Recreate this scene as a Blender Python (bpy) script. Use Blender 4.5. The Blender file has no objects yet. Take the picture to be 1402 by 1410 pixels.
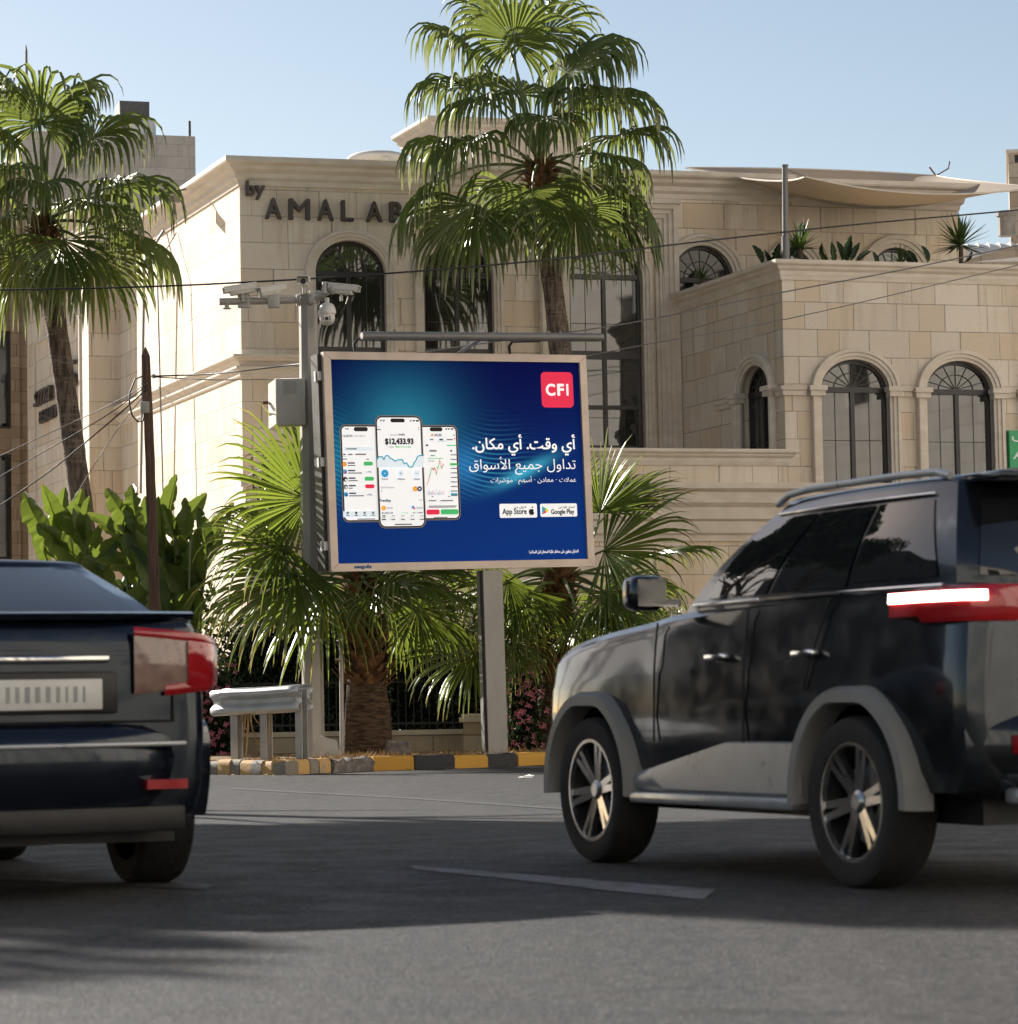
import bpy, bmesh, math, random
from mathutils import Vector, Matrix, noise as mnoise
R = math.radians
S = bpy.context.scene
COL = S.collection
V = Vector

# ------------------------------------------------------------------ camera
EYE = V((0.0, 0.0, 0.887))
FPX, CX, CY = 4000.0, 701.0, 705.0
PITCH, ROLL = R(3.72), R(-1.0)
cam_d = bpy.data.cameras.new('camera')
cam = bpy.data.objects.new('camera', cam_d)
COL.objects.link(cam)
S.camera = cam
cam_d.sensor_fit = 'HORIZONTAL'
cam_d.sensor_width = 36.0
cam_d.lens = FPX / 1402.0 * 36.0
cam_d.clip_start, cam_d.clip_end = 0.2, 3000.0
CAMR = Matrix.Rotation(math.pi / 2 + PITCH, 3, 'X') @ Matrix.Rotation(ROLL, 3, 'Z')
cam.matrix_world = Matrix.Translation(EYE) @ CAMR.to_4x4()
cam_d.dof.use_dof = True
cam_d.dof.focus_distance = 42.0
cam_d.dof.aperture_fstop = 5.6

# ------------------------------------------------------------------ sky, sun, exposure
SUN_AZ, SUN_EL = R(134.0), R(26.0)      # azimuth counted from +X towards +Y
world = bpy.data.worlds.new('World')
S.world = world
world.use_nodes = True
wn = world.node_tree
sky = wn.nodes.new('ShaderNodeTexSky')
sky.sky_type = 'NISHITA'
sky.sun_disc = False
sky.sun_elevation = SUN_EL
sky.sun_rotation = math.pi / 2 - SUN_AZ
sky.altitude = 900.0
sky.air_density = 1.0
sky.dust_density = 0.9
sky.ozone_density = 1.0
tint = wn.nodes.new('ShaderNodeMix'); tint.data_type = 'RGBA'; tint.blend_type = 'MULTIPLY'; tint.inputs[0].default_value = 1.0
tint.inputs[7].default_value = (1.0, 0.88, 0.77, 1.0)      # warm white balance
wn.links.new(sky.outputs[0], tint.inputs[6])
wn.links.new(tint.outputs[2], wn.nodes['Background'].inputs[0])
wn.nodes['Background'].inputs[1].default_value = 0.051
sun_d = bpy.data.lights.new('sun', 'SUN')
sun_d.energy = 3.4
sun_d.angle = R(0.55)
sun_d.color = (1.0, 0.94, 0.86)
sun = bpy.data.objects.new('sun', sun_d)
COL.objects.link(sun)
SUNV = V((math.cos(SUN_AZ) * math.cos(SUN_EL), math.sin(SUN_AZ) * math.cos(SUN_EL), math.sin(SUN_EL)))
sun.rotation_euler = SUNV.to_track_quat('Z', 'Y').to_euler()
S.view_settings.view_transform = 'Standard'
S.view_settings.look = 'None'
S.view_settings.exposure = 1.66
S.view_settings.gamma = 1.0

# ------------------------------------------------------------------ where a ray through the lens lands
def ray(px, py):
    return CAMR @ V(((px - CX) / FPX, -(py - CY) / FPX, -1.0))
def P(px, py, Y):
    d = ray(px, py)
    return EYE + d * (Y / d.y)
def G(px, py, z=0.0):
    d = ray(px, py)
    return EYE + d * ((z - EYE.z) / d.z)

class Frame:
    """An upright plane: u along d, w outwards along n, z up."""
    def __init__(s, o, d, n=None):
        s.o = V((o[0], o[1], 0)); s.d = V((d[0], d[1], 0)).normalized()
        s.n = V((s.d.y, -s.d.x, 0)) if n is None else V((n[0], n[1], 0)).normalized()
    def w(s, u, w, z):
        return s.o + s.d * u + s.n * w + V((0, 0, z))
    def hit(s, px, py, w=0.0):
        d = ray(px, py); o = s.o + s.n * w
        t = (o - EYE).dot(s.n) / d.dot(s.n)
        p = EYE + d * t
        return (p - s.o).dot(s.d), p.z
    def shifted(s, w):
        return Frame(s.o + s.n * w, s.d, s.n)

# ------------------------------------------------------------------ mesh building
ORIG = {}
class MB:
    def __init__(s):
        s.v = []; s.f = []; s.m = []; s.uv = None
    def add(s, vs, fs, mi=0):
        b = len(s.v)
        s.v.extend([tuple(p) for p in vs])
        for f in fs:
            s.f.append([i + b for i in f]); s.m.append(mi)
    def hexa(s, p, mi=0):
        s.add(p, [(0, 3, 2, 1), (4, 5, 6, 7), (0, 1, 5, 4), (1, 2, 6, 5), (2, 3, 7, 6), (3, 0, 4, 7)], mi)
    def box(s, a, b, mi=0, M=None):
        x0, y0, z0 = a; x1, y1, z1 = b
        p = [V(q) for q in ((x0, y0, z0), (x1, y0, z0), (x1, y1, z0), (x0, y1, z0), (x0, y0, z1), (x1, y0, z1), (x1, y1, z1), (x0, y1, z1))]
        if M is not None: p = [M @ q for q in p]
        s.hexa(p, mi)
    def fbox(s, F, u0, u1, w0, w1, z0, z1, mi=0):
        s.hexa([F.w(*q) for q in ((u0, w1, z0), (u1, w1, z0), (u1, w0, z0), (u0, w0, z0), (u0, w1, z1), (u1, w1, z1), (u1, w0, z1), (u0, w0, z1))], mi)
    def rbox(s, a, b, r=0.02, mi=0, M=None):
        """box with chamfered edges"""
        bm = bmesh.new()
        bmesh.ops.create_cube(bm, size=1.0)
        c = [(a[i] + b[i]) / 2 for i in range(3)]; d = [abs(b[i] - a[i]) for i in range(3)]
        for v in bm.verts:
            v.co = V((c[0] + v.co.x * d[0], c[1] + v.co.y * d[1], c[2] + v.co.z * d[2]))
        r = min(r, min(d) * 0.45)
        bmesh.ops.bevel(bm, geom=list(bm.edges), offset=r, segments=2, profile=0.5, affect='EDGES')
        s.bm(bm, mi, M)
    def bm(s, bm, mi=0, M=None):
        bm.verts.index_update()
        s.add([(M @ v.co if M is not None else v.co.copy()) for v in bm.verts], [[v.index for v in f.verts] for f in bm.faces], mi)
        bm.free()
    def tube(s, pts, rad, n=8, mi=0, caps=True, flat=1.0, up=None):
        pts = [V(p) for p in pts]
        if not hasattr(rad, '__len__'): rad = [rad] * len(pts)
        vs = []; prev = None
        for i, p in enumerate(pts):
            t = (pts[min(i + 1, len(pts) - 1)] - pts[max(i - 1, 0)])
            t = t.normalized() if t.length > 1e-9 else V((0, 0, 1))
            if prev is None:
                a = up if up is not None else (V((0, 0, 1)) if abs(t.z) < 0.9 else V((1, 0, 0)))
                x = (a - t * a.dot(t)).normalized()
            else:
                x = (prev - t * prev.dot(t)).normalized()
            prev = x; y = t.cross(x)
            for k in range(n):
                an = 2 * math.pi * k / n
                vs.append(p + x * (math.cos(an) * rad[i] * flat) + y * (math.sin(an) * rad[i]))
        fs = []
        for i in range(len(pts) - 1):
            for k in range(n):
                a = i * n + k; b = i * n + (k + 1) % n
                fs.append((a, b, b + n, a + n))
        if caps:
            fs.append(tuple(reversed(range(n)))); fs.append(tuple(range((len(pts) - 1) * n, len(pts) * n)))
        s.add(vs, fs, mi)
    def lathe(s, prof, n=24, M=None, mi=0, a0=0.0, a1=2 * math.pi):
        """prof: (radius, height) about local z"""
        full = abs(a1 - a0 - 2 * math.pi) < 1e-6
        m = n if full else n + 1
        vs = []
        for k in range(m):
            an = a0 + (a1 - a0) * k / n
            for r, h in prof:
                q = V((r * math.cos(an), r * math.sin(an), h))
                vs.append(M @ q if M is not None else q)
        L = len(prof); fs = []
        for k in range(n):
            b = ((k + 1) % m) * L; a = k * L
            for j in range(L - 1):
                fs.append((a + j, b + j, b + j + 1, a + j + 1))
        s.add(vs, fs, mi)
    def grid(s, rows, mi=0, closed=False):
        n = len(rows[0]); vs = [p for r in rows for p in r]; fs = []
        for i in range(len(rows) - 1):
            for j in range(n if closed else n - 1):
                a = i * n + j; b = i * n + (j + 1) % n
                fs.append((a, b, b + n, a + n))
        s.add(vs, fs, mi)
    def prism(s, pts, off, mi=0):
        """pts: flat ring of points, off: thickness vector"""
        n = len(pts); off = V(off)
        vs = [V(p) for p in pts] + [V(p) + off for p in pts]
        fs = [tuple(reversed(range(n))), tuple(range(n, 2 * n))]
        for i in range(n):
            j = (i + 1) % n
            fs.append((i, j, j + n, i + n))
        s.add(vs, fs, mi)
    def sphere(s, c, r, mi=0, sub=2, M=None, scale=(1, 1, 1)):
        bm = bmesh.new(); bmesh.ops.create_icosphere(bm, subdivisions=sub, radius=r)
        for v in bm.verts:
            v.co = V((v.co.x * scale[0] + c[0], v.co.y * scale[1] + c[1], v.co.z * scale[2] + c[2]))
        s.bm(bm, mi, M)
    def build(s, name, mats, parent=None, smooth=None, boxuv=False, fixn=True, label=None):
        me = bpy.data.meshes.new(name)
        o0 = ORIG.get(parent.name, V((0, 0, 0))) if parent is not None else V((0, 0, 0))
        me.from_pydata([(p[0] - o0.x, p[1] - o0.y, p[2] - o0.z) for p in s.v], [], s.f)
        if not isinstance(mats, (list, tuple)): mats = [mats]
        for m in mats: me.materials.append(m)
        if len(mats) > 1: me.polygons.foreach_set('material_index', s.m)
        me.update()
        if fixn:
            bm = bmesh.new(); bm.from_mesh(me)
            bmesh.ops.recalc_face_normals(bm, faces=bm.faces)
            bm.to_mesh(me); bm.free()
        if s.uv is not None:
            l = me.uv_layers.new(name='uv')
            fl = []
            for p in me.polygons:
                for vi in p.vertices: fl.extend(s.uv[vi])
            l.data.foreach_set('uv', fl)
        elif boxuv:
            l = me.uv_layers.new(name='uv'); fl = []
            for p in me.polygons:
                n = p.normal
                if abs(n.z) > 0.75:
                    for vi in p.vertices:
                        c = me.vertices[vi].co + o0; fl.extend((c.x, c.y))
                else:
                    t = V((-n.y, n.x, 0)).normalized()
                    for vi in p.vertices:
                        c = me.vertices[vi].co + o0; fl.extend((c.dot(t), c.z))
            l.data.foreach_set('uv', fl)
        if smooth is not None:
            me.polygons.foreach_set('use_smooth', [True] * len(me.polygons))
            if smooth < 179: me.set_sharp_from_angle(angle=R(smooth))
        o = bpy.data.objects.new(name, me)
        COL.objects.link(o)
        if parent is not None:
            o.parent = parent; ORIG[o.name] = o0
        if label: o['label'] = label
        return o

def thing(name, label, cat, loc=(0, 0, 0), group=None, local=False, rotz=0.0):
    o = bpy.data.objects.new(name, None)
    COL.objects.link(o)
    o.empty_display_size = 0.3
    o.location = loc; o.rotation_euler = (0, 0, rotz)
    ORIG[o.name] = V((0, 0, 0)) if local else V(loc)
    tag(o, label, cat, group)
    return o
def tag(o, label, cat, group=None):
    o['label'] = label; o['category'] = cat
    if group: o['group'] = group
    return o
def struct(o):
    o['kind'] = 'structure'; return o
def stuff(o):
    o['kind'] = 'stuff'; return o
def dup(root, loc, rotz, label, group=None):
    r = root.copy(); COL.objects.link(r); r.location = loc; r.rotation_euler = (0, 0, rotz)
    r['label'] = label
    if group: r['group'] = group
    for ch in list(root.children):
        c = ch.copy(); COL.objects.link(c); c.parent = r
        for g in ch.children:
            d = g.copy(); COL.objects.link(d); d.parent = c
    return r

def curve_mesh(splines, extrude, res=1):
    """filled flat curve (holes allowed) given thickness 2*extrude; returns verts, faces"""
    cu = bpy.data.curves.new('tmp', 'CURVE'); cu.dimensions = '2D'; cu.fill_mode = 'BOTH'; cu.extrude = extrude
    for pts in splines:
        sp = cu.splines.new('POLY'); sp.points.add(len(pts) - 1)
        for q, p in zip(sp.points, pts): q.co = (p[0], p[1], 0, 1)
        sp.use_cyclic_u = True
    return eval_curve(cu)
def eval_curve(cu):
    ob = bpy.data.objects.new('tmp', cu); COL.objects.link(ob)
    dg = bpy.context.evaluated_depsgraph_get(); dg.update()
    me = bpy.data.meshes.new_from_object(ob.evaluated_get(dg))
    vs = [v.co.copy() for v in me.vertices]; fs = [list(p.vertices) for p in me.polygons]
    bpy.data.objects.remove(ob); bpy.data.curves.remove(cu); bpy.data.meshes.remove(me)
    return vs, fs
def text_mesh(body, extrude=0.0, shear=0.0, spacing=1.0, offset=0.0):
    cu = bpy.data.curves.new('tmp', 'FONT'); cu.body = body; cu.size = 1.0; cu.extrude = extrude; cu.shear = shear
    cu.space_character = spacing; cu.resolution_u = 4; cu.offset = offset
    return eval_curve(cu)
FORMS = {'ا': 'ﺍﺎ', 'أ': 'ﺃﺄ', 'ي': 'ﻱﻲﻳﻴ', 'و': 'ﻭﻮ', 'ق': 'ﻕﻖﻗﻘ', 'ت': 'ﺕﺖﺗﺘ', 'م': 'ﻡﻢﻣﻤ', 'ك': 'ﻙﻚﻛﻜ', 'ن': 'ﻥﻦﻧﻨ', 'د': 'ﺩﺪ', 'ل': 'ﻝﻞﻟﻠ', 'ج': 'ﺝﺞﺟﺠ', 'ع': 'ﻉﻊﻋﻌ', 'س': 'ﺱﺲﺳﺴ', 'ه': 'ﻩﻪﻫﻬ', 'ر': 'ﺭﺮ', 'ؤ': 'ﺅﺆ', 'ش': 'ﺵﺶﺷﺸ', 'ز': 'ﺯﺰ', 'ح': 'ﺡﺢﺣﺤ', 'ص': 'ﺹﺺﺻﺼ', 'ب': 'ﺏﺐﺑﺒ', 'ط': 'ﻁﻂﻃﻄ', 'ى': 'ﻯﻰ', 'خ': 'ﺥﺦﺧﺨ', 'ة': 'ﺓﺔ', 'ف': 'ﻑﻒﻓﻔ'}
def arabic(s):
    out = []; i = 0
    while i < len(s):
        ch = s[i]
        if ch not in FORMS:
            out.append(ch); i += 1; continue
        f = FORMS[ch]
        pj = i > 0 and s[i - 1] in FORMS and len(FORMS[s[i - 1]]) == 4
        if ch == 'ل' and i + 1 < len(s) and s[i + 1] in 'اأ':
            out.append({'ا': 'ﻻﻼ', 'أ': 'ﻷﻸ'}[s[i + 1]][1 if pj else 0]); i += 2; continue
        nj = i + 1 < len(s) and s[i + 1] in FORMS and len(f) == 4
        out.append(f[1 if pj and not nj else 2 if nj and not pj else 3 if nj and pj else 0]); i += 1
    return ''.join(reversed(out))

# ------------------------------------------------------------------ materials
def nodes_of(name):
    m = bpy.data.materials.new(name); m.use_nodes = True
    nt = m.node_tree
    return m, nt, nt.nodes['Principled BSDF']
class NB:
    """short-hand for building node trees"""
    def __init__(s, nt): s.nt = nt
    def n(s, t, **k):
        x = s.nt.nodes.new(t)
        for a, b in k.items(): setattr(x, a, b)
        return x
    def put(s, sock, v):
        if hasattr(v, 'links') or isinstance(v, bpy.types.NodeSocket): s.nt.links.new(v, sock)
        else: sock.default_value = v
    def m(s, op, a, b=0.0, c=None, clamp=False):
        x = s.n('ShaderNodeMath', operation=op, use_clamp=clamp)
        s.put(x.inputs[0], a); s.put(x.inputs[1], b)
        if c is not None: s.put(x.inputs[2], c)
        return x.outputs[0]
    def mix(s, f, a, b, t='MIX'):
        x = s.n('ShaderNodeMix', data_type='RGBA', blend_type=t)
        s.put(x.inputs[0], f)
        s.put(x.inputs[6], a if not isinstance(a, tuple) else (*a[:3], 1)); s.put(x.inputs[7], b if not isinstance(b, tuple) else (*b[:3], 1))
        return x.outputs[2]
    def noise(s, vec, scale, detail=3.0, rough=0.55):
        x = s.n('ShaderNodeTexNoise'); s.put(x.inputs['Vector'], vec)
        x.inputs['Scale'].default_value = scale; x.inputs['Detail'].default_value = detail; x.inputs['Roughness'].default_value = rough
        return x.outputs[0]
    def ramp(s, f, lo, hi, a=0.0, b=1.0):
        x = s.n('ShaderNodeMapRange', interpolation_type='SMOOTHSTEP'); s.put(x.inputs[0], f)
        x.inputs[1].default_value = lo; x.inputs[2].default_value = hi; x.inputs[3].default_value = a; x.inputs[4].default_value = b
        return x.outputs[0]
    def white(s, vec):
        x = s.n('ShaderNodeTexWhiteNoise', noise_dimensions='3D'); s.put(x.inputs['Vector'], vec)
        return x.outputs[0]
    def xyz(s, a, b, c):
        x = s.n('ShaderNodeCombineXYZ'); s.put(x.inputs[0], a); s.put(x.inputs[1], b); s.put(x.inputs[2], c)
        return x.outputs[0]
    def sep(s, v):
        x = s.n('ShaderNodeSeparateXYZ'); s.put(x.inputs[0], v); return x.outputs
    def bump(s, h, strength, dist=0.02):
        x = s.n('ShaderNodeBump'); s.put(x.inputs['Height'], h); x.inputs['Strength'].default_value = strength; x.inputs['Distance'].default_value = dist
        return x.outputs[0]
    def obj(s): return s.n('ShaderNodeTexCoord').outputs['Object']
    def uvc(s): return s.n('ShaderNodeTexCoord').outputs['UV']
def mat(name, col, rough=0.6, metal=0.0, var=0.15, scale=6.0, bump=0.0, bscale=60.0, coat=0.0, spec=0.5, stretch=None, emit=None, col2=None):
    m, nt, b = nodes_of(name); q = NB(nt)
    vec = q.obj()
    if stretch:
        mp = q.n('ShaderNodeMapping'); nt.links.new(vec, mp.inputs[0]); mp.inputs['Scale'].default_value = stretch; vec = mp.outputs[0]
    nz = q.noise(vec, scale, 5.0)
    f = q.ramp(nz, 0.3, 0.7)
    c2 = col2 if col2 else tuple(min(1, c * (1 + var)) for c in col)
    c1 = col if col2 else tuple(c * (1 - var) for c in col)
    q.put(b.inputs['Base Color'], q.mix(f, c1, c2))
    b.inputs['Roughness'].default_value = rough; b.inputs['Metallic'].default_value = metal
    q.put(b.inputs['Roughness'], q.ramp(nz, 0.2, 0.8, max(0.02, rough - 0.08), min(1, rough + 0.1)))
    b.inputs['Specular IOR Level'].default_value = spec
    b.inputs['Coat Weight'].default_value = coat; b.inputs['Coat Roughness'].default_value = 0.05
    if bump: q.put(b.inputs['Normal'], q.bump(q.noise(vec, bscale, 4.0), bump))
    if emit:
        b.inputs['Emission Color'].default_value = (*emit[0], 1); b.inputs['Emission Strength'].default_value = emit[1]
    return m

def stone_blocks(name, base, warm, pale, h=0.52, w=0.72, joint=0.011, seed=0.0, warmth=0.35):
    m, nt, b = nodes_of(name); q = NB(nt)
    s = q.sep(q.uvc()); u, v = s[0], s[1]
    vr = q.m('DIVIDE', v, h); row = q.m('FLOOR', vr); fz = q.m('FRACT', vr)
    rr = q.white(q.xyz(row, seed, 3.1))
    x = q.m('ADD', q.m('DIVIDE', u, w), q.m('MULTIPLY', rr, 9.7))
    x = q.m('ADD', x, q.m('MULTIPLY', q.m('SINE', q.m('ADD', q.m('MULTIPLY', x, 2.1), q.m('MULTIPLY', rr, 30.0))), 0.22))
    cell = q.m('FLOOR', x); fx = q.m('FRACT', x)
    dx = q.m('MULTIPLY', q.m('MINIMUM', fx, q.m('SUBTRACT', 1.0, fx)), w)
    dz = q.m('MULTIPLY', q.m('MINIMUM', fz, q.m('SUBTRACT', 1.0, fz)), h)
    d = q.m('MINIMUM', dx, dz)
    j = q.ramp(d, joint * 0.45, joint, 1.0, 0.0)
    jv = q.m('MULTIPLY', j, q.ramp(q.noise(q.uvc(), 1.7, 2.0), 0.3, 0.6, 0.45, 1.0))
    idv = q.xyz(cell, row, seed)
    r1 = q.white(idv); r2 = q.white(q.xyz(row, cell, seed + 5.0)); r3 = q.white(q.xyz(cell, seed + 9.0, row))
    off = q.m('MULTIPLY', r1, 50.0)
    streak = q.noise(q.xyz(q.m('ADD', q.m('MULTIPLY', u, 9.0), off), q.m('MULTIPLY', v, 0.5), r2), 1.0, 4.0, 0.6)
    cloud = q.noise(q.xyz(q.m('ADD', u, off), v, r2), 1.6, 4.0, 0.6)
    fine = q.noise(q.uvc(), 22.0, 4.0, 0.65)
    c = q.mix(q.ramp(r1, 0.15, 0.95), base, pale)
    c = q.mix(q.m('MULTIPLY', q.ramp(r2, 1 - warmth, 1.0), 0.75), c, warm)
    c = q.mix(q.m('MULTIPLY', q.ramp(cloud, 0.48, 0.72), q.m('MULTIPLY', r3, 0.85)), c, warm)
    has = q.ramp(r3, 0.55, 0.62)
    c = q.mix(q.m('MULTIPLY', q.m('MULTIPLY', q.ramp(streak, 0.45, 0.65), has), 0.42), c, tuple(x * 0.66 for x in base))
    c = q.mix(0.22, c, q.mix(fine, tuple(x * 0.55 for x in base), tuple(min(1, x * 1.35) for x in pale)))
    # weathering that runs down over several courses
    drip = q.noise(q.xyz(q.m('MULTIPLY', u, 3.3), q.m('MULTIPLY', v, 0.22), seed), 1.0, 5.0, 0.65)
    c = q.mix(q.ramp(drip, 0.47, 0.78, 0.0, 0.55), c, tuple(x * 0.6 for x in warm))
    c = q.mix(q.m('MULTIPLY', jv, 0.72), c, tuple(x * 0.28 for x in base))
    q.put(b.inputs['Base Color'], c)
    b.inputs['Roughness'].default_value = 0.72; b.inputs['Specular IOR Level'].default_value = 0.35
    hgt = q.m('SUBTRACT', q.m('MULTIPLY', fine, 0.25), j)
    hgt = q.m('ADD', hgt, q.m('MULTIPLY', r1, 0.35))
    q.put(b.inputs['Normal'], q.bump(hgt, 0.45, 0.012))
    return m
M = {}
ST, SW, SP = (0.62, 0.535, 0.435), (0.60, 0.455, 0.30), (0.71, 0.63, 0.53)
M['stone'] = stone_blocks('stone_blocks', (0.69, 0.58, 0.455), (0.67, 0.49, 0.31), (0.77, 0.67, 0.545), 0.52, 0.70)
M['stone_wing'] = stone_blocks('stone_blocks_wing', ST, SW, SP, 0.515, 0.62, seed=4.0, warmth=0.5)
M['stone_pale'] = stone_blocks('stone_pale', (0.82, 0.75, 0.65), (0.80, 0.71, 0.59), (0.86, 0.80, 0.71), 0.45, 0.9, seed=21.0)  # kept very pale so the unseen blocks bounce more light
M['slate_wall'] = mat('dark_grey_render', (0.085, 0.09, 0.10), 0.8, var=.15, scale=1.5)  # dark so the added left block mirrors dark in the car paint
M['stone_old'] = stone_blocks('stone_old', (0.34, 0.245, 0.155), (0.27, 0.17, 0.09), (0.43, 0.32, 0.21), 0.3, 0.5, seed=8.0)
M['stone_grey'] = stone_blocks('stone_grey', (0.50, 0.455, 0.405), (0.46, 0.40, 0.34), (0.55, 0.505, 0.455), 0.36, 0.9, joint=0.007, seed=11.0, warmth=0.15)
M['stone_low'] = stone_blocks('stone_low', (0.45, 0.37, 0.28), (0.36, 0.26, 0.17), (0.52, 0.44, 0.34), 0.40, 0.85, joint=0.014, seed=14.0)
M['trim'] = mat('trim_stone', (0.60, 0.52, 0.425), 0.7, var=0.1, scale=2.5, bump=0.15, bscale=40, stretch=(1, 1, 2.2), col2=(0.70, 0.62, 0.525))
M['bronze'] = mat('window_bronze', (0.022, 0.020, 0.022), 0.35, var=0.2)
M['letters'] = mat('letter_metal', (0.075, 0.062, 0.056), 0.5, metal=0.3, var=0.15)
M['leadmetal'] = mat('glazing_bar', (0.10, 0.095, 0.09), 0.4, var=0.1)
def glass(name, tint, ior=2.1, rough=0.03):
    m, nt, b = nodes_of(name); q = NB(nt)
    nz = q.noise(q.obj(), 0.8, 2.0)
    q.put(b.inputs['Base Color'], q.mix(nz, tint, tuple(t * 1.6 for t in tint)))
    b.inputs['Roughness'].default_value = rough; b.inputs['IOR'].default_value = ior
    q.put(b.inputs['Normal'], q.bump(q.noise(q.obj(), 0.9, 1.5), 0.05, 0.04))
    return m
M['pane'] = glass('window_glass', (0.016, 0.0155, 0.015), 2.05)
M['pane_dark'] = glass('window_glass_dark', (0.01, 0.01, 0.011), 1.6)
M['asphalt'] = None
def asphalt():
    m, nt, b = nodes_of('asphalt'); q = NB(nt)
    o = q.obj()
    big = q.noise(o, 0.22, 4.0, 0.6); mid = q.noise(o, 2.3, 4.0, 0.6)
    vo = q.n('ShaderNodeTexVoronoi'); vo.inputs['Scale'].default_value = 95.0; q.put(vo.inputs['Vector'], o)
    agg = q.sep(vo.outputs['Color'])[0]
    mp = q.n('ShaderNodeMapping'); nt.links.new(o, mp.inputs[0]); mp.inputs['Rotation'].default_value = (0, 0, R(-22)); mp.inputs['Scale'].default_value = (1.1, 0.05, 1)
    wear = q.noise(mp.outputs[0], 1.3, 3.0)
    c = q.mix(big, (0.0162, 0.0168, 0.0192), (0.0262, 0.0268, 0.0285))
    c = q.mix(q.ramp(wear, 0.45, 0.65, 0, 0.6), c, (0.047, 0.046, 0.045))
    c = q.mix(q.ramp(mid, 0.5, 0.75, 0, 0.45), c, (0.016, 0.016, 0.017))
    c = q.mix(q.ramp(agg, 0.80, 0.95, 0, 0.75), c, (0.15, 0.14, 0.125))
    c = q.mix(q.ramp(agg, 0.0, 0.25, 0.6, 0.0), c, (0.02, 0.02, 0.021))
    # tyre-polished lanes, oil drips, hairline cracks, repaired patches
    mp2 = q.n('ShaderNodeMapping'); nt.links.new(o, mp2.inputs[0]); mp2.inputs['Rotation'].default_value = (0, 0, R(-24)); mp2.inputs['Scale'].default_value = (0.55, 0.03, 1)
    c = q.mix(q.ramp(q.noise(mp2.outputs[0], 2.2, 4.0), 0.5, 0.7, 0, 0.45), c, (0.014, 0.014, 0.015))
    wob = q.n('ShaderNodeVectorMath', operation='ADD'); nt.links.new(o, wob.inputs[0])
    nz3 = q.n('ShaderNodeTexNoise'); nt.links.new(o, nz3.inputs['Vector']); nz3.inputs['Scale'].default_value = 1.1; nz3.inputs['Detail'].default_value = 4
    sc3 = q.n('ShaderNodeVectorMath', operation='SCALE'); nt.links.new(nz3.outputs['Color'], sc3.inputs[0]); sc3.inputs['Scale'].default_value = 1.4; nt.links.new(sc3.outputs[0], wob.inputs[1])
    cr = q.n('ShaderNodeTexVoronoi', feature='DISTANCE_TO_EDGE'); nt.links.new(wob.outputs[0], cr.inputs['Vector']); cr.inputs['Scale'].default_value = 0.33
    ck = q.m('MULTIPLY', q.ramp(cr.outputs['Distance'], 0.004, 0.013, 1.0, 0.0), q.ramp(q.noise(o, 0.35, 2.0), 0.44, 0.54))
    c = q.mix(q.m('MULTIPLY', ck, 0.8), c, (0.008, 0.008, 0.008))
    pv = q.n('ShaderNodeTexVoronoi'); nt.links.new(o, pv.inputs['Vector']); pv.inputs['Scale'].default_value = 0.16; pv.distance = 'CHEBYCHEV'
    c = q.mix(q.ramp(q.sep(pv.outputs['Color'])[1], 0.66, 0.68, 0, 0.5), c, (0.044, 0.043, 0.042))
    spot = q.noise(o, 1.7, 3.0)
    c = q.mix(q.ramp(spot, 0.66, 0.74, 0, 0.5), c, (0.012, 0.012, 0.012))
    v2 = q.n('ShaderNodeTexVoronoi'); v2.inputs['Scale'].default_value = 38.0; q.put(v2.inputs['Vector'], o)
    a2 = q.sep(v2.outputs['Color'])[0]
    c = q.mix(q.ramp(a2, 0.70, 0.95, 0, 0.55), c, (0.085, 0.083, 0.080))
    c = q.mix(q.ramp(a2, 0.0, 0.3, 0.55, 0.0), c, (0.010, 0.010, 0.011))
    g2 = q.noise(o, 70.0, 3.0, 0.7)
    c = q.mix(q.ramp(g2, 0.52, 0.75, 0, 0.6), c, (0.085, 0.082, 0.077))
    q.put(b.inputs['Base Color'], c)
    q.put(b.inputs['Roughness'], q.ramp(mid, 0.3, 0.7, 0.6, 0.85)); b.inputs['Specular IOR Level'].default_value = 0.3
    h = q.m('ADD', q.m('MULTIPLY', vo.outputs['Distance'], 1.0), q.m('MULTIPLY', mid, 0.6))
    q.put(b.inputs['Normal'], q.bump(h, 0.55, 0.012))
    return m
M['asphalt'] = asphalt()
M['soil'] = mat('dry_soil', (0.20, 0.135, 0.08), 0.95, scale=9, bump=0.6, bscale=35, col2=(0.33, 0.24, 0.15), spec=0.1)
M['garden'] = mat('pale_bounce_ground', (0.42, 0.36, 0.29), 0.9, scale=2, bump=0.3, bscale=25, col2=(0.54, 0.47, 0.38), spec=0.1)  # garden soil turned pale to bounce skylight onto the villa front
M['straw'] = mat('dry_straw', (0.34, 0.22, 0.10), 0.85, scale=8, var=0.3, spec=0.15)
def worn_paint(name, col, base, amount=0.5):
    m, nt, b = nodes_of(name); q = NB(nt); o = q.obj()
    n1 = q.noise(o, 5.0, 6.0, 0.7); n2 = q.noise(o, 34.0, 4.0, 0.7)
    f = q.ramp(q.m('ADD', q.m('MULTIPLY', n1, 0.7), q.m('MULTIPLY', n2, 0.45)), amount, amount + 0.12)
    c = q.mix(n2, tuple(x * 0.8 for x in col), col)
    c = q.mix(f, c, base)
    q.put(b.inputs['Base Color'], c); b.inputs['Roughness'].default_value = 0.75
    q.put(b.inputs['Normal'], q.bump(n2, 0.4, 0.02))
    return m
M['k_yellow'] = worn_paint('kerb_yellow', (0.58, 0.30, 0.035), (0.25, 0.19, 0.12), 0.66)
M['k_black'] = worn_paint('kerb_black', (0.026, 0.026, 0.028), (0.13, 0.12, 0.10), 0.68)
M['k_grey'] = worn_paint('kerb_grey', (0.26, 0.225, 0.18), (0.20, 0.15, 0.10), 0.66)
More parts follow.
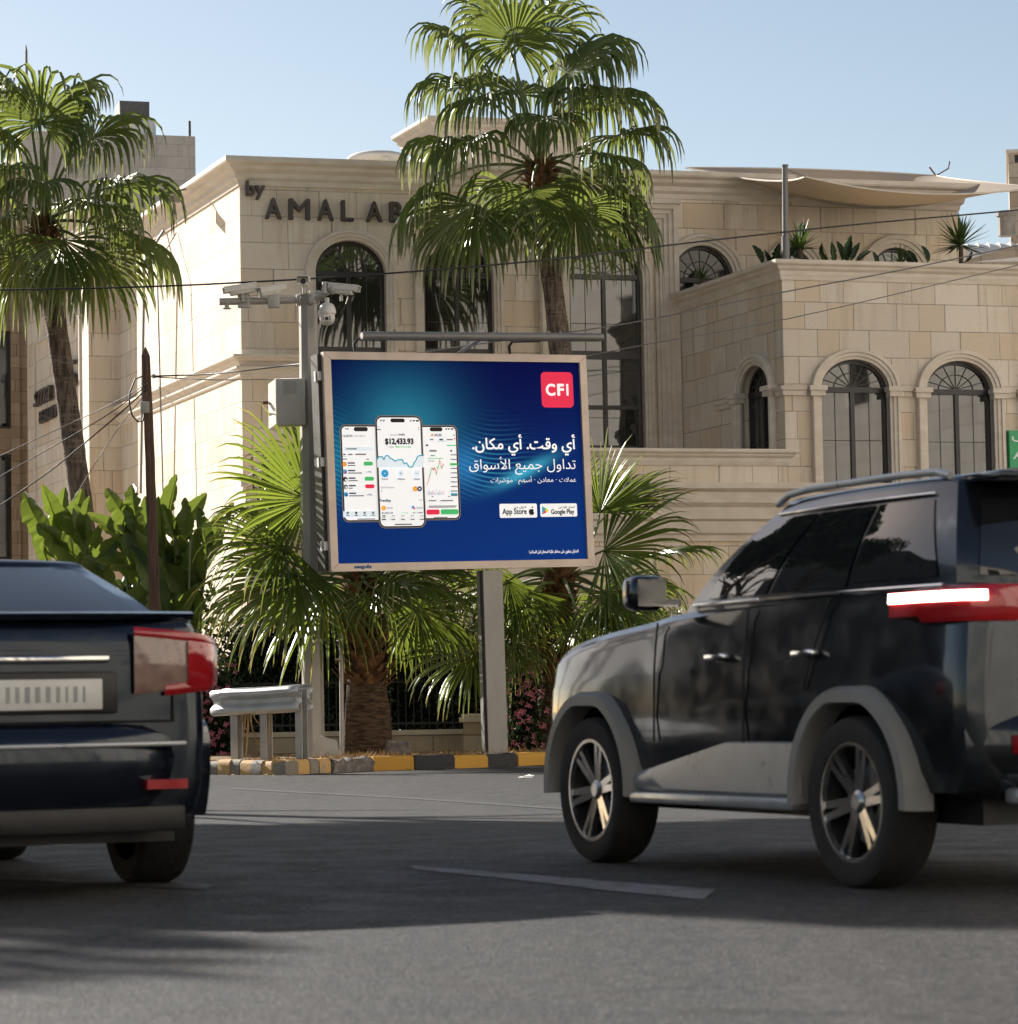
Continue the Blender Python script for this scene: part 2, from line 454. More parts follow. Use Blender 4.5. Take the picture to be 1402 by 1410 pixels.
M['k_faded'] = worn_paint('kerb_faded_yellow', (0.60, 0.36, 0.12), (0.34, 0.27, 0.19), 0.58)
M['rubble'] = mat('broken_concrete', (0.10, 0.09, 0.085), 0.9, scale=11, bump=0.9, bscale=30, col2=(0.24, 0.21, 0.18))
M['white_line'] = worn_paint('road_paint', (0.21, 0.21, 0.215), (0.075, 0.073, 0.072), 0.56)
M['white_faint'] = worn_paint('road_paint_faint', (0.12, 0.12, 0.118), (0.04, 0.04, 0.04), 0.46)
M['steel'] = mat('painted_steel', (0.17, 0.165, 0.16), 0.45, metal=0.25, var=0.12, scale=3)
M['steel_pole'] = mat('grey_pole_paint', (0.33, 0.31, 0.28), 0.5, metal=0.2, var=0.12, scale=2.5, stretch=(1, 1, .3))
M['galv'] = mat('galvanised', (0.52, 0.52, 0.51), 0.45, metal=0.45, var=0.1, scale=5)
M['galv_dull'] = mat('galvanised_dull', (0.42, 0.40, 0.37), 0.6, metal=0.2, var=0.14, scale=4)
M['alu'] = mat('sign_aluminium', (0.55, 0.46, 0.39), 0.42, metal=0.35, var=0.14, scale=2.2, stretch=(1, 1, 1))
M['black'] = mat('black_plastic', (0.012, 0.012, 0.013), 0.45, var=0.2)
M['cabinet'] = mat('cabinet_paint', (0.47, 0.45, 0.38), 0.5, var=0.07, scale=3)
M['cabinet_white'] = mat('cabinet_side', (0.62, 0.60, 0.54), 0.5, var=0.07, scale=3)
M['cam_white'] = mat('camera_housing', (0.60, 0.57, 0.51), 0.4, var=0.1)
M['wood'] = mat('weathered_wood', (0.075, 0.045, 0.032), 0.85, var=0.4, scale=5, bump=0.5, bscale=18, stretch=(6, 6, .5), col2=(0.17, 0.10, 0.07))
M['cable'] = mat('cable', (0.02, 0.019, 0.02), 0.6)
M['cable_grey'] = mat('cable_grey', (0.17, 0.16, 0.155), 0.6)
M['iron'] = mat('black_iron', (0.015, 0.015, 0.015), 0.5)
M['marble'] = mat('white_marble', (0.48, 0.45, 0.42), 0.6, var=0.15, scale=8)
M['concrete'] = mat('concrete', (0.30, 0.27, 0.24), 0.85, var=0.2, scale=3, bump=0.3)
M['white_paint'] = mat('white_render', (0.66, 0.64, 0.60), 0.7, var=0.08, scale=2)
M['rust'] = mat('rusty_brown', (0.12, 0.05, 0.03), 0.8, var=0.4)
M['tank'] = mat('dark_tank', (0.11, 0.10, 0.095), 0.6, var=0.2)
M['green_sign'] = mat('green_sign', (0.03, 0.36, 0.14), 0.4, var=0.05)
M['white_ink'] = mat('white_ink', (0.8, 0.8, 0.8), 0.5, var=0.02)

def leafy(name, dark, light, tip, trans, gloss=0.38, tip_from=0.72, tr=0.38):
    """uv.x = a random number per leaf, uv.y = 0 at the base .. 1 at the tip"""
    m, nt, b = nodes_of(name); q = NB(nt)
    s = q.sep(q.uvc())
    nz = q.noise(q.obj(), 3.0, 3.0)
    c = q.mix(q.m('ADD', q.m('MULTIPLY', s[0], 0.65), q.m('MULTIPLY', nz, 0.35)), dark, light)
    tf = q.ramp(q.m('ADD', s[1], q.m('MULTIPLY', q.m('SUBTRACT', q.white(q.xyz(s[0], 1.0, 2.0)), 0.5), 0.3)), tip_from, tip_from + 0.3, 0.0, 0.85)
    c = q.mix(tf, c, tip)
    q.put(b.inputs['Base Color'], c)
    b.inputs['Roughness'].default_value = gloss; b.inputs['Specular IOR Level'].default_value = 0.38
    t = q.n('ShaderNodeBsdfTranslucent'); q.put(t.inputs[0], q.mix(tf, q.mix(s[0], trans, tuple(x * 1.3 for x in trans)), tuple(min(1, x * 1.6) for x in tip)))
    mx = q.n('ShaderNodeMixShader'); mx.inputs[0].default_value = tr
    nt.links.new(b.outputs[0], mx.inputs[1]); nt.links.new(t.outputs[0], mx.inputs[2])
    nt.links.new(mx.outputs[0], nt.nodes['Material Output'].inputs[0])
    return m
M['palm'] = leafy('palm_leaf', (0.062, 0.100, 0.026), (0.130, 0.170, 0.048), (0.27, 0.26, 0.16), (0.20, 0.24, 0.05), tip_from=0.74, gloss=.38, tr=.42)
M['palm_young'] = leafy('palm_leaf_young', (0.055, 0.095, 0.018), (0.115, 0.160, 0.034), (0.36, 0.27, 0.07), (0.21, 0.265, 0.035), tip_from=0.82, tr=0.45, gloss=.34)
M['petiole'] = mat('palm_stalk', (0.12, 0.15, 0.045), 0.5, var=0.25)
M['banana'] = leafy('banana_leaf', (0.024, 0.056, 0.016), (0.075, 0.108, 0.028), (0.18, 0.13, 0.05), (0.16, 0.215, 0.028), gloss=0.35, tip_from=0.92, tr=0.40)
M['banana_dark'] = leafy('dark_paddle_leaf', (0.016, 0.036, 0.014), (0.035, 0.062, 0.020), (0.08, 0.08, 0.03), (0.03, 0.05, 0.01), gloss=0.4, tip_from=0.95, tr=0.12)
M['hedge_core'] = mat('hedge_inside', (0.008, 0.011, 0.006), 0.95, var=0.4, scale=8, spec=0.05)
M['yucca'] = leafy('yucca_leaf', (0.035, 0.07, 0.02), (0.10, 0.15, 0.04), (0.16, 0.16, 0.06), (0.12, 0.18, 0.03), tip_from=0.9, tr=0.25)
M['hedge'] = leafy('hedge_leaf', (0.014, 0.028, 0.010), (0.040, 0.070, 0.018), (0.06, 0.08, 0.02), (0.04, 0.07, 0.012), tip_from=1.2, tr=0.25)
M['flower'] = mat('pink_flower', (0.40, 0.12, 0.16), 0.7, var=0.3, scale=30)
M['flower_red'] = mat('red_flower', (0.55, 0.03, 0.05), 0.7, var=0.3, scale=30)
M['twig'] = mat('twig', (0.10, 0.07, 0.045), 0.8, var=0.3)
def bark():
    m, nt, b = nodes_of('palm_bark'); q = NB(nt); o = q.obj()
    mp = q.n('ShaderNodeMapping'); nt.links.new(o, mp.inputs[0]); mp.inputs['Scale'].default_value = (16, 16, 3.0)
    fis = q.noise(mp.outputs[0], 1.0, 5.0, 0.65)
    mp2 = q.n('ShaderNodeMapping'); nt.links.new(o, mp2.inputs[0]); mp2.inputs['Scale'].default_value = (2.5, 2.5, 26)
    ring = q.noise(mp2.outputs[0], 1.0, 4.0, 0.6)
    c = q.mix(q.ramp(fis, 0.35, 0.65), (0.055, 0.042, 0.034), (0.20, 0.155, 0.12))
    c = q.mix(q.ramp(ring, 0.5, 0.68, 0, 0.6), c, (0.26, 0.205, 0.16))
    q.put(b.inputs['Base Color'], c); b.inputs['Roughness'].default_value = 0.9; b.inputs['Specular IOR Level'].default_value = 0.2
    q.put(b.inputs['Normal'], q.bump(q.m('ADD', fis, ring), 0.9, 0.04))
    return m
M['bark'] = bark()
M['bark_low'] = mat('shaggy_bark', (0.035, 0.022, 0.014), 0.9, scale=1.0, bump=.9, bscale=2.2, stretch=(7, 7, 30), col2=(0.135, 0.088, 0.056), spec=.15)
M['boots'] = mat('old_leaf_base', (0.085, 0.045, 0.022), 0.85, var=0.4, scale=9, bump=0.4, bscale=40, col2=(0.22, 0.12, 0.055), spec=0.2)
# ================================================================== ground
g = MB(); n = 60
g.grid([[(-400 + 800 * j / n, -200 + 800 * i / n, 0.0) for j in range(n + 1)] for i in range(n + 1)])
struct(g.build('road', M['asphalt']))
def flat_strip(name, pts, z, m):
    """pts: (left, right) point pairs"""
    b = MB(); b.grid([[(a.x, a.y, z), (c.x, c.y, z)] for a, c in pts]); return struct(b.build(name, m))
flat_strip('lane_line', [(G(566, 1193), G(572, 1198)), (G(700, 1203), G(690, 1210)), (G(838, 1214), G(826, 1226)), (G(985, 1226), G(968, 1240))], 0.004, M['white_line'])
flat_strip('lane_line', [(G(320, 1085.6), G(320, 1087.2)), (G(560, 1098.4), G(560, 1100.2)), (G(830, 1117), G(830, 1119.2))], 0.004, M['white_faint'])
flat_strip('lane_line', [(G(-60, 1205), G(-60, 1209)), (G(100, 1212), G(100, 1217)), (G(290, 1219), G(286, 1226))], 0.004, M['white_faint'])

# the island's kerb: bottom edge found on the road, from the left to the right
KB = [(232, 1058, 42.5), (267, 1066, 38.0), (330, 1067, None), (393, 1067.5, None), (450, 1064.5, None), (515, 1061.5, None), (572, 1060, None), (640, 1058, None), (715, 1055, None), (792, 1051, None), (900, 1044, None), (1050, 1036, None), (1500, 1018, None)]
kpts = []
for px, py, Y in KB:
    p = P(px, py, Y) if Y else G(px, py)
    kpts.append(V((p.x, p.y, 0)))
def along(pts, px):
    """point of the kerb line that stands at picture column px"""
    best = None
    for a, b in zip(pts, pts[1:]):
        for k in range(41):
            q = a.lerp(b, k / 40)
            l = CAMR.transposed() @ (q - EYE)
            e = abs(CX + FPX * l.x / -l.z - px)
            if best is None or e < best[0]: best = (e, q)
    return best[1]
segs = [(233, 250, 2), (251, 266, 1), (267, 283, 3), (284, 299, 2), (300, 315, 3), (316, 329, 2), (330, 345, 3), (346, 359, 2), (360, 376, 3), (377, 394, 2), (396, 428, 3), (429, 440, 2), (441, 456, 3), (458, 513, 4), (515, 571, 0), (572, 626, 1), (627, 672, 0), (673, 714, 1), (715, 756, 0), (757, 791, 1), (792, 826, 0), (828, 870, 1), (872, 910, 0), (912, 1000, 1), (1002, 1100, 0), (1102, 1300, 1), (1302, 1500, 0)]
kb = MB(); rnd = random.Random(5)
KH = 0.185
for a, b, mi in segs:
    pa, pb = along(kpts, a), along(kpts, b)
    d = (pb - pa).normalized(); nrm = V((d.y, -d.x, 0))
    jz, jo = rnd.uniform(-.012, .012), rnd.uniform(-.015, .015)
    m = 3 if mi != 4 else 8
    rows = []
    for k in range(m + 1):
        c = pa.lerp(pb, k / m) + nrm * jo
        pr = [(0.0, -0.02), (0.0, KH - .05), (-.03, KH - .008), (-.06, KH), (-.20, KH), (-.24, KH - .03), (-.24, -.02)]
        row = []
        for o_, z_ in pr:
            q = c + nrm * o_ + V((0, 0, z_ + jz))
            if mi == 4: q += V((rnd.uniform(-.03, .03), rnd.uniform(-.05, .05), rnd.uniform(-.05, .03) if z_ > .1 else 0))
            row.append(q)
        rows.append(row)
    kb.grid(rows, mi)
    for r_, rev in ((rows[0], 0), (rows[-1], 1)):
        kb.add(r_, [tuple(range(len(r_)))], mi)
struct(kb.build('kerb', [M['k_yellow'], M['k_black'], M['k_grey'], M['k_faded'], M['rubble']], smooth=40))
# island soil behind the kerb, gently uneven
isl = MB(); rows = []
N_I = 90
for i in range(N_I + 1):
    t = i / N_I * (len(kpts) - 1); a = int(min(t, len(kpts) - 2)); q = kpts[a].lerp(kpts[a + 1], t - a)
    row = []
    for j in range(15):
        y = (q.y + .12) * (1 - j / 14) + max(44.6, q.y + 9) * (j / 14)
        z = 0.15 + 0.05 * mnoise.noise(V((q.x * 1.3, y * 1.3, 0))) + (.03 * j / 14)
        row.append((q.x + 0.0 * j, y, z))
    rows.append(row)
isl.grid(rows)
struct(isl.build('traffic_island', M['soil'], smooth=60))
gd = MB(); gd.grid([[(-40, 43.3, -.05), (60, 43.3, -.05)], [(-40, 43.31, .17), (60, 43.31, .17)], [(-40, 110, .17), (60, 110, .17)]])
struct(gd.build('garden_ground', M['garden']))
# dry grass and leaf litter on the island
lt = MB(); rnd = random.Random(11)
for k in range(2600):
    px = rnd.choice([rnd.uniform(300, 480), rnd.uniform(455, 520), rnd.uniform(540, 690), rnd.uniform(690, 900), rnd.uniform(700, 800)])
    q = along(kpts, px) if k < 0 else None
    t = rnd.random(); a = rnd.randrange(2, 10); q = kpts[a].lerp(kpts[a + 1], t)
    y = q.y + .2 + abs(rnd.gauss(0, .8)); x = q.x + rnd.uniform(-.1, .1)
    c = V((x, y, .16 + .05 * mnoise.noise(V((x * 1.3, y * 1.3, 0)))))
    h = rnd.uniform(.03, .13); an = rnd.uniform(0, 6.28); ln = rnd.uniform(.02, .12)
    tip = c + V((math.cos(an) * ln, math.sin(an) * ln, h * rnd.uniform(.2, 1)))
    s_ = V((-math.sin(an), math.cos(an), 0)) * rnd.uniform(.004, .010)
    lt.add([c - s_, c + s_, tip], [(0, 1, 2)])
stuff(lt.build('dry_grass', M['straw'], fixn=False))
pb = MB(); q = G(722, 1071); pb.add([q + V((-.08, -.05, .004)), q + V((.09, -.07, .006)), q + V((.12, .06, .03)), q + V((-.05, .08, .012))], [(0, 1, 2, 3)])
pb.prism([q + V((-.02, -.03, .012)), q + V((.10, -.02, .02)), q + V((.06, .09, .035))], (0, 0, .004))
tag(pb.build('paper_scrap', M['white_paint']), 'crumpled white scrap of paper lying on the asphalt near the kerb', 'litter')

# ================================================================== the stone villa
A = P(332.5, 480, 56.0); A = V((A.x, A.y, 0))
DF = V((1, .28, 0)).normalized()                  # along the front
BL_ = V((-.38, 1, 0)).normalized()                # along the side walls, away from the road
NF = V((DF.y, -DF.x, 0)); NL = V((-BL_.y, -BL_.x, 0)); NL = V((-BL_.y, BL_.x, 0))
F = Frame(A, DF, NF)                              # front
L = Frame(A, BL_, NL)                             # left wall, u runs away from the road
villa = thing('stone_villa', 'cream stone villa with arched windows, roof terrace and dark metal lettering', 'building', A)
def fz(px, py): return F.hit(px, py)[1]
def fu(px, py): return F.hit(px, py)[0]
ZTOP = fz(332, 219)
U_END = fu(1319, 300)
UW = fu(934, 560)
# wing corner: walk from the front towards the road until the column matches
WC = F.w(UW, 0, 0)
bestk = min(range(1, 1200), key=lambda k: abs((lambda l: CX + FPX * l.x / -l.z)(CAMR.transposed() @ (WC - BL_ * (k * .01) + V((0, 0, 7)) - EYE)) - 1079.5))
LW = bestk * .01
WCR = WC - BL_ * LW
W = Frame(WCR, DF, NF)                            # wing front, u to the right from its corner
WS = Frame(WCR, BL_, NL)                          # wing side, u away from the road
ZPAR = W.hit(1079, 359)[1]
print('villa: ztop %.2f uend %.2f wing %.2f long, parapet %.2f' % (ZTOP, U_END, LW, ZPAR))

def arch_pts(uc, hw, z0, zs, n=24, rise=None):
    rise = hw if rise is None else rise
    pts = [(uc - hw, z0), (uc - hw, zs)]
    for k in range(1, n):
        a = math.pi - math.pi * k / n
        pts.append((uc + hw * math.cos(a), zs + rise * math.sin(a)))
    pts += [(uc + hw, zs), (uc + hw, z0)]
    return pts
def wall_panel(mb, Fr, outer, holes, thick, mi=0):
    vs, fs = curve_mesh([outer] + holes, thick / 2)
    mb.add([Fr.w(v.x, v.z - thick / 2, v.y) for v in vs], fs, mi)
def sweep_arch(mb, Fr, uc, hw, z0, zs, prof, n=24, rise=None, mi=0, foot=True):
    """prof: (offset from the opening's edge, w) points, swept up the jamb, round the arch and down again"""
    rise = hw if rise is None else rise
    path = [(uc - hw, z0, -1, 0), (uc - hw, zs, -1, 0)]
    for k in range(1, n):
        a = math.pi - math.pi * k / n
        nx, nz = math.cos(a) * rise, math.sin(a) * hw; l = math.hypot(nx, nz)
        path.append((uc + hw * math.cos(a), zs + rise * math.sin(a), nx / l, nz / l))
    path += [(uc + hw, zs, 1, 0), (uc + hw, z0, 1, 0)]
    rows = [[Fr.w(u + nx * o, w, z + nz * o) for o, w in prof] for u, z, nx, nz in path]
    mb.grid(rows, mi, closed=True)
    mb.add(rows[0], [tuple(range(len(prof)))], mi); mb.add(rows[-1], [tuple(range(len(prof)))], mi)
ARCHIVOLT = lambda t, p=.0: [(0, -.06), (0, .05 + p), (t * .28, .055 + p), (t * .30, .09 + p), (t * .62, .095 + p), (t * .65, .125 + p), (t * .94, .125 + p), (t, .10 + p), (t, -.02)]
def arched_window(Fr, parent, uc, hw, z0, zs, trim=.30, fan=True, rise=None, transoms=(), inset=-.17, label=None, dark=False, capital=None, trims=True):
    """adds trim (on the wall), frame and pane; returns the hole outline"""
    win = MB()
    rise_ = hw if rise is None else rise
    fw = .065
    sweep_arch(win, Fr, uc, hw - .003, z0, zs, [(-fw, inset - .04), (-fw, inset + .05), (0, inset + .05), (0, inset - .04)], rise=rise_)
    win.fbox(Fr, uc - hw + .004, uc + hw - .004, inset - .03, inset + .06, zs - .05, zs + .05)
    win.fbox(Fr, uc - .04, uc + .04, inset - .03, inset + .045, z0, zs - .05)
    win.fbox(Fr, uc - hw + .004, uc + hw - .004, inset - .03, inset + .05, z0, z0 + .08)
    for zt, th in transoms:
        win.fbox(Fr, uc - hw + .004, uc + hw - .004, inset - .03, inset + .055, zt - th / 2, zt + th / 2)
    w_o = win.build('window', M['bronze'], parent, label=label)
    if fan:
        bar = MB()
        for k in range(1, 8):
            a = math.pi * k / 8
            bar.tube([Fr.w(uc + math.cos(a) * .05, inset + .012, zs + .05 + math.sin(a) * .02), Fr.w(uc + math.cos(a) * (hw - .05), inset + .012, zs + math.sin(a) * (rise_ - .05))], .009, 5)
        for fr in (.52,):
            bar.tube([Fr.w(uc + math.cos(math.pi * k / 18) * hw * fr, inset + .013, zs + .03 + math.sin(math.pi * k / 18) * rise_ * fr) for k in range(19)], .009, 5)
        for sx in (-.5, .5):
            bar.tube([Fr.w(uc + sx * hw, inset + .012, z0), Fr.w(uc + sx * hw, inset + .012, zs - .04)], .005, 4)
        zz = zs - .95
        while zz > z0 + .3:
            bar.tube([Fr.w(uc - hw, inset + .013, zz), Fr.w(uc + hw, inset + .013, zz)], .005, 4); zz -= .95
        bar.build('glazing_bar', M['leadmetal'], w_o)
    gl = MB(); pts = arch_pts(uc, hw - .02, z0 + .02, zs, rise=rise_ - .02)
    gl.add([Fr.w(u, inset, z) for u, z in pts], [tuple(range(len(pts)))])
    gl.build('pane', M['pane_dark'] if dark else M['pane'], w_o)
    if trims:
        tr = MB(); sweep_arch(tr, Fr, uc, hw, z0, zs, ARCHIVOLT(trim), rise=rise_)
        if capital:
            for sx in (-1, 1):
                a_, b_ = sorted((uc + sx * (hw - .07), uc + sx * (hw + trim + .08)))
                tr.fbox(Fr, a_, b_, -.05, .19, capital - .02, capital + .07)
                tr.fbox(Fr, a_ + .03, b_ - .03, -.05, .155, capital - .12, capital - .02)
        tr.build('window_trim', M['trim'], w_o)
    return arch_pts(uc, hw, z0, zs, rise=rise_)
def moulding(mb, path, prof, mi=0, caps=True):
    """path: plan points; prof: (out, z); outwards is to the right of the walking direction"""
    path = [V((p[0], p[1], 0)) for p in path]; rows = []
    for i, p in enumerate(path):
        ns = []
        if i > 0: d = (p - path[i - 1]).normalized(); ns.append(V((d.y, -d.x, 0)))
        if i < len(path) - 1: d = (path[i + 1] - p).normalized(); ns.append(V((d.y, -d.x, 0)))
        m = ns[0] if len(ns) == 1 else (ns[0] + ns[1]) / (1 + ns[0].dot(ns[1]))
        rows.append([p + m * o + V((0, 0, z)) for o, z in prof])
    mb.grid(rows, mi, closed=True)
    if caps:
        for r_ in (rows[0], rows[-1]): mb.add(r_, [tuple(range(len(prof)))], mi)
def cornice_prof(zt, h, o, back=-.12):
    return [(back, zt - h), (.03, zt - h), (.05, zt - h * .82), (o * .30, zt - h * .72), (o * .34, zt - h * .55), (o * .62, zt - h * .42), (o * .70, zt - h * .30), (o * .95, zt - h * .22), (o, zt - h * .16), (o, zt - .0), (back, zt)]

wall = MB()
holes = []
# --- windows of the upper storey, measured on the photograph
def win_from_px(Fr, xl, xr, ytop, yspring, ybot):
    ym = (ytop + yspring) / 2
    ul, _ = Fr.hit(xl, yspring); ur, _ = Fr.hit(xr, yspring)
    xm = (xl + xr) / 2
    return (ul + ur) / 2, (ur - ul) / 2, Fr.hit(xm, ybot)[1], Fr.hit(xm, yspring)[1], Fr.hit(xm, ytop)[1]
w1 = win_from_px(F, 434, 531, 331, 376, 640)
w2 = win_from_px(F, 583, 679, 337, 377, 640)
w3 = win_from_px(F, 783, 884, 341, 380, 618)
for (uc, hw, z0, zs, zt), lab in ((w1, 'tall arched window nearest the villa corner'), (w2, None), (w3, None)):
    holes.append(arched_window(F, villa, uc, hw, z0, zs, trim=.19 if lab is None else .21, rise=zt - zs, label=lab,
                               transoms=((F.hit(835, 488)[1], .16), (F.hit(835, 560)[1], .08))))
w4 = win_from_px(F, 925, 1010, 338, 385, 440)
holes.append(arched_window(F, villa, w4[0], w4[1], ZPAR - 1.5, w4[3], trim=.24, rise=w4[4] - w4[3], fan=True, dark=True))
w5 = win_from_px(F, 1197, 1270, 341, 385, 440)
w6 = win_from_px(F, 1062, 1124, 345, 388, 440)
holes.append(arched_window(F, villa, w6[0], w6[1], ZPAR - 1.5, w6[3], trim=.24, rise=w6[4] - w6[3], fan=False))
holes.append(arched_window(F, villa, w5[0], w5[1], ZPAR - 1.5, w5[3], trim=.26, rise=w5[4] - w5[3], fan=True))
wall_panel(wall, F, [(0, 0), (U_END, 0), (U_END, ZTOP - .02), (0, ZTOP - .02)], holes, .45)
# --- left wall (sunlit) and the projecting block further back
ULB = L.hit(166, 600)[0]
PRO = .72
wall.fbox(L, .01, ULB + .3, -.44, 0, 0, ZTOP - .02)
wall.fbox(F, U_END - .45, U_END, -14, -.45, 0, ZTOP - .03)
C2 = L.w(ULB, 0, 0)
wall_b = MB()
ZB2 = L.hit(150, 318)[1]
LB = Frame(L.w(ULB, PRO, 0), BL_, NL)
ub_end = LB.hit(39, 600)[0]
wall_b.fbox(LB, 0, ub_end, -3.5, 0, 0, ZB2)
vw = wall.build('wall', M['stone'], villa, boxuv=True)
wb = wall_b.build('side_block', M['stone'], villa, boxuv=True)
cr = MB()
moulding(cr, [LB.w(ub_end, 0, 0), LB.w(0, 0, 0), L.w(ULB, 0.01, 0)], cornice_prof(ZB2 + .35, .5, .3))
cr.build('cornice', M['trim'], wb)
# groove frame and lettering on the sunlit side block
fr = MB()
ua, za = LB.hit(49, 473); ubb, zb_ = LB.hit(109, 437); 
zf = LB.hit(49, 473)[1]; zlow = 1.0
for a_, b_, c_, d_ in ((ua - .06, ua + .06, zlow, zf), (LB.hit(112, 500)[0], LB.hit(112, 500)[0] + .08, zlow, zf), (LB.hit(112, 500)[0], ua, zf - .05, zf + .03)):
    fr.fbox(LB, a_, b_, 0, .05, c_, d_)
fr.build('sign_frame', M['trim'], villa)
def text_on(Fr, body, u0, u1, z0, z1, w, depth, mi=0, mb=None, mirror=False, **k):
    vs, fs = text_mesh(body, extrude=.5, **k)
    x0 = min(v.x for v in vs); x1 = max(v.x for v in vs); y0 = min(v.y for v in vs); y1 = max(v.y for v in vs)
    out = []
    for v in vs:
        f = (v.x - x0) / (x1 - x0)
        out.append(Fr.w(u0 + (u1 - u0) * f, w + (v.z + .5) * depth, z0 + (z1 - z0) * (v.y - y0) / (y1 - y0)))
    mb.add(out, fs, mi)
lt_ = MB()
def lb(px, py): return LB.hit(px, py)
for body, xl, xr, yt, yb_, sh in (('S', 95, 109.5, 496, 535, 0.0), ('sma', 53, 76, 535, 556, .3), ('BEAUTY', 61, 86, 561, 578, 0.0)):
    u0, _ = lb(xl, (yt + yb_) / 2); u1, _ = lb(xr, (yt + yb_) / 2)
    text_on(LB, body, u0, u1, lb((xl + xr) / 2, yb_)[1], lb((xl + xr) / 2, yt)[1], .04, .10, mb=lt_, shear=sh)
lt_.build('side_lettering', M['letters'], villa)
# --- name on the front
nm = MB()
def fr_text(body, xl, xr, yt, yb_, **k):
    u0, z0 = F.hit(xl, yb_); u1, _ = F.hit(xr, yb_); _, z1 = F.hit(xl, yt)
    du = .0
    for dx, dz, dw in ((0, 0, 0), (.012, 0, .0006), (-.012, 0, .0012), (0, .012, .0018)):
        text_on(F, body, u0 + dx, u1 + dx, z0 + dz, z1 + dz, .03 + dw, .09, mb=nm, **k)
fr_text('b', 338.5, 349.5, 250.5, 270.5); fr_text('y', 351, 363.5, 257, 275.5)
for ch, xl, xr, yt, yb_ in (('A', 365, 386, 274, 302), ('M', 397.5, 425, 275, 303), ('A', 437, 457.5, 276, 304), ('L', 469.5, 485, 277.5, 305), ('A', 504, 524.5, 279, 306), ('B', 536, 553, 279.5, 306.5), ('D', 569, 588, 280, 307)):
    fr_text(ch, xl, xr, yt, yb_)
nm.build('name_lettering', M['letters'], villa)
# --- cornices
cn = MB()
U_STEP = fu(1088, 230)
moulding(cn, [L.w(ULB + .3, 0, 0), L.w(0, 0, 0), F.w(U_STEP, 0, 0)], cornice_prof(ZTOP, .52, .36, back=-.5))
zt2 = F.hit(1100, 230)[1]
moulding(cn, [F.w(U_STEP, 0, 0), F.w(U_END, 0, 0), F.w(U_END, -14, 0)], cornice_prof(ZTOP - .06, .52, .36, back=-.5))
cn.build('cornice', M['trim'], villa)
# string course around the corner
zs1 = F.hit(336, 489)[1]; zs0 = F.hit(337, 526)[1]
sc = MB()
uL1 = w1[0] - w1[1] - .22
moulding(sc, [L.w(ULB - .01, 0, 0), L.w(0, 0, 0), F.w(uL1, 0, 0)], cornice_prof(zs1, .26, .22))
moulding(sc, [L.w(ULB - .01, 0, 0), L.w(0, 0, 0), F.w(uL1, 0, 0)], cornice_prof(zs0 + .30, .20, .14))
sc.build('string_course', M['trim'], villa)
# moulded surround of the bay beside the wing
sr = MB()
zh = F.hit(905, 283)[1]
ul_, ur_ = fu(744, 500), fu(933, 500)
def surround(u0, u1, z0, z1, steps):
    for o, wdt, w_ in steps:
        sr.fbox(F, u0 + o, u0 + o + wdt, -.05, w_, z0, z1 - o)
        sr.fbox(F, u1 - o - wdt, u1 - o, -.05, w_, z0, z1 - o)
        sr.fbox(F, u0 + o + wdt, u1 - o - wdt, -.05, w_ - .002, z1 - o - wdt, z1 - o - .001)
surround(ul_, ur_, 2.0, zh, ((0, .10, .24), (.10, .09, .19), (.19, .09, .145), (.28, .09, .10), (.37, .08, .06)))
sr.fbox(F, ul_ - .07, ur_ + .05, -.05, .30, zh, zh + .09)
sr.build('bay_surround', M['trim'], villa)
# rooftop stair house
PH = thing('roof_house', 'small stone stair house with a cornice standing on the villa roof behind the tall palm', 'building', P(680, 200, 64))
fp = Frame(P(601, 200, 63.5), DF, NF); fpl = Frame(fp.o, BL_, NL)
up_end = fp.hit(800, 190)[0]; zp = fp.hit(601, 163)[1]
ph = MB(); ph.fbox(fp, 0, up_end, -2.2, 0, ZTOP - 1.5, zp - .05)
ph.build('wall', M['stone'], PH, boxuv=True)
phc = MB(); moulding(phc, [fpl.w(2.2, 0, 0), fp.w(0, 0, 0), fp.w(up_end, 0, 0), fp.w(up_end, -2.2, 0)], cornice_prof(zp, .42, .3, back=-.9))
phc.build('cornice', M['trim'], PH)
rf = MB(); rf.fbox(F, .5, U_END - .5, -13, -.5, ZTOP - .9, ZTOP - .5); rf.build('roof', M['concrete'], villa)
dm = MB(); dm.sphere(P(520, 219, 58.5), .42, sub=3, scale=(1.5, 1.5, .35)); 
dm.sphere(P(531, 217, 58.0), .09, sub=2)
tag(dm.build('roof_dome', M['white_paint'], smooth=60), 'low pale dome showing just over the villa cornice left of the tall palm', 'dome')
# --- the wing with the roof terrace
wing = MB(); wh = []
zsp = W.hit(1177, 536)[1]
uwl = W.hit(1440, 500)[0]
zb_sill = W.hit(1177, 690)[1]
wa = win_from_px(W, 1130, 1224, 495, 536, 690); wbx = win_from_px(W, 1275, 1367, 497, 539, 690)
for wdat in (wa, wbx):
    wh.append(arched_window(W, villa, wdat[0], wdat[1], wdat[2], wdat[3], trim=.20, rise=wdat[4] - wdat[3], capital=wdat[3] - .02))
third = (wbx[0] * 2 - wa[0], wbx[1], wbx[2], wbx[3], wbx[4])
wh.append(arched_window(W, villa, third[0], third[1], third[2], third[3], trim=.20, rise=third[4] - third[3], capital=third[3] - .02))
uw_end = third[0] + 2.0
wall_panel(wing, W, [(0, 0), (uw_end, 0), (uw_end, ZPAR - .02), (0, ZPAR - .02)], wh, .4)
ss = win_from_px(WS, 1061, 1021, 503, 541, 620)
sh_ = arched_window(WS, villa, ss[0], abs(ss[1]), ss[2] - .9, ss[3], trim=.22, rise=ss[4] - ss[3] , capital=ss[3] - .02, inset=-.2)
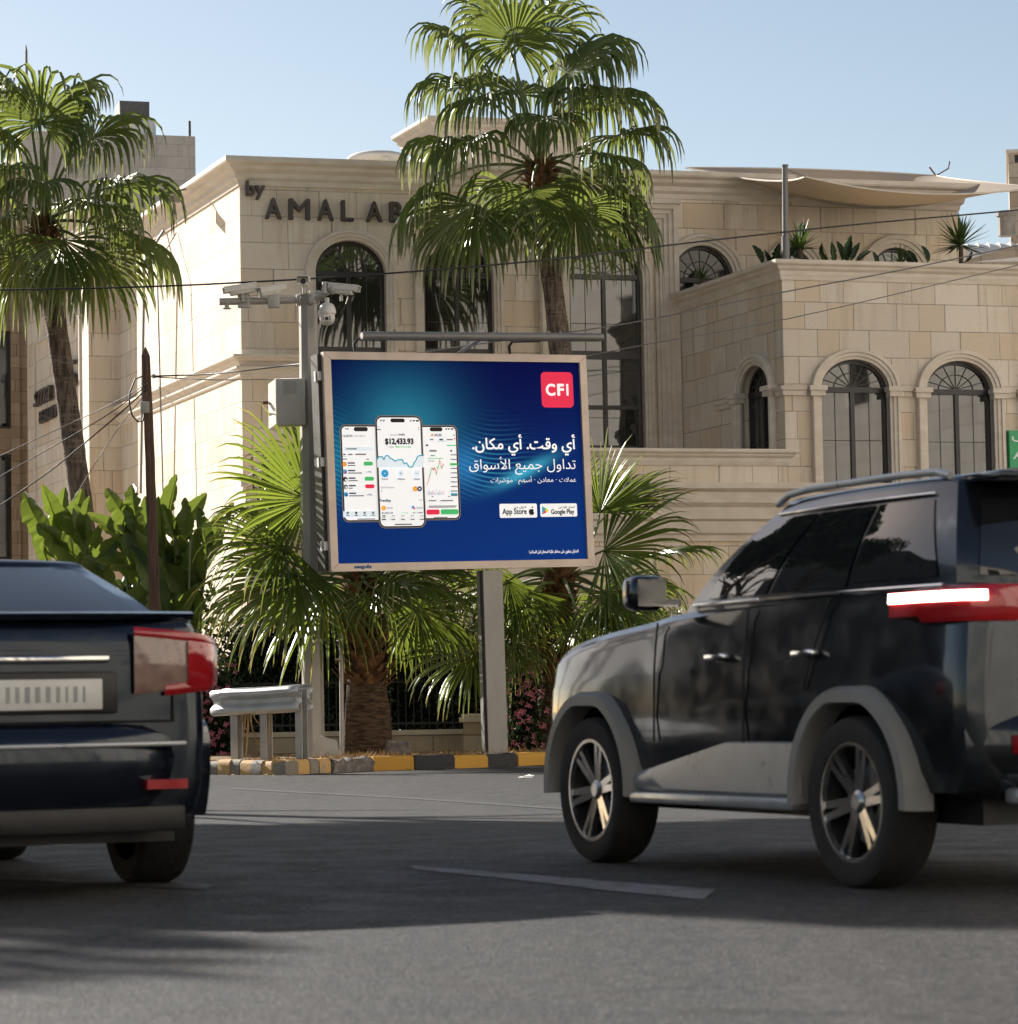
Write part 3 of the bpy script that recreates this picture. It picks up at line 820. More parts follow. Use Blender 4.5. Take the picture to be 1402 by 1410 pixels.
wall_panel(wing, WS, [(.401, 0), (LW - .01, 0), (LW - .01, ZPAR - .02), (.401, ZPAR - .02)], [sh_], .4)
wing.fbox(WS, .006, .40, -.4, -.0, 0, ZPAR - .02)
wo = wing.build('wing_wall', M['stone_wing'], villa, boxuv=True)
wc_ = MB(); moulding(wc_, [WS.w(LW - .02, 0, 0), WS.w(0, 0, 0), W.w(uw_end, 0, 0)], cornice_prof(ZPAR, .36, .22, back=-.45))
wc_.build('cornice', M['trim'], wo)
# impost bands between the arches
zi = wa[3] - .02
pr_i = [(-.03, zi - .11), (.05, zi - .11), (.06, zi - .02), (.10, zi - .01), (.12, zi + .06), (-.03, zi + .06)]
ua_l = wa[0] - wa[1] - .30
ss_l = ss[0] - abs(ss[1]) - .3
imp = MB(); moulding(imp, [WS.w(ss_l, 0, 0), WS.w(0, 0, 0), W.w(ua_l, 0, 0)], pr_i)
imp.build('impost_band', M['trim'], wo); imp = MB(); moulding(imp, [W.w(wa[0] + wa[1] + .3, 0, 0), W.w(wbx[0] - wbx[1] - .3, 0, 0)], pr_i)
imp.build('impost_band', M['trim'], wo); imp = MB(); moulding(imp, [W.w(wbx[0] + wbx[1] + .3, 0, 0), W.w(third[0] - third[1] - .3, 0, 0)], pr_i)
imp.build('impost_band', M['trim'], wo); imp = MB(); moulding(imp, [WS.w(min(LW - .02, ss[0] + abs(ss[1]) + 1.1), 0, 0), WS.w(ss[0] + abs(ss[1]) + .31, 0, 0)], pr_i)
imp.build('impost_band', M['trim'], wo)
tf = MB(); ph_ = [F.w(UW, -.02, 0), WCR - NL * .3 - NF * .3, W.w(uw_end, -.3, 0), F.w(UW + uw_end + 1, -.02, 0)]
tf.prism([V((p.x, p.y, ZPAR - 1.3)) for p in ph_], (0, 0, .2)); tf.build('terrace_floor', M['concrete'], wo)
# --- ground floor in front: sill slab, plain band, heavy cornice, base wall
GO = .55
GF = W.shifted(GO)
gw = MB()
zg1 = GF.hit(1000, 619)[1]; zg2 = GF.hit(1000, 641)[1]; zg3 = GF.hit(1000, 667)[1]; zg4 = GF.hit(1000, 745)[1]
ugl = GF.hit(503, 640)[0]; ugr = GF.hit(1083, 640)[0]
gw.fbox(GF, ugl, ugr, -3.0, 0, zg3 - .05, zg2)
gw.fbox(GF, ugl, uw_end, -.55, -.02, 0.0, zg3)
go = gw.build('ground_floor_wall', M['stone'], villa, boxuv=True)
gc = MB()
moulding(gc, [GF.w(ugl, -3, 0), GF.w(ugl, 0, 0), GF.w(ugr, 0, 0), GF.w(ugr, -.6, 0)], cornice_prof(zg1, zg1 - zg2, .2, back=-3.0 + .1) if False else cornice_prof(zg1, zg1 - zg2, .2, back=-.5))
hh = zg3 - zg4
moulding(gc, [GF.w(ugl, 0, 0), GF.w(uw_end, 0, 0)], [(-.1, zg4), (.02, zg4), (.04, zg4 + .1 * hh), (.10, zg4 + .14 * hh), (.12, zg4 + .34 * hh), (.20, zg4 + .38 * hh), (.22, zg4 + .58 * hh), (.32, zg4 + .66 * hh), (.34, zg4 + .84 * hh), (.46, zg4 + .90 * hh), (.46, zg3), (-.1, zg3)])
gc.build('cornice', M['trim'], go)
# sloping parapet of the garden stair by the corner
sp = MB(); a_ = F.shifted(1.6)
p0 = a_.hit(338, 672); p1 = a_.hit(452, 612)
vsp = [(p0[0], 0.3), (p1[0], .3), (p1[0], p1[1]), (p0[0], p0[1])]
sp.prism([a_.w(u, 0, z) for u, z in vsp], NF * -.3)
spo = sp.build('stair_parapet', M['stone'], villa, boxuv=True)
cp = MB(); cp.hexa([a_.w(p0[0] - .1, .1, p0[1]), a_.w(p1[0], .1, p1[1]), a_.w(p1[0], -.4, p1[1]), a_.w(p0[0] - .1, -.4, p0[1]), a_.w(p0[0] - .1, .1, p0[1] + .16), a_.w(p1[0], .1, p1[1] + .16), a_.w(p1[0], -.4, p1[1] + .16), a_.w(p0[0] - .1, -.4, p0[1] + .16)])
cp.build('coping', M['trim'], spo)
# small floodlight on its bracket under the cornice of the left wall
fl = MB(); u_, z_ = L.hit(279, 262)
fl.tube([L.w(u_, 0, z_ + .1), L.w(u_ + .03, .35, z_ + .02), L.w(u_ + .03, .55, z_ - .05)], .022, 6)
fl.rbox((-.14, -.09, -.11), (.14, .09, .11), .02, M=Matrix.Translation(L.w(u_ + .03, .6, z_ - .14)) @ Matrix.Rotation(R(40), 4, 'Z') @ Matrix.Rotation(R(30), 4, 'X'))
tag(fl.build('floodlight', M['steel']), 'small grey floodlight on a bracket high on the sunlit side wall', 'floodlight')
# drain pipes and drop cables down the sunlit wall
for xa, ya, xb, yb_, r_, nm_, lab in ((228, 315, 222, 680, .03, 'cable', 'thick grey cable hanging down the sunlit wall to the wooden pole'), (244, 320, 254, 690, .016, 'cable', 'thin grey cable running down the sunlit wall beside the thicker one')):
    c_ = MB(); ps = []
    for k in range(9):
        t = k / 8; u_, z_ = L.hit(xa + (xb - xa) * t, ya + (yb_ - ya) * t)
        ps.append(L.w(u_, .45 if k else .02, z_))
    c_.tube(ps, r_, 6)
    tag(c_.build(nm_, M['cable_grey'], smooth=60), lab, 'cable')

# ================================================================== shade sail and terrace planting
sl = thing('shade_sail', 'beige fabric shade sail stretched over the roof terrace', 'shade sail', W.w(0, -.5, ZPAR))
pa, pb_, pc, pd = P(944, 231, 59.6), P(1109, 243, WCR.y + .7), P(1289, 242, 63.0), P(1430, 258, 58.5)
rows = []
for i in range(31):
    v_ = i / 30
    row = []
    for j in range(31):
        u_ = j / 30
        # u along the front edge (b->d) and back edge (a->c); v from front to back
        q = pb_.lerp(pd, u_).lerp(pa.lerp(pc, u_), v_)
        su, sv = 4 * u_ * (1 - u_), 4 * v_ * (1 - v_)
        q.z -= .46 * su * sv + .13 * su * (1 - v_) + .05 * su * v_ + .15 * sv * (1 - u_)
        q += (pd - pb_).normalized() * (.5 * sv * (1 - 2 * u_)) * (1 if True else 0)
        q += V((0, 1, 0)) * (.55 * su * (1 - 2 * v_))
        row.append(q)
    rows.append(row)
m_, nt_, b_ = nodes_of('sail_cloth'); q_ = NB(nt_)
wv = q_.noise(q_.obj(), 120.0, 2.0)
q_.put(b_.inputs['Base Color'], q_.mix(wv, (0.36, 0.30, 0.235), (0.45, 0.385, 0.31))); b_.inputs['Roughness'].default_value = .9
t_ = q_.n('ShaderNodeBsdfTranslucent'); t_.inputs[0].default_value = (.42, .27, .13, 1)
mx_ = q_.n('ShaderNodeMixShader'); mx_.inputs[0].default_value = .16
nt_.links.new(b_.outputs[0], mx_.inputs[1]); nt_.links.new(t_.outputs[0], mx_.inputs[2]); nt_.links.new(mx_.outputs[0], nt_.nodes['Material Output'].inputs[0])
b = MB(); b.grid(rows); b.build('fabric', m_, sl, smooth=179, fixn=False)
b = MB(); edge = rows[0] + [r_[-1] for r_ in rows] + rows[-1][::-1] + [r_[0] for r_ in rows][::-1]
b.tube(edge, .018, 5); b.build('hem', M['trim'], sl)
b = MB(); pf = P(1082, 356, WCR.y + .45); pt = P(1081, 229, WCR.y + .45); pl = pf - V((0, 0, 1.1))
b.tube([pl, pf + (pt - pf) * .24, pf + (pt - pf) * .241, pt], [.075, .075, .058, .055], 12); b.tube([pt, pt + V((0, 0, .03))], .065, 12)
b.tube([pf + (pt - pf) * .97, pb_], .012, 5); b.build('post', M['steel'], sl, smooth=40)
b = MB(); pz = P(1306, 232, 63.3)
b.tube([pc, P(1280, 230, 63.0)], .02, 5); b.tube([pc, pz, P(1308, 222, 63.3)], .015, 5); b.build('fixing', M['rust'], sl)

def blade(mb, base, tip, w, up, sag=0.0, n=7, fold=.25, shape=None, rid=0.0, split=None, rng=None):
    """a leaf blade from base to tip; sag bends it under its own weight; uv for the leaf material"""
    base, tip = V(base), V(tip); ax = tip - base; l = ax.length
    side = ax.cross(up).normalized() if ax.cross(up).length > 1e-6 else V((1, 0, 0))
    nr = side.cross(ax).normalized()
    vs = []; uv = []
    for k in range(n + 1):
        t = k / n
        c = base + ax * t + nr * (sag * l * 4 * t * (1 - t)) * .5
        ww = w * (shape(t) if shape else math.sin(math.pi * min(1, t * .97 + .03)) ** .6)
        j = (rng.uniform(.86, 1.08) if rng.random() < .88 else rng.uniform(.55, .8)) if (rng and split and 0 < k < n) else 1
        vs += [c - side * ww * j + nr * fold * ww, c, c + side * ww * ((rng.uniform(.86, 1.08) if rng.random() < .88 else rng.uniform(.55, .8)) if (rng and split and 0 < k < n) else 1) + nr * fold * ww]
        uv += [(rid, t)] * 3
    fs = []
    for k in range(n):
        a = k * 3
        fs += [(a, a + 1, a + 4, a + 3), (a + 1, a + 2, a + 5, a + 4)]
    mb.add(vs, fs)
    mb.uv.extend(uv)
def newleaf():
    b = MB(); b.uv = []; return b
def yucca(name, c, r_, nl, label, seed, upness=.15, stem=None):
    rg = random.Random(seed); t_ = thing(name, label, 'plant', c, 'spiky plants on the roof terrace')
    mb = newleaf()
    for k in range(nl):
        az = k * 2.39996 + rg.uniform(-.2, .2); el = math.asin(min(1, max(-.5, upness + rg.uniform(-.45, .85))))
        d = V((math.cos(az) * math.cos(el), math.sin(az) * math.cos(el), math.sin(el)))
        l = r_ * rg.uniform(.8, 1.08)
        blade(mb, V(c) + d * .03, V(c) + d * l, .034 * r_ / .6, V((0, 0, 1)) if abs(d.z) < .95 else V((1, 0, 0)), sag=rg.uniform(-.02, .06), n=5, fold=.3, shape=lambda t: (1 - t) ** .7 * (.6 + .4 * min(1, t * 6)), rid=rg.random())
    mb.build('leaves', M['yucca'], t_, fixn=False)
    s_ = MB(); lo = stem if stem is not None else 1.2
    s_.tube([V(c) + V((0, 0, -lo)), V(c) + V((.02, 0, 0))], [.06, .045], 7); s_.build('stem', M['twig'], t_)
yucca('yucca', P(1101, 343, WCR.y + 1.3), .62, 46, 'bright spiky yucca close behind the sail post on the terrace', 1, .3)
yucca('yucca', P(1322, 338, WCR.y + 3.2), .72, 64, 'large round spiky yucca at the right end of the terrace parapet', 2, .15)
yucca('yucca', P(1240, 363, WCR.y + 2.2), .42, 30, 'small pale spiky plant in the middle of the terrace parapet', 3, .55)
yucca('yucca', P(966, 385, WCR.y + 4.0), .42, 34, 'small dark spiky plant before the arched window left of the sail post', 4, .3)
def paddle_shape(t): return (math.sin(math.pi * min(1, .05 + t * .94)) ** .6) * (1.08 - .35 * t)
def paddle_plant(name, leaves, Y, w, label, group, ground, seed, material='banana', cat='plant', spread=.5, wk=1.0, fill=None, stretch=1.0):
    """leaves: (base px, base py, tip px, tip py)"""
    rg = random.Random(seed)
    bx = sum(l[0] for l in leaves) / len(leaves); foot = P(bx, 860, Y); foot.z = ground
    t_ = thing(name, label, cat, foot, group)
    mb = newleaf(); st = MB()
    if fill:
        leaves = list(leaves)
        for k in range(fill[4]):
            x0 = rg.uniform(fill[0], fill[1]); y0 = rg.uniform(fill[2], fill[3]); a = R(rg.uniform(25, 155)); l = rg.uniform(55, 88)
            leaves.append((x0, y0, x0 + math.cos(a) * l * (1 if rg.random() < .9 else 1.2), y0 - math.sin(a) * l))
    for (x0, y0, x1, y1) in leaves:
        y_ = Y + rg.uniform(-spread, spread)
        a_, b_ = P(x0, y0, y_ + .1), P(x1, y1, y_ + rg.uniform(-spread, spread) * .6)
        a_ = b_ + (a_ - b_) * stretch
        l = (b_ - a_).length
        up = V((rg.uniform(-.6, .6), -1, rg.uniform(.1, .7)))
        n = 17; rid = rg.random()
        blade(mb, a_, b_, min(w, l * .21) * wk * rg.uniform(.85, 1.1), up, sag=rg.uniform(-.10, .42), n=n, fold=rg.uniform(.3, .9), shape=paddle_shape, rid=rid, split=True, rng=rg)
        fx = foot + V((rg.uniform(-.25, .25), rg.uniform(-.2, .2), 0))
        mid = fx.lerp(a_, .6) + V((rg.uniform(-.05, .05), 0, .1))
        st.tube([fx, mid, a_, a_.lerp(b_, .5) + (0, 0, 0) if False else a_], [.035, .025, .018, .016], 6)
        st.tube([a_, a_.lerp(b_, .5), a_.lerp(b_, .9)], [.014, .009, .004], 4)
    mb.build('leaves', M[material], t_, fixn=False)
    st.build('stalks', M['petiole'], t_, smooth=60)
    return t_
TY = WCR.y + 1.6
paddle_plant('banana_plant', [(1050, 362, 1036, 338), (1058, 362, 1052, 344), (1064, 364, 1074, 335), (1075, 365, 1100, 336), (1095, 355, 1106, 306)], TY, .17, 'dark paddle leaved plant behind the terrace parapet left of the sail post', 'paddle leaved plants on the roof terrace', ZPAR - 1.2, 21, 'banana_dark')
paddle_plant('banana_plant', [(1140, 358, 1132, 334), (1148, 360, 1145, 333), (1160, 358, 1152, 332), (1166, 358, 1172, 324), (1172, 358, 1184, 334), (1180, 360, 1200, 346), (1138, 362, 1128, 345)], TY, .17, 'dark paddle leaved plant in the middle of the terrace parapet', 'paddle leaved plants on the roof terrace', ZPAR - 1.2, 22, 'banana_dark')
paddle_plant('banana_plant', [(1278, 360, 1269, 338), (1210, 362, 1202, 346), (1262, 364, 1250, 344), (1330, 360, 1338, 345)], TY + .6, .14, 'low dark leaved plant toward the right end of the terrace parapet', 'paddle leaved plants on the roof terrace', ZPAR - 1.2, 23, 'banana_dark')

# ================================================================== neighbouring buildings
def facade_box(name, label, F_, u0, u1, dep, z0, z1, m, wins=(), group=None, cop=.12):
    t_ = thing(name, label, 'building', F_.w((u0 + u1) / 2, -dep / 2, 0), group)
    b = MB()
    if wins:
        wall_panel(b, F_, [(u0, z0), (u1, z0), (u1, z1), (u0, z1)], [[(a, c), (b2, c), (b2, d), (a, d)] for a, b2, c, d in wins], .3)
        b.fbox(F_, u0, u1, -dep, -.301, z0, z1 - .002)
    else:
        b.fbox(F_, u0, u1, -dep, 0, z0, z1)
    w_ = b.build('wall', m, t_, boxuv=True)
    if cop:
        c_ = MB(); c_.fbox(F_, u0 - .06, u1 + .06, -dep - .06, .06, z1, z1 + cop); c_.build('coping', M['trim'], t_)
    for a, b2, c, d in wins:
        f_ = MB()
        for q in ((a, a + .07, c, d), (b2 - .07, b2, c, d), (a + .07, b2 - .07, c, c + .07), (a + .07, b2 - .07, d - .07, d), ((a + b2) / 2 - .03, (a + b2) / 2 + .03, c + .07, d - .07)):
            f_.fbox(F_, q[0], q[1], -.2, -.1, q[2], q[3])
        fo = f_.build('window', M['bronze'], t_)
        p_ = MB(); p_.add([F_.w(a, -.15, c), F_.w(b2, -.15, c), F_.w(b2, -.15, d), F_.w(a, -.15, d)], [(0, 1, 2, 3)]); p_.build('pane', M['pane_dark'], fo)
    return t_
Fb = Frame(P(270, 300, 86), DF, NF)
zb1 = Fb.hit(250, 187)[1]; ub = Fb.hit(168, 187)[0]
t_ = facade_box('stone_block', 'pale grey stone building with a flat roof rising behind the villa at left', Fb, Fb.hit(30, 250)[0], 0, 9, 0, zb1, M['stone_grey'], cop=0)
b = MB(); b.tube([Fb.w(Fb.hit(265, 187)[0], -.5, zb1), Fb.w(Fb.hit(265, 187)[0], -.5, Fb.hit(265, 162)[1])], .04, 6); b.build('roof_pipe', M['iron'], t_)
tk = thing('water_tank', 'dark square water tank on a stand on the grey building roof behind the left palm', 'water tank', Fb.w(ub, -2, zb1))
u0, z1 = Fb.hit(172, 129); u1, z0 = Fb.hit(213, 172)
b = MB(); b.hexa([Fb.w(*q) for q in ((u0, -1, z0), (u1, -1, z0), (u1, -2.2, z0), (u0, -2.2, z0), (u0 - .02, -1, z1), (u1, -1, z1), (u1, -2.2, z1), (u0, -2.2, z1))]); b.build('tank', M['tank'], tk)
b = MB()
for u_ in (u0 + .03, u1 - .06): 
    b.fbox(Fb, u_, u_ + .05, -1.05, -1.0, zb1, z0); b.fbox(Fb, u_, u_ + .05, -2.2, -2.15, zb1, z0)
b.fbox(Fb, u0, u1, -1.05, -1.0, z0 - .06, z0 - .001)
b.build('stand', M['rust'], tk)
b = MB(); b.rbox((-.35, -.3, 0), (.35, .3, .55), .08, M=Matrix.Translation(Fb.w(Fb.hit(203, 180)[0], -.8, zb1))); b.build('cistern', M['white_paint'], tk)
# aerial on the far left, behind the palm
b = MB(); b.tube([P(37, 160, 84), P(36, 70, 84), P(35.5, 62, 84)], [.05, .04, .015], 6)
tag(b.build('roof_mast', M['cable_grey']), 'thin dark mast sticking up behind the top of the left palm', 'mast')
# brown building at the far left edge
Fo = Frame(P(38, 600, 74), DF, NF)
z_o = Fo.hit(20, 235)[1]
uo = Fo.hit(17, 600)[0]; uo2 = Fo.hit(-10, 600)[0]
facade_box('stone_block', 'brown stone building with tall dark windows at the left edge behind the palm', Fo, -4.2, 0, 8, 0, z_o, M['stone_old'], wins=((uo2 - .3, uo, Fo.hit(10, 590)[1], Fo.hit(10, 455)[1]), (uo2 - .3, uo, Fo.hit(10, 770)[1], Fo.hit(10, 625)[1])))
b = MB(); b.fbox(Fo, Fo.hit(15, 600)[0], Fo.hit(27, 600)[0], .0, .12, 0, z_o - .3); 
tag(b.build('downpipe_pilaster', M['stone_old'], boxuv=True), 'brown stone pilaster between the far left window and the villa side wall', 'pilaster')
# right edge: tower, vaulted roof, rough wall
Ft = Frame(P(1391, 300, 78), (.985, -.17))
zt_ = Ft.hit(1395, 211)[1]
facade_box('stone_tower', 'narrow tan stone building with a small window at the right edge', Ft, 0, 6, 6, 0, zt_, M['stone_low'], wins=((Ft.hit(1397.5, 220)[0], Ft.hit(1397.5, 220)[0] + 1.2, Ft.hit(1398, 224)[1], Ft.hit(1398, 213)[1]),), cop=.1)
vt = thing('vaulted_roof', 'white rounded vault roof ribs beyond the right end of the terrace', 'roof', P(1360, 345, 72))
b = MB()
yv = 72
va, vb = P(1333, 352, yv), P(1440, 344, yv); rv = abs(P(1360, 318, yv).z - va.z)
def varc(x, r_): return [V((x, yv + r_ - r_ * math.cos(R(k * 9)), va.z - .25 + r_ * math.sin(R(k * 9)))) for k in range(21)]
b.grid([varc(va.x + (vb.x - va.x) * k / 10, rv) for k in range(11)])
for k in range(7):
    x = va.x + .05 + k * .27; b.grid([varc(x, rv), varc(x, rv + .05), varc(x + .07, rv + .05), varc(x + .07, rv)])
b.build('vaults', M['white_paint'], vt, smooth=50)
b = MB(); b.hexa([P(1328, 362, 70), P(1440, 350, 70), P(1440, 350, 70.6), P(1328, 362, 70.6), P(1336, 356, 70), P(1440, 327, 70), P(1440, 327, 70.6), P(1336, 356, 70.6)])
b.box((P(1328, 362, 70).x, 70.02, 0), (P(1440, 350, 70).x, 70.6, P(1328, 361, 70).z))
b.build('gable_wall', M['stone_low'], vt, boxuv=True)
b = MB(); b.lathe([(0, 0), (.22, 0), (.22, .5), (.26, .5), (.26, .62), (0, .62)], 12, Matrix.Translation(P(1387, 325, 72.5))); b.build('chimney', M['concrete'], vt)
# unseen dark block added at left for car reflections and road shade, and the block across the road mirrored in the windows
Fs = Frame((-48, 31), (1, 0), (0, -1))
facade_box('street_block', 'unseen dark grey block added at the left to darken the reflections in the car paint', Fs, 0, 19, 12, 0, 14, M['slate_wall'], wins=[(1.5 + 3.6 * k, 3.2 + 3.6 * k, 1.2 + 3.4 * j, 3.0 + 3.4 * j) for k in range(5) for j in range(4)])
Fr_ = Frame((17, 49), (.12, -1), (-1, -.12))  # added out of view; its sunlit face throws warm light on the villa
facade_box('street_block', 'unseen pale stone block added right of the road to bounce light onto the villa, mirrored in its windows', Fr_, 0, 58, 10, 0, 24, M['stone_pale'], wins=[(2.5 + 6.2 * k, 3.6 + 6.2 * k, 1.4 + 3.4 * j, 2.9 + 3.4 * j) for k in range(9) for j in range(7)])
Fm = Frame((80, -36), (-1, .28), (.27, .96))
facade_box('street_block', 'long stone street block across the road behind the viewer, mirrored in the villa windows', Fm, 0, 94, 10, 0, 24, M['stone_pale'], wins=[(2 + 4.5 * k, 4 + 4.5 * k, 1.2 + 3.4 * j, 3.1 + 3.4 * j) for k in range(20) for j in range(7)])
# ================================================================== palms
def frond(mb, st, crown, hub, D, rad, spread=235, droop=1.0, nseg=38, rng=None, N=None, K=9, cup=.12, young=False, sw=.028, sup=None):
    """one fan leaf: stalk from the crown to the hub, pleated segments that hang at the tips"""
    crown, hub, D = V(crown), V(hub), V(D).normalized()
    up = V((0, 0, 1))
    if N is None:
        N = up - D * up.dot(D)
        if N.length < .35:
            out = hub - crown; out.z = 0
            N = -(out.normalized() if out.length > .05 else V((0, 1, 0)))
            N = N - D * N.dot(D)
    N = V(N); N = (N - D * N.dot(D)).normalized()
    Sd = D.cross(N).normalized()
    down = V((0, 0, -1))
    sp = R(spread); rid = rng.random()
    vs, uv, fs = [], [], []
    da = sp / nseg
    for i in range(nseg):
        a = -sp / 2 + da * (i + .5) + rng.uniform(-.022, .022)
        d = (D * math.cos(a) + Sd * math.sin(a) + N * (cup * (1 - math.cos(a)) + rng.uniform(-.07, .07))).normalized()
        cdir = (Sd * math.cos(a) - D * math.sin(a)).normalized()
        l = rad * (1.38 if not young else 1.08) * (.78 + .22 * math.cos(a * .8)) * rng.uniform(.80, 1.08)
        p = hub.copy(); step = l / K
        weak = rng.uniform(.55, 1.5) * droop * (2.0 if not young else 1.25)
        start = .40 if not young else .50
        cutp = .50 if not young else .46
        b = len(vs); rr = min(1, max(0, rid * .7 + rng.random() * .3))
        for k in range(K + 1):
            t = k / K
            if k:
                g = max(0.0, t - start) / (1 - start)
                d = (d + down * (weak * (g ** 1.3) * 1.05 + .03 * droop)).normalized()
                p = p + d * step
            wfull = math.tan(da / 2) * l * cutp
            w = wfull * (t / cutp) if t < cutp else wfull * max(.05, (1 - (t - cutp) / (1 - cutp)) ** (.6 if not young else .75))
            w = max(w, .0025)
            c2 = (cdir - d * cdir.dot(d)); c2 = c2.normalized() if c2.length > 1e-4 else cdir
            nr = d.cross(c2).normalized()
            if nr.dot(N) < 0: nr = -nr
            f = w * .55
            vs += [p - c2 * w - nr * f, p + nr * f, p + c2 * w - nr * f]
            uv += [(rr, t)] * 3
        for k in range(K):
            q = b + k * 3
            fs += [(q, q + 1, q + 4, q + 3), (q + 1, q + 2, q + 5, q + 4)]
    mb.add(vs, fs, 0); mb.uv.extend(uv)
    # stalk
    dirn = (hub - crown); l = dirn.length
    c1 = crown + V((dirn.x * .25, dirn.y * .25, max(dirn.z * .3, .10 * l)))
    c2 = hub - D * (l * .4)
    pts = []
    for k in range(9):
        t = k / 8
        pts.append(crown * (1 - t) ** 3 + c1 * 3 * t * (1 - t) ** 2 + c2 * 3 * t * t * (1 - t) + hub * t ** 3)
    pts.append(hub + D * rad * .18)
    n0 = len(mb.v)
    mb.tube(pts, [sw * (1.35 - .8 * k / 9) for k in range(10)], 5, mi=1)
    mb.uv.extend([(0.5, 0.2)] * (len(mb.v) - n0))
def trunk_mesh(pts, radii, seed, n=18, rough=.012, step=.12):
    mb = MB(); fine = []; rr = []
    pts = [V(p) for p in pts]
    for i in range(len(pts) - 1):
        m = max(2, int((pts[i + 1] - pts[i]).length / step))
        for k in range(m):
            t = k / m; fine.append(pts[i].lerp(pts[i + 1], t)); rr.append(radii[i] + (radii[i + 1] - radii[i]) * t)
    fine.append(pts[-1]); rr.append(radii[-1])
    rows = []
    for p, r_ in zip(fine, rr):
        row = []
        for k in range(n):
            a = 2 * math.pi * k / n
            q = r_ + rough * 1.6 * mnoise.noise(V((math.cos(a) * 2 + seed, math.sin(a) * 2, p.z * 1.4))) + rough * mnoise.noise(V((math.cos(a) * 5, math.sin(a) * 5 + seed, p.z * 9)))
            row.append(p + V((math.cos(a) * q, math.sin(a) * q, 0)))
        rows.append(row)
    mb.grid(rows, closed=True)
    return mb
def boots(mb, pts, radii, count, seed, ln=.22, w=.05, up0=.5):
    """old leaf bases standing off the trunk"""
    rg = random.Random(seed)
    for k in range(count):
        t = k / count; i = min(int(t * (len(pts) - 1)), len(pts) - 2); f = t * (len(pts) - 1) - i
        c = V(pts[i]).lerp(V(pts[i + 1]), f); r_ = radii[i] + (radii[i + 1] - radii[i]) * f
        a = k * 2.39996 + rg.uniform(-.25, .25)
        o = V((math.cos(a), math.sin(a), 0)); s_ = V((-o.y, o.x, 0))
        l = ln * rg.uniform(.6, 1.3); u_ = up0 + rg.uniform(-.35, .4)
        b0 = c + o * (r_ * .88); b1 = b0 + (o * .75 + V((0, 0, u_))).normalized() * l * .55; b2 = b1 + (o * (.55 + rg.uniform(-.2, .3)) + V((0, 0, u_ + rg.uniform(-.3, .3))) + s_ * rg.uniform(-.4, .4)).normalized() * l * .6
        ww = w * rg.uniform(.8, 1.3)
        rows = []
        for q, wk, th in ((b0, ww * 1.5, .03), (b1, ww, .022), (b2, ww * rg.uniform(.25, .6), .01)):
            nn = V((0, 0, 1)) * th
            rows.append([q - s_ * wk, q - nn + o * .0, q + s_ * wk, q + nn])
        mb.grid(rows, closed=True); mb.add(rows[-1], [(0, 1, 2, 3)])
def palm(name, label, Y, ground, crown_px, trunk_px, tr_r, fronds, seed, mkey, px_s, boot=None, extra=0, droop=1.0, young=False, pet=.028, cat='palm tree', sp=235, extra_z=(-.3, .6), hole=None, nseg=40):
    rg = random.Random(seed)
    crown = P(*crown_px, Y)
    tps = [P(x, y, Y) for x, y in trunk_px]
    foot = tps[0].copy(); foot.z = ground - .05; tps[0] = foot
    t_ = thing(name, label, cat, (foot.x, foot.y, ground), 'fan palms in front of the villa')
    tm = trunk_mesh(tps, tr_r, seed); tm.build('trunk', M['bark_low' if young else 'bark'], t_, smooth=50, fixn=False)
    if boot:
        b = MB()
        for pxs, rs, cnt, ln, w_, u0 in boot:
            boots(b, [P(x, y, Y) for x, y in pxs], rs, cnt, seed + len(b.v), ln, w_, u0)
        b.build('leaf_bases', M['boots'], t_, fixn=False)
    s_ = FPX / Y
    for fr_ in fronds:
        (hx, hy), dz, (dx, dy), rpx = fr_[:4]
        opt = fr_[4] if len(fr_) > 4 else {}
        hub = P(hx, hy, Y + dz)
        D = V((dx, opt.get('dd', (.55 if dz > 0 else -.55) * (abs(dz) > .15)), dy))
        mb = newleaf()
        frond(mb, None, crown + V((rg.uniform(-.06, .06), rg.uniform(-.06, .06), rg.uniform(-.12, .12))), hub, D, rpx / s_, spread=opt.get('sp', sp), droop=opt.get('droop', droop), rng=rg, N=opt.get('N'), young=young, sw=pet, cup=opt.get('cup', .14), nseg=nseg)
        mb.build('frond', [M[mkey], M['petiole']], t_, fixn=False, smooth=None)
    # leaves turned away from the road, filling the far side of the crown
    for k in range(extra):
        az = R(20) + R(140) * (k + .5) / extra + rg.uniform(-.15, .15); el = rg.uniform(*extra_z)
        d = V((math.cos(az) * math.cos(el), math.sin(az) * math.cos(el), math.sin(el)))
        hub = crown + d * (px_s / s_) * rg.uniform(.75, 1.0)
        D = (d + V((0, 0, -.25))).normalized()
        mb = newleaf()
        frond(mb, None, crown, hub, D, px_s / s_ * rg.uniform(.95, 1.15), spread=sp, droop=droop, rng=rg, young=young, sw=pet, nseg=nseg)
        mb.build('frond', [M[mkey], M['petiole']], t_, fixn=False)
    return t_
FRONT = (0, -1, .25)
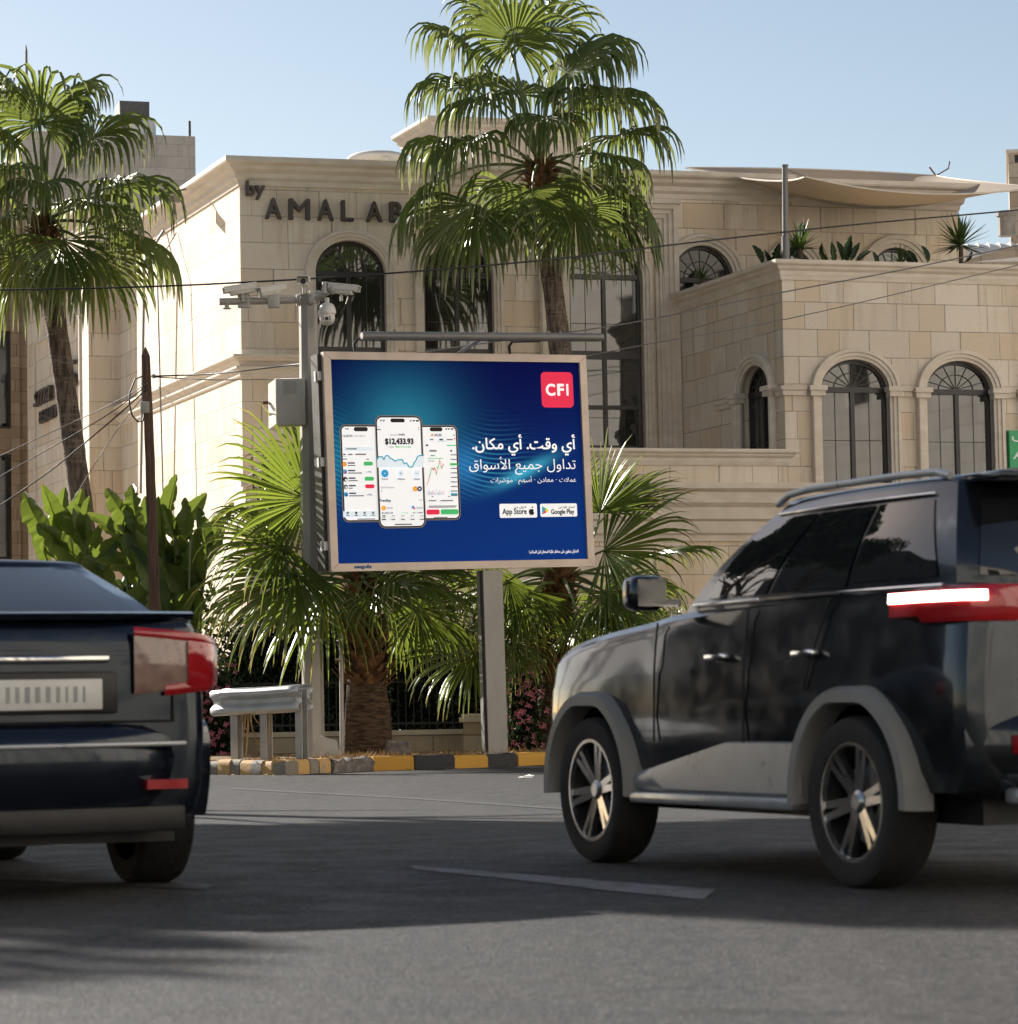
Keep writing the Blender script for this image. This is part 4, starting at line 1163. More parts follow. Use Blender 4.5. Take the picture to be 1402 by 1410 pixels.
tall = [
    ((708, 57), -.55, (0, 1), 84, {'N': (0, -1, .1), 'sp': 300, 'droop': .35, 'dd': -.15}),
    ((752, 45), .5, (.25, 1), 80, {'N': (-.2, -1, .1), 'sp': 270, 'droop': .5, 'dd': .2}),
    ((690, 30), .7, (-.3, 1), 80, {'sp': 260, 'droop': .7}),
    ((645, 70), .3, (-.75, .75), 92, {'droop': 1.0, 'dd': .1}),
    ((640, 118), -.2, (-1, .25), 92, {'droop': 1.1}),
    ((672, 135), -.9, (-.7, -.1), 88, {'droop': 1.2}),
    ((780, 100), -.4, (.85, .60), 110, {'droop': .9, 'N': (-.5, -.5, .8)}),
    ((800, 80), .6, (.7, .7), 100, {'droop': 1.0}),
    ((823, 133), .2, (1, .05), 104, {'droop': 1.1}),
    ((790, 130), -.8, (.6, .15), 85, {'droop': 1.2}),
    ((853, 186), .4, (1, .28), 96, {'droop': 1.1}),
    ((828, 212), -.5, (.8, -.2), 85, {'droop': 1.15}),
    ((846, 262), -.1, (.75, -.45), 96, {'droop': 1.1}),
    ((792, 285), -.5, (.32, -1), 98, {'droop': .5, 'N': (.25, -1, .2), 'sp': 215}),
    ((752, 160), -.95, (0, -.25), 80, {'droop': 1.25, 'dd': -1}),
    ((733, 262), -.75, (0, -1), 92, {'droop': .4, 'N': (0, -1, .1), 'sp': 225, 'dd': -.12}),
    ((655, 282), -.5, (-.42, -1), 108, {'droop': .45, 'N': (-.25, -1, .25), 'sp': 210}),
    ((600, 255), .0, (-.75, -.55), 100, {'droop': 1.1}),
    ((628, 197), -.3, (-1, .12), 98, {'droop': 1.1}),
    ((655, 190), -.9, (-.6, -.25), 88, {'droop': 1.2}),
    ((850, 290), .4, (.5, -.8), 82, {'droop': .9}),
    ((625, 305), .4, (-.5, -.8), 80, {'droop': .9}),
    ((715, 130), .5, (-.3, .6), 90, {}),
]
palm('palm_tree', 'tall fan palm with a shaggy round crown rising behind the blue billboard', 53.0, .17, (745, 232), [(806, 1020), (792, 800), (772, 485), (757, 360), (745, 235)], [.24, .215, .20, .19, .17], tall, 31, 'palm', 105,
     boot=[([(752, 300), (747, 262), (743, 222)], [.20, .29, .19], 150, .17, .045, .5)], extra=2)
LS = 1.1
lft = [
    ((56, 170), -.5, (.05, 1), 82, {'N': (0, -1, .15), 'sp': 270, 'droop': .8, 'dd': -.15}),
    ((40, 150), .5, (-.2, 1), 70, {'droop': .9}),
    ((98, 178), -.2, (.45, .9), 80, {'droop': .9, 'N': (-.7, -.6, .4)}),
    ((128, 190), .1, (.85, .5), 86, {'droop': .9, 'N': (-.4, -.6, .8)}),
    ((152, 258), .1, (1, .22), 98, {'droop': 1.0}),
    ((128, 282), -.4, (1, -.02), 76, {'droop': 1.0}),
    ((160, 318), .0, (.9, -.35), 108, {'droop': .85}),
    ((126, 348), -.4, (.5, -.9), 92, {'droop': .45, 'N': (.3, -1, .2), 'sp': 215}),
    ((87, 330), -.7, (.05, -1), 84, {'droop': .45, 'N': (0, -1, .1), 'sp': 215}),
    ((25, 352), -.3, (-.3, -1), 92, {'droop': .5, 'N': (-.2, -1, .2), 'sp': 215}),
    ((10, 190), .0, (-.7, .4), 84, {'droop': 1.0}),
    ((22, 122), .1, (-.7, .7), 70, {'droop': 1.1}),
    ((56, 250), -.9, (.0, -.2), 72, {'droop': 1.25, 'dd': -1}),
    ((15, 235), -.6, (-.6, .1), 82, {'droop': 1.2}),
    ((-18, 260), .0, (-1, .1), 84, {'droop': 1.0}),
    ((2, 300), -.4, (-.8, -.5), 84, {'droop': 1.0}),
    ((-25, 320), .2, (-.9, -.5), 80, {'droop': 1.0}),
    ((90, 140), .4, (.5, .85), 72, {'droop': 1.0}),
]
lft = [(a, b, c, d * LS) + tuple(e) for a, b, c, d, *e in lft]
palm('palm_tree', 'tall fan palm with a slanting trunk at the left before the sunlit wall', 48.0, .17, (60, 312), [(138, 1030), (124, 800), (112, 690), (82, 480), (68, 380), (61, 315)], [.20, .19, .185, .18, .165, .15], lft, 37, 'palm', 88,
     boot=[([(67, 372), (62, 335), (59, 300)], [.16, .24, .15], 110, .15, .04, .5)], extra=2)
low1 = [
    ((425, 688), -.5, (-.85, .55), 150, {'droop': .22, 'N': (-.3, -1, .45), 'sp': 225}),
    ((388, 752), -.7, (-1, .05), 128, {'droop': .45, 'N': (0, -.8, .7), 'sp': 220}),
    ((408, 790), -.9, (-.75, -.6), 160, {'droop': .42, 'N': (-.2, -.7, .7), 'sp': 215}),
    ((440, 660), .3, (-.25, 1), 120, {'droop': .3, 'sp': 220}),
    ((448, 800), -.95, (-.72, -.68), 158, {'droop': .36, 'N': (-.1, -1, .45), 'sp': 200}),
    ((518, 812), -1.0, (.85, -.45), 96, {'droop': .45, 'N': (.2, -.8, .7), 'sp': 220}),
    ((545, 800), -.7, (.95, -.25), 120, {'droop': .6, 'sp': 210}),
    ((560, 770), -.1, (1, .2), 120, {'droop': .6, 'sp': 210}),
    ((400, 720), .4, (-.95, .35), 130, {'droop': .45, 'sp': 215}),
    ((510, 690), .5, (.2, 1), 115, {'droop': .3}),
    ((575, 838), -.3, (.8, -.6), 105, {'droop': .5, 'N': (.2, -.9, .4)}),
    ((545, 842), .2, (.3, -.9), 95, {'droop': .5, 'N': (.1, -1, .3)}),
    ((385, 800), .1, (-.9, -.3), 130, {'droop': .5, 'sp': 215}),
]
palm('palm_tree', 'low bushy fan palm with yellow green leaves at the lower left of the billboard', 40.6, .16, (500, 805), [(506, 1040), (507, 1000), (505, 935), (502, 880), (500, 800)], [.33, .335, .27, .20, .15], low1, 41, 'palm_young', 110,
     boot=[([(505, 945), (503, 880), (500, 790)], [.29, .25, .17], 150, .22, .055, .8)], extra=3, droop=.6, young=True, pet=.024, sp=215)
low2 = [
    ((826, 706), -.1, (.05, 1), 104, {'droop': .15, 'N': (-.3, -1, .1), 'sp': 190, 'dd': .1}),
    ((838, 706), .2, (.75, .75), 122, {'droop': .22, 'N': (-.5, -.6, .6), 'sp': 150}),
    ((832, 758), -.2, (1, .30), 150, {'droop': .3, 'N': (-.1, -.75, .7), 'sp': 190}),
    ((900, 765), .5, (1, .25), 112, {'droop': .55, 'sp': 215}),
    ((832, 816), -.6, (1, -.18), 112, {'droop': .45, 'N': (.1, -.7, .7), 'sp': 215}),
    ((838, 838), -.8, (.65, -.70), 84, {'droop': .45, 'N': (.2, -.9, .4)}),
    ((706, 884), -.9, (.5, -.8), 72, {'droop': .5, 'N': (.2, -1, .3)}),
    ((652, 896), -1.0, (-.85, -.35), 122, {'droop': .5, 'N': (-.1, -.85, .6), 'sp': 210}),
    ((700, 800), -.8, (-.7, -.55), 110, {'droop': .6, 'N': (-.1, -1, .3)}),
    ((735, 760), -.6, (-.5, .85), 105, {'droop': .35, 'sp': 200}),
    ((800, 850), -.9, (.45, -.9), 80, {'droop': .5, 'N': (0, -1, .2), 'sp': 190}),
    ((715, 840), -.5, (-.6, -.8), 100, {'droop': .5}),
    ((610, 850), -.2, (-.8, -.5), 105, {'droop': .5, 'N': (-.1, -1, .4)}),
    ((735, 815), -.5, (-.5, -.85), 100, {'droop': .45, 'N': (-.1, -1, .3)}),
    ((870, 800), .3, (.9, -.2), 105, {'droop': .7}),
    ((790, 700), .4, (.1, 1), 105, {'droop': .3}),
    ((640, 820), -.3, (-.9, -.1), 100, {'droop': .7}),
    ((600, 800), .4, (-.9, .1), 105, {'droop': .7}),
    ((880, 850), -.2, (.8, -.6), 85, {'droop': .7}),
]
palm('palm_tree', 'low fan palm with a shaggy brown trunk just right of the billboard post', 42.4, .16, (772, 800), [(762, 1036), (763, 1005), (766, 940), (768, 880), (771, 800)], [.33, .335, .24, .18, .14], low2, 43, 'palm_young', 108,
     boot=[([(766, 960), (768, 880), (771, 785)], [.26, .23, .16], 160, .23, .055, .8)], extra=3, droop=.6, young=True, pet=.024, sp=215)

# ================================================================== large leaved plants at the left
def pz(l): return [(x0 * .342, 420 + y0 * .342, x1 * .342, 420 + y1 * .342) for x0, y0, x1, y1 in l]
paddle_plant('banana_plant', pz([(205, 945, 97, 752), (225, 900, 168, 722), (245, 930, 262, 735), (285, 930, 330, 740), (350, 900, 362, 768), (250, 985, 210, 930), (290, 1000, 150, 880), (180, 1010, 130, 900), (330, 960, 300, 800)]), 46.8, .21, 'large paddle leaved banana plant behind the slanting palm trunk', 'banana plants at the foot of the villa', .17, 51, fill=(50, 125, 770, 850, 4), stretch=1.35)
paddle_plant('banana_plant', pz([(520, 945, 352, 838), (535, 890, 428, 738), (560, 880, 535, 722), (600, 985, 528, 818), (610, 960, 585, 770), (395, 1020, 402, 884), (540, 1010, 425, 950), (470, 1040, 380, 1030), (560, 1080, 440, 1060), (655, 930, 640, 770)]), 46.0, .26, 'large sunlit banana plant just left of the leaning wooden pole', 'banana plants at the foot of the villa', .17, 52, fill=(130, 215, 770, 870, 7), stretch=1.35)
paddle_plant('banana_plant', pz([(668, 870, 712, 682), (740, 880, 832, 758), (740, 960, 668, 842), (830, 950, 798, 815), (865, 930, 942, 795), (735, 1110, 722, 932), (770, 1180, 655, 1040), (700, 1180, 690, 1000), (790, 1080, 800, 900), (760, 900, 745, 775), (820, 1040, 905, 900), (690, 900, 655, 800), (720, 1230, 800, 1120)]), 46.4, .24, 'large sunlit banana plant just right of the leaning wooden pole', 'banana plants at the foot of the villa', .17, 53, fill=(215, 300, 770, 870, 7), stretch=1.35)

# ================================================================== hedge, flowering shrubs
def leaf_cloud(mb, pts_fn, count, size, rg):
    for k in range(count):
        c = pts_fn(rg)
        if c is None: continue
        d = V((rg.gauss(0, 1), rg.gauss(0, 1), rg.gauss(.3, 1))).normalized(); s_ = d.orthogonal().normalized()
        s_ = (Matrix.Rotation(rg.uniform(0, 6.28), 3, d) @ s_)
        l = size * rg.uniform(.6, 1.3); r_ = rg.random()
        n_ = d.cross(s_)
        mb.add([c, c + d * l * .5 + s_ * l * .28 + n_ * l * .06, c + d * l, c + d * l * .5 - s_ * l * .28 + n_ * l * .06], [(0, 1, 2, 3)])
        mb.uv.extend([(r_, 0), (r_, .5), (r_, 1), (r_, .5)])
def hedge_thing(name, label, x0, x1, Y, dep, z0, z1, count, seed, size=.085, cat='hedge', group=None, flowers=None, fm='flower', lump=.25):
    rg = random.Random(seed); xa, xb = P(x0, 900, Y).x, P(x1, 900, Y).x
    t_ = thing(name, label, cat, ((xa + xb) / 2, Y, z0), group)
    def top(x, y): return z1 + lump * mnoise.noise(V((x * .9, y * .9, seed))) + lump * .6 * mnoise.noise(V((x * 2.7, y * 2.7, seed)))
    def surf(rg):
        x = rg.uniform(xa, xb); u = rg.random()
        y = Y - dep / 2 + abs(rg.gauss(0, dep * .3)); y = min(y, Y + dep / 2)
        z = z0 + (top(x, y) - z0) * (rg.random() ** .8)
        bul = .22 * mnoise.noise(V((x * 1.6, z * 1.6, seed + 3)))
        e = min(1, (x - xa) / .5, (xb - x) / .5)
        if rg.random() > e + .25: return None
        return V((x, y + bul, z))
    mb = newleaf(); leaf_cloud(mb, surf, count, size, rg)
    mb.build('foliage', M['hedge'], t_, fixn=False)
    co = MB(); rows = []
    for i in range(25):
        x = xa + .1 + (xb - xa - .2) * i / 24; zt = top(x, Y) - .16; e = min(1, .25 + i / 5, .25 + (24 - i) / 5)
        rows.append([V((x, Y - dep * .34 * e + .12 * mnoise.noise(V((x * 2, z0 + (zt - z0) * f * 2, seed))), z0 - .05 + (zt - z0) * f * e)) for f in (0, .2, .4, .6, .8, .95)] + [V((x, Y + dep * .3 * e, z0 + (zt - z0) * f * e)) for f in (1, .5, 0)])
    co.grid(rows); co.build('dark_core', M['hedge_core'], t_, smooth=60)  # solid near-black backing added so the gaps between leaves stay dark
    b = MB()
    for k in range(max(4, int((xb - xa) * 3))):
        x = xa + (xb - xa) * (k + .5) / max(4, int((xb - xa) * 3)); y = Y + rg.uniform(-.2, .2) * dep
        pts = [V((x, y, z0 - .1))]
        for j in range(4): pts.append(pts[-1] + V((rg.uniform(-.15, .15), rg.uniform(-.12, .12), (z1 - z0) * .22)))
        b.tube(pts, [.03, .025, .02, .014, .008], 5)
    b.build('branches', M['twig'], t_)
    if flowers:
        f_ = MB()
        for k in range(flowers):
            c = surf(rg)
            if c is None: continue
            c.y -= dep * .12 + .04
            s_ = rg.uniform(.018, .036)
            for j in range(4):
                a = j * 1.57 + rg.uniform(-.3, .3); o = V((math.cos(a), -.35, math.sin(a))) * s_; o2 = V((math.cos(a + .9), -.25, math.sin(a + .9))) * s_
                f_.add([c, c + o, c + (o + o2) * .8, c + o2], [(0, 1, 2, 3)])
        stuff(f_.build('flowers', M[fm], t_, fixn=False))
    return t_
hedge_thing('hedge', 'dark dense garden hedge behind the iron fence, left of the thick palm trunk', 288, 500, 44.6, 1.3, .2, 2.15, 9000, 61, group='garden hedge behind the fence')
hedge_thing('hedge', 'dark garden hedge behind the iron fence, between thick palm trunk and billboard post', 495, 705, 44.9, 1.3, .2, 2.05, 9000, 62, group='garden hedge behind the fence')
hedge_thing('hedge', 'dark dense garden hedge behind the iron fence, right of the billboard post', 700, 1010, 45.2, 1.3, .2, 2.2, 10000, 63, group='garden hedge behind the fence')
hedge_thing('flowering_shrub', 'leafy shrub dotted with pink flowers at the left end of the garden wall', 225, 330, 42.6, .9, .12, 1.55, 3400, 64, size=.07, cat='shrub', group='pink flowering shrubs', flowers=420)
hedge_thing('flowering_shrub', 'leafy shrub dotted with pink flowers just right of the billboard post', 690, 752, 42.0, .7, .15, 1.5, 2200, 65, size=.07, cat='shrub', group='pink flowering shrubs', flowers=240)
hedge_thing('flowering_shrub', 'small shrub with a few red flowers below the grey cabinet', 352, 402, 47.5, .7, 3.6, 5.0, 450, 66, size=.10, cat='shrub', flowers=14, fm='flower_red')
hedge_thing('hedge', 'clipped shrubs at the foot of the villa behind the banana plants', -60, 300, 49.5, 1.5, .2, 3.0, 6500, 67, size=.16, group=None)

# ================================================================== unseen trees added at the left to shade the near asphalt
def shade_tree(x, y, h, r_, label, seed):
    rg = random.Random(seed)
    t_ = thing('shade_tree', label, 'tree', (x, y, 0), 'unseen trees added at the left for road shade')
    b = MB(); top = V((x, y, h))
    b.tube([V((x, y, -.1)), V((x + .1, y, h * .35)), V((x, y + .1, h * .75)), top], [.26, .2, .14, .06], 10)
    for k in range(9):
        a = k * 2.4; z = h * rg.uniform(.45, .7); e = V((x + math.cos(a) * r_ * .7, y + math.sin(a) * r_ * .7, z + r_ * rg.uniform(.2, .7)))
        b.tube([V((x, y, z)), V((x, y, z)).lerp(e, .5) + V((0, 0, .2)), e], [.09, .06, .02], 6)
    b.build('trunk', M['twig'], t_, smooth=60)
    lobes = [(V((rg.gauss(0, .45), rg.gauss(0, .45), rg.gauss(0, .4))) * r_, r_ * rg.uniform(.38, .58)) for k in range(13)]
    lobes = [(V((c.x, c.y, c.z * .5)), q) for c, q in lobes]
    def fn(rg):
        c, q = rg.choice(lobes); d = V((rg.gauss(0, 1), rg.gauss(0, 1), rg.gauss(0, 1))).normalized() * q * rg.random() ** .35
        return V((x, y, h)) + c + V((d.x, d.y, d.z * .7))
    mb = newleaf(); leaf_cloud(mb, fn, 7500, .42, rg); mb.build('crown', M['hedge'], t_, fixn=False)
shade_tree(-19.0, 30.2, 10.0, 2.9, 'unseen dense shade tree added farthest from the road edge at the left', 71)
shade_tree(-15.0, 31.2, 9.8, 2.8, 'unseen dense shade tree added second in the row at the left', 72)
shade_tree(-12.2, 29.4, 10.3, 2.8, 'unseen dense shade tree added third in the row at the left', 73)
shade_tree(-10.7, 32.3, 9.4, 2.3, 'unseen dense shade tree added nearest the junction at the left', 74)

fl_ = newleaf(); rg = random.Random(77)
for k in range(420):
    t = rg.random(); a = rg.randrange(2, 10); q = kpts[a].lerp(kpts[a + 1], t)
    off = rg.choice([-.12, .5, .5, 1.0]) + rg.gauss(0, .35)
    z = .19 if off > .25 else .006
    if 0 < off < .28: z = .195
    if off > .28: z = .175 + .05 * mnoise.noise(V((q.x * 1.3, (q.y + off) * 1.3, 0)))
    c = V((q.x + rg.uniform(-.1, .1), q.y + off, z)); an = rg.uniform(0, 6.28); l = rg.uniform(.03, .08)
    d = V((math.cos(an), math.sin(an), rg.uniform(-.1, .4))); sd = V((-math.sin(an), math.cos(an), rg.uniform(-.2, .3)))
    fl_.add([c, c + d * l * .5 + sd * l * .3, c + d * l, c + d * l * .5 - sd * l * .3], [(0, 1, 2, 3)]); fl_.uv.extend([(rg.random(), 0)] * 4)
stuff(fl_.build('fallen_leaves', M['straw'], fixn=False))
# ================================================================== billboard
Yb = 39.5
cl, crr = P(443, 485, 38.72), P(807, 489, 40.40)
c_bl, c_br = P(455, 787, 38.72), P(815.5, 780.5, 40.40)
BC = (cl + crr + c_bl + c_br) / 4
bu = ((crr - cl).normalized() + (c_br - c_bl).normalized()).normalized()
bv = ((cl - c_bl).normalized() + (crr - c_br).normalized()).normalized()
bn = bu.cross(bv).normalized(); bv = bn.cross(bu).normalized()
BW_ = ((crr - cl).length + (c_br - c_bl).length) / 2; BH_ = ((cl - c_bl).length + (crr - c_br).length) / 2
print('billboard %.2f x %.2f' % (BW_, BH_), bn)
def B(u, v, w=0.0): return BC + bu * u + bv * v + bn * w       # board plane, centre origin, w towards the road
post_foot = P(687, 1036, 39.75); post_foot.z = .15
bill = thing('billboard', 'blue advertising billboard with three phones on a single grey steel post', 'billboard', post_foot)
FWD = .105
hw_, hh_ = BW_ / 2, BH_ / 2
def bbox(mb, u0, u1, v0, v1, w0, w1, mi=0):
    mb.hexa([B(u0, v0, w0), B(u1, v0, w0), B(u1, v0, w1), B(u0, v0, w1), B(u0, v1, w0), B(u1, v1, w0), B(u1, v1, w1), B(u0, v1, w1)], mi)
fr = MB()
for q in ((-hw_, hw_, hh_ - FWD, hh_), (-hw_, hw_, -hh_, -hh_ + FWD)):       # mitred rails
    top = q[3] > 0
    o_, i_ = (q[3], q[2]) if top else (q[2], q[3])
    pts = [(-hw_, o_), (hw_, o_), (hw_ - FWD - .002, i_), (-hw_ + FWD + .002, i_)]
    fr.prism([B(u, v, -.05) for u, v in pts], bn * .10)
for sx in (-1, 1):
    pts = [(sx * hw_, hh_ - .004), (sx * hw_, -hh_ + .004), (sx * (hw_ - FWD), -hh_ + FWD + .004), (sx * (hw_ - FWD), hh_ - FWD - .004)]
    fr.prism([B(u, v, -.05) for u, v in pts], bn * .0985)
fr.build('frame', M['alu'], bill)
bx = MB(); bbox(bx, -hw_ - .05, hw_ - .02, -hh_ + .02, hh_ - .02, -.30, -.052); bx.build('cabinet', M['black'], bill)
for v_ in (hh_ - .32, 0, -hh_ + .35):
    hg = MB(); bbox(hg, -hw_ - .075, -hw_ - .0505, v_ - .07, v_ + .07, -.14, -.08); bbox(hg, -hw_ - .06, -hw_ - .005, v_ - .06, v_ + .06, -.0515, -.035); hg.build('hinge', M['galv'], bill)
# the printed face
def poster_mat():
    m, nt, b = nodes_of('poster_print'); q = NB(nt)
    s = q.sep(q.uvc()); u, v = s[0], s[1]            # 0..1 across the print
    def gauss(cx, cy, sx, sy):
        a = q.m('POWER', q.m('DIVIDE', q.m('SUBTRACT', u, cx), sx), 2.0); c = q.m('POWER', q.m('DIVIDE', q.m('SUBTRACT', v, cy), sy), 2.0)
        return q.m('POWER', 2.718, q.m('MULTIPLY', q.m('ADD', a, c), -1.0))
    c = q.mix(q.ramp(q.m('SUBTRACT', q.m('MULTIPLY', u, .35), v), -.75, .30), (0.000, 0.0018, 0.052), (0.002, 0.028, 0.17))
    c = q.mix(q.m('MULTIPLY', gauss(.29, .68, .21, .27), .72), c, (0.012, 0.15, 0.26))
    c = q.mix(q.m('MULTIPLY', gauss(.27, .62, .15, .2), .45), c, (0.03, 0.24, 0.33))
    c = q.mix(q.m('MULTIPLY', gauss(.02, .50, .06, .18), .55), c, (0.01, 0.19, 0.32))
    c = q.mix(q.m('MULTIPLY', gauss(.51, .48, .07, .10), .8), c, (0.02, 0.16, 0.42))
    # bright ridge running up to the right with fine wave lines to its left
    ridge = q.m('SUBTRACT', v, q.m('ADD', .42, q.m('MULTIPLY', q.m('SUBTRACT', u, .72), .62)))
    rg_ = q.m('MULTIPLY', q.m('POWER', 2.718, q.m('MULTIPLY', q.m('POWER', q.m('DIVIDE', ridge, .035), 2.0), -1.0)), gauss(.76, .45, .12, .16))
    c = q.mix(q.m('MULTIPLY', rg_, .8), c, (0.05, 0.42, 0.62))
    ph = q.m('ADD', q.m('MULTIPLY', v, 260.0), q.m('ADD', q.m('MULTIPLY', q.m('SINE', q.m('MULTIPLY', u, 13.0)), 7.0), q.m('MULTIPLY', u, 60.0)))
    ln = q.ramp(q.m('SINE', ph), .2, .9)
    left = q.ramp(ridge, -.02, .03)
    msk = q.m('MULTIPLY', q.m('MULTIPLY', gauss(.62, .46, .13, .16), left), .38)
    c = q.mix(q.m('MULTIPLY', ln, msk), c, (0.06, 0.42, 0.60))
    c = q.mix(q.m('MULTIPLY', ln, q.m('MULTIPLY', gauss(.0, .5, .05, .2), .3)), c, (0.06, 0.42, 0.60))
    q.put(b.inputs['Base Color'], c); b.inputs['Roughness'].default_value = .6; b.inputs['Specular IOR Level'].default_value = .06
    q.put(b.inputs['Emission Color'], c); b.inputs['Emission Strength'].default_value = .20  # print given a faint glow of its own to brighten it
    return m
iu, iv = hw_ - FWD - .004, hh_ - FWD - .004
pm = MB(); pm.uv = []
NG = 2
pm.add([B(-iu, -iv, .004), B(iu, -iv, .004), B(iu, iv, .004), B(-iu, iv, .004)], [(0, 1, 2, 3)]); pm.uv = [(0, 0), (1, 0), (1, 1), (0, 1)]
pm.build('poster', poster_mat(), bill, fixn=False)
# pixel of the enlarged study (430..830 x 470..800 at 3.505x) -> point of the print
C4 = [(85, 85), (1293, 95), (1330, 1055), (110, 1070)]       # TL TR BR BL of the print
def RP(x, y):
    s_, t = .5, .5
    for _ in range(12):
        a = [C4[0][k] * (1 - s_) * (1 - t) + C4[1][k] * s_ * (1 - t) + C4[2][k] * s_ * t + C4[3][k] * (1 - s_) * t for k in (0, 1)]
        ds = [(-C4[0][k] + C4[1][k]) * (1 - t) + (C4[2][k] - C4[3][k]) * t for k in (0, 1)]
        dt = [(C4[3][k] - C4[0][k]) * (1 - s_) + (C4[2][k] - C4[1][k]) * s_ for k in (0, 1)]
        ex, ey = x - a[0], y - a[1]; det = ds[0] * dt[1] - ds[1] * dt[0]
        s_ += (ex * dt[1] - ey * dt[0]) / det; t += (ey * ds[0] - ex * ds[1]) / det
    return -iu + 2 * iu * s_, iv - 2 * iv * t
def rr_pts(u0, v0, u1, v1, r, n=6):
    out = []
    for cx, cy, a0 in ((u1 - r, v1 - r, 0), (u0 + r, v1 - r, 90), (u0 + r, v0 + r, 180), (u1 - r, v0 + r, 270)):
        for k in range(n + 1):
            a = R(a0 + 90 * k / n); out.append((cx + r * math.cos(a), cy + r * math.sin(a)))
    return out
INK = {}
def ink(name, col, e=.2):
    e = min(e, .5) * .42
    if name not in INK: INK[name] = mat('ink_' + name, col, .4, var=.01, spec=.2, emit=(col, e * 1.0))  # each ink glows slightly, added to lift the print's brightness
    return INK[name]
INKS = [ink('white', (.86, .86, .87), .42), ink('black', (.012, .012, .014)), ink('red', (.78, .022, .075), .35), ink('green', (.07, .52, .17), .3), ink('orange', (.85, .36, .06), .3), ink('sky', (.03, .36, .66), .3), ink('grey', (.22, .23, .25), .1), ink('teal', (.03, .42, .55), .2), ink('navy', (.03, .07, .17)), ink('pale', (.72, .80, .86), .4), ink('yellow', (.9, .62, .02), .3), ink('bezel', (.30, .25, .22), .1), ink('pink', (.85, .42, .46), .35)]
WHT, BLK, RED, GRN, ORA, SKY, GRY, TEA, NAV, PAL, YEL, BEZ, PNK = range(13)
class Art:
    def __init__(s): s.mb = MB(); s.k = 0
    def lay(s): s.k += 1; return .0045 + s.k * .00012
    def poly(s, uvs, mi, base=0.0):
        w = s.lay() + base; s.mb.add([B(u, v, w) for u, v in uvs], [tuple(range(len(uvs)))], mi)
    def rect(s, x0, y0, x1, y1, mi, r=0.0, base=0.0):
        a = RP(x0, y0); c = RP(x1, y1); u0, u1 = sorted((a[0], c[0])); v0, v1 = sorted((a[1], c[1]))
        s.poly(rr_pts(u0, v0, u1, v1, min(r, (u1 - u0) * .49, (v1 - v0) * .49)) if r > 0 else [(u0, v0), (u1, v0), (u1, v1), (u0, v1)], mi, base)
    def disc(s, x, y, r, mi, base=0.0):
        u, v = RP(x, y); r_ = r / 3.505 / 100.0 * 1.03
        s.poly([(u + r_ * math.cos(2 * math.pi * k / 20), v + r_ * math.sin(2 * math.pi * k / 20)) for k in range(20)], mi, base)
    def text(s, body, x0, y0, x1, y1, mi, bold=0.0, base=0.0, **k):
        vs, fs = text_mesh(body, **k)
        a = RP(x0, y0); c = RP(x1, y1); u0, u1 = a[0], c[0]; v1, v0 = a[1], c[1]
        X0 = min(v.x for v in vs); X1 = max(v.x for v in vs); Y0 = min(v.y for v in vs); Y1 = max(v.y for v in vs)
        offs = [(0, 0)] if not bold else [(0, 0), (bold, 0), (-bold, 0), (0, bold), (0, -bold), (bold * .7, bold * .7), (-bold * .7, -bold * .7), (bold * .7, -bold * .7), (-bold * .7, bold * .7)]
        for du, dv in offs:
            w = s.lay() + base
            s.mb.add([B(u0 + (u1 - u0) * (v.x - X0) / (X1 - X0) + du, v0 + (v1 - v0) * (v.y - Y0) / (Y1 - Y0) + dv, w) for v in vs], fs, mi)
    def line(s, pts, wd, mi, base=0.0):
        p = [V((*RP(*q), 0)) for q in pts]
        for a, c in zip(p, p[1:]):
            d = (c - a).normalized(); n_ = V((-d.y, d.x, 0)) * wd / 2
            s.poly([(a - n_)[:2], (c - n_)[:2], (c + n_)[:2], (a + n_)[:2]], mi, base)
    def done(s, name, parent, label=None): return s.mb.build(name, INKS, parent, fixn=False, label=label)
# logo
A_ = Art(); A_.rect(1104, 139, 1271, 314, RED, .062); A_.text('C', 1131, 199, 1176, 254, WHT, bold=.008); A_.text('F', 1189, 200, 1220, 253, WHT, bold=.009); A_.text('I', 1234, 200, 1242, 253, WHT, bold=.007); A_.done('logo', bill)
# writing
A_ = Art(); A_.text(arabic('أي وقت. أي مكان.'), 762, 447, 1277, 548, WHT, bold=.0045); A_.done('headline', bill)
A_ = Art(); A_.text(arabic('تداول جميع الأسواق'), 745, 556, 1280, 642, WHT); A_.done('subtitle', bill)
A_ = Art(); A_.text(arabic('عملات · معادن · أسهم · مؤشرات'), 851, 650, 1281, 690, WHT); A_.done('market_list', bill)
A_ = Art(); A_.text(arabic('التداول ينطوي على مخاطر عالية استعلم قبل المباشرة'), 1040, 1012, 1290, 1031, WHT, bold=.0008); A_.done('small_print', bill)
A_ = Art(); A_.text('seagulls', 183, 1079, 264, 1098, NAV, bold=.004, base=.046); A_.done('maker_mark', bill)
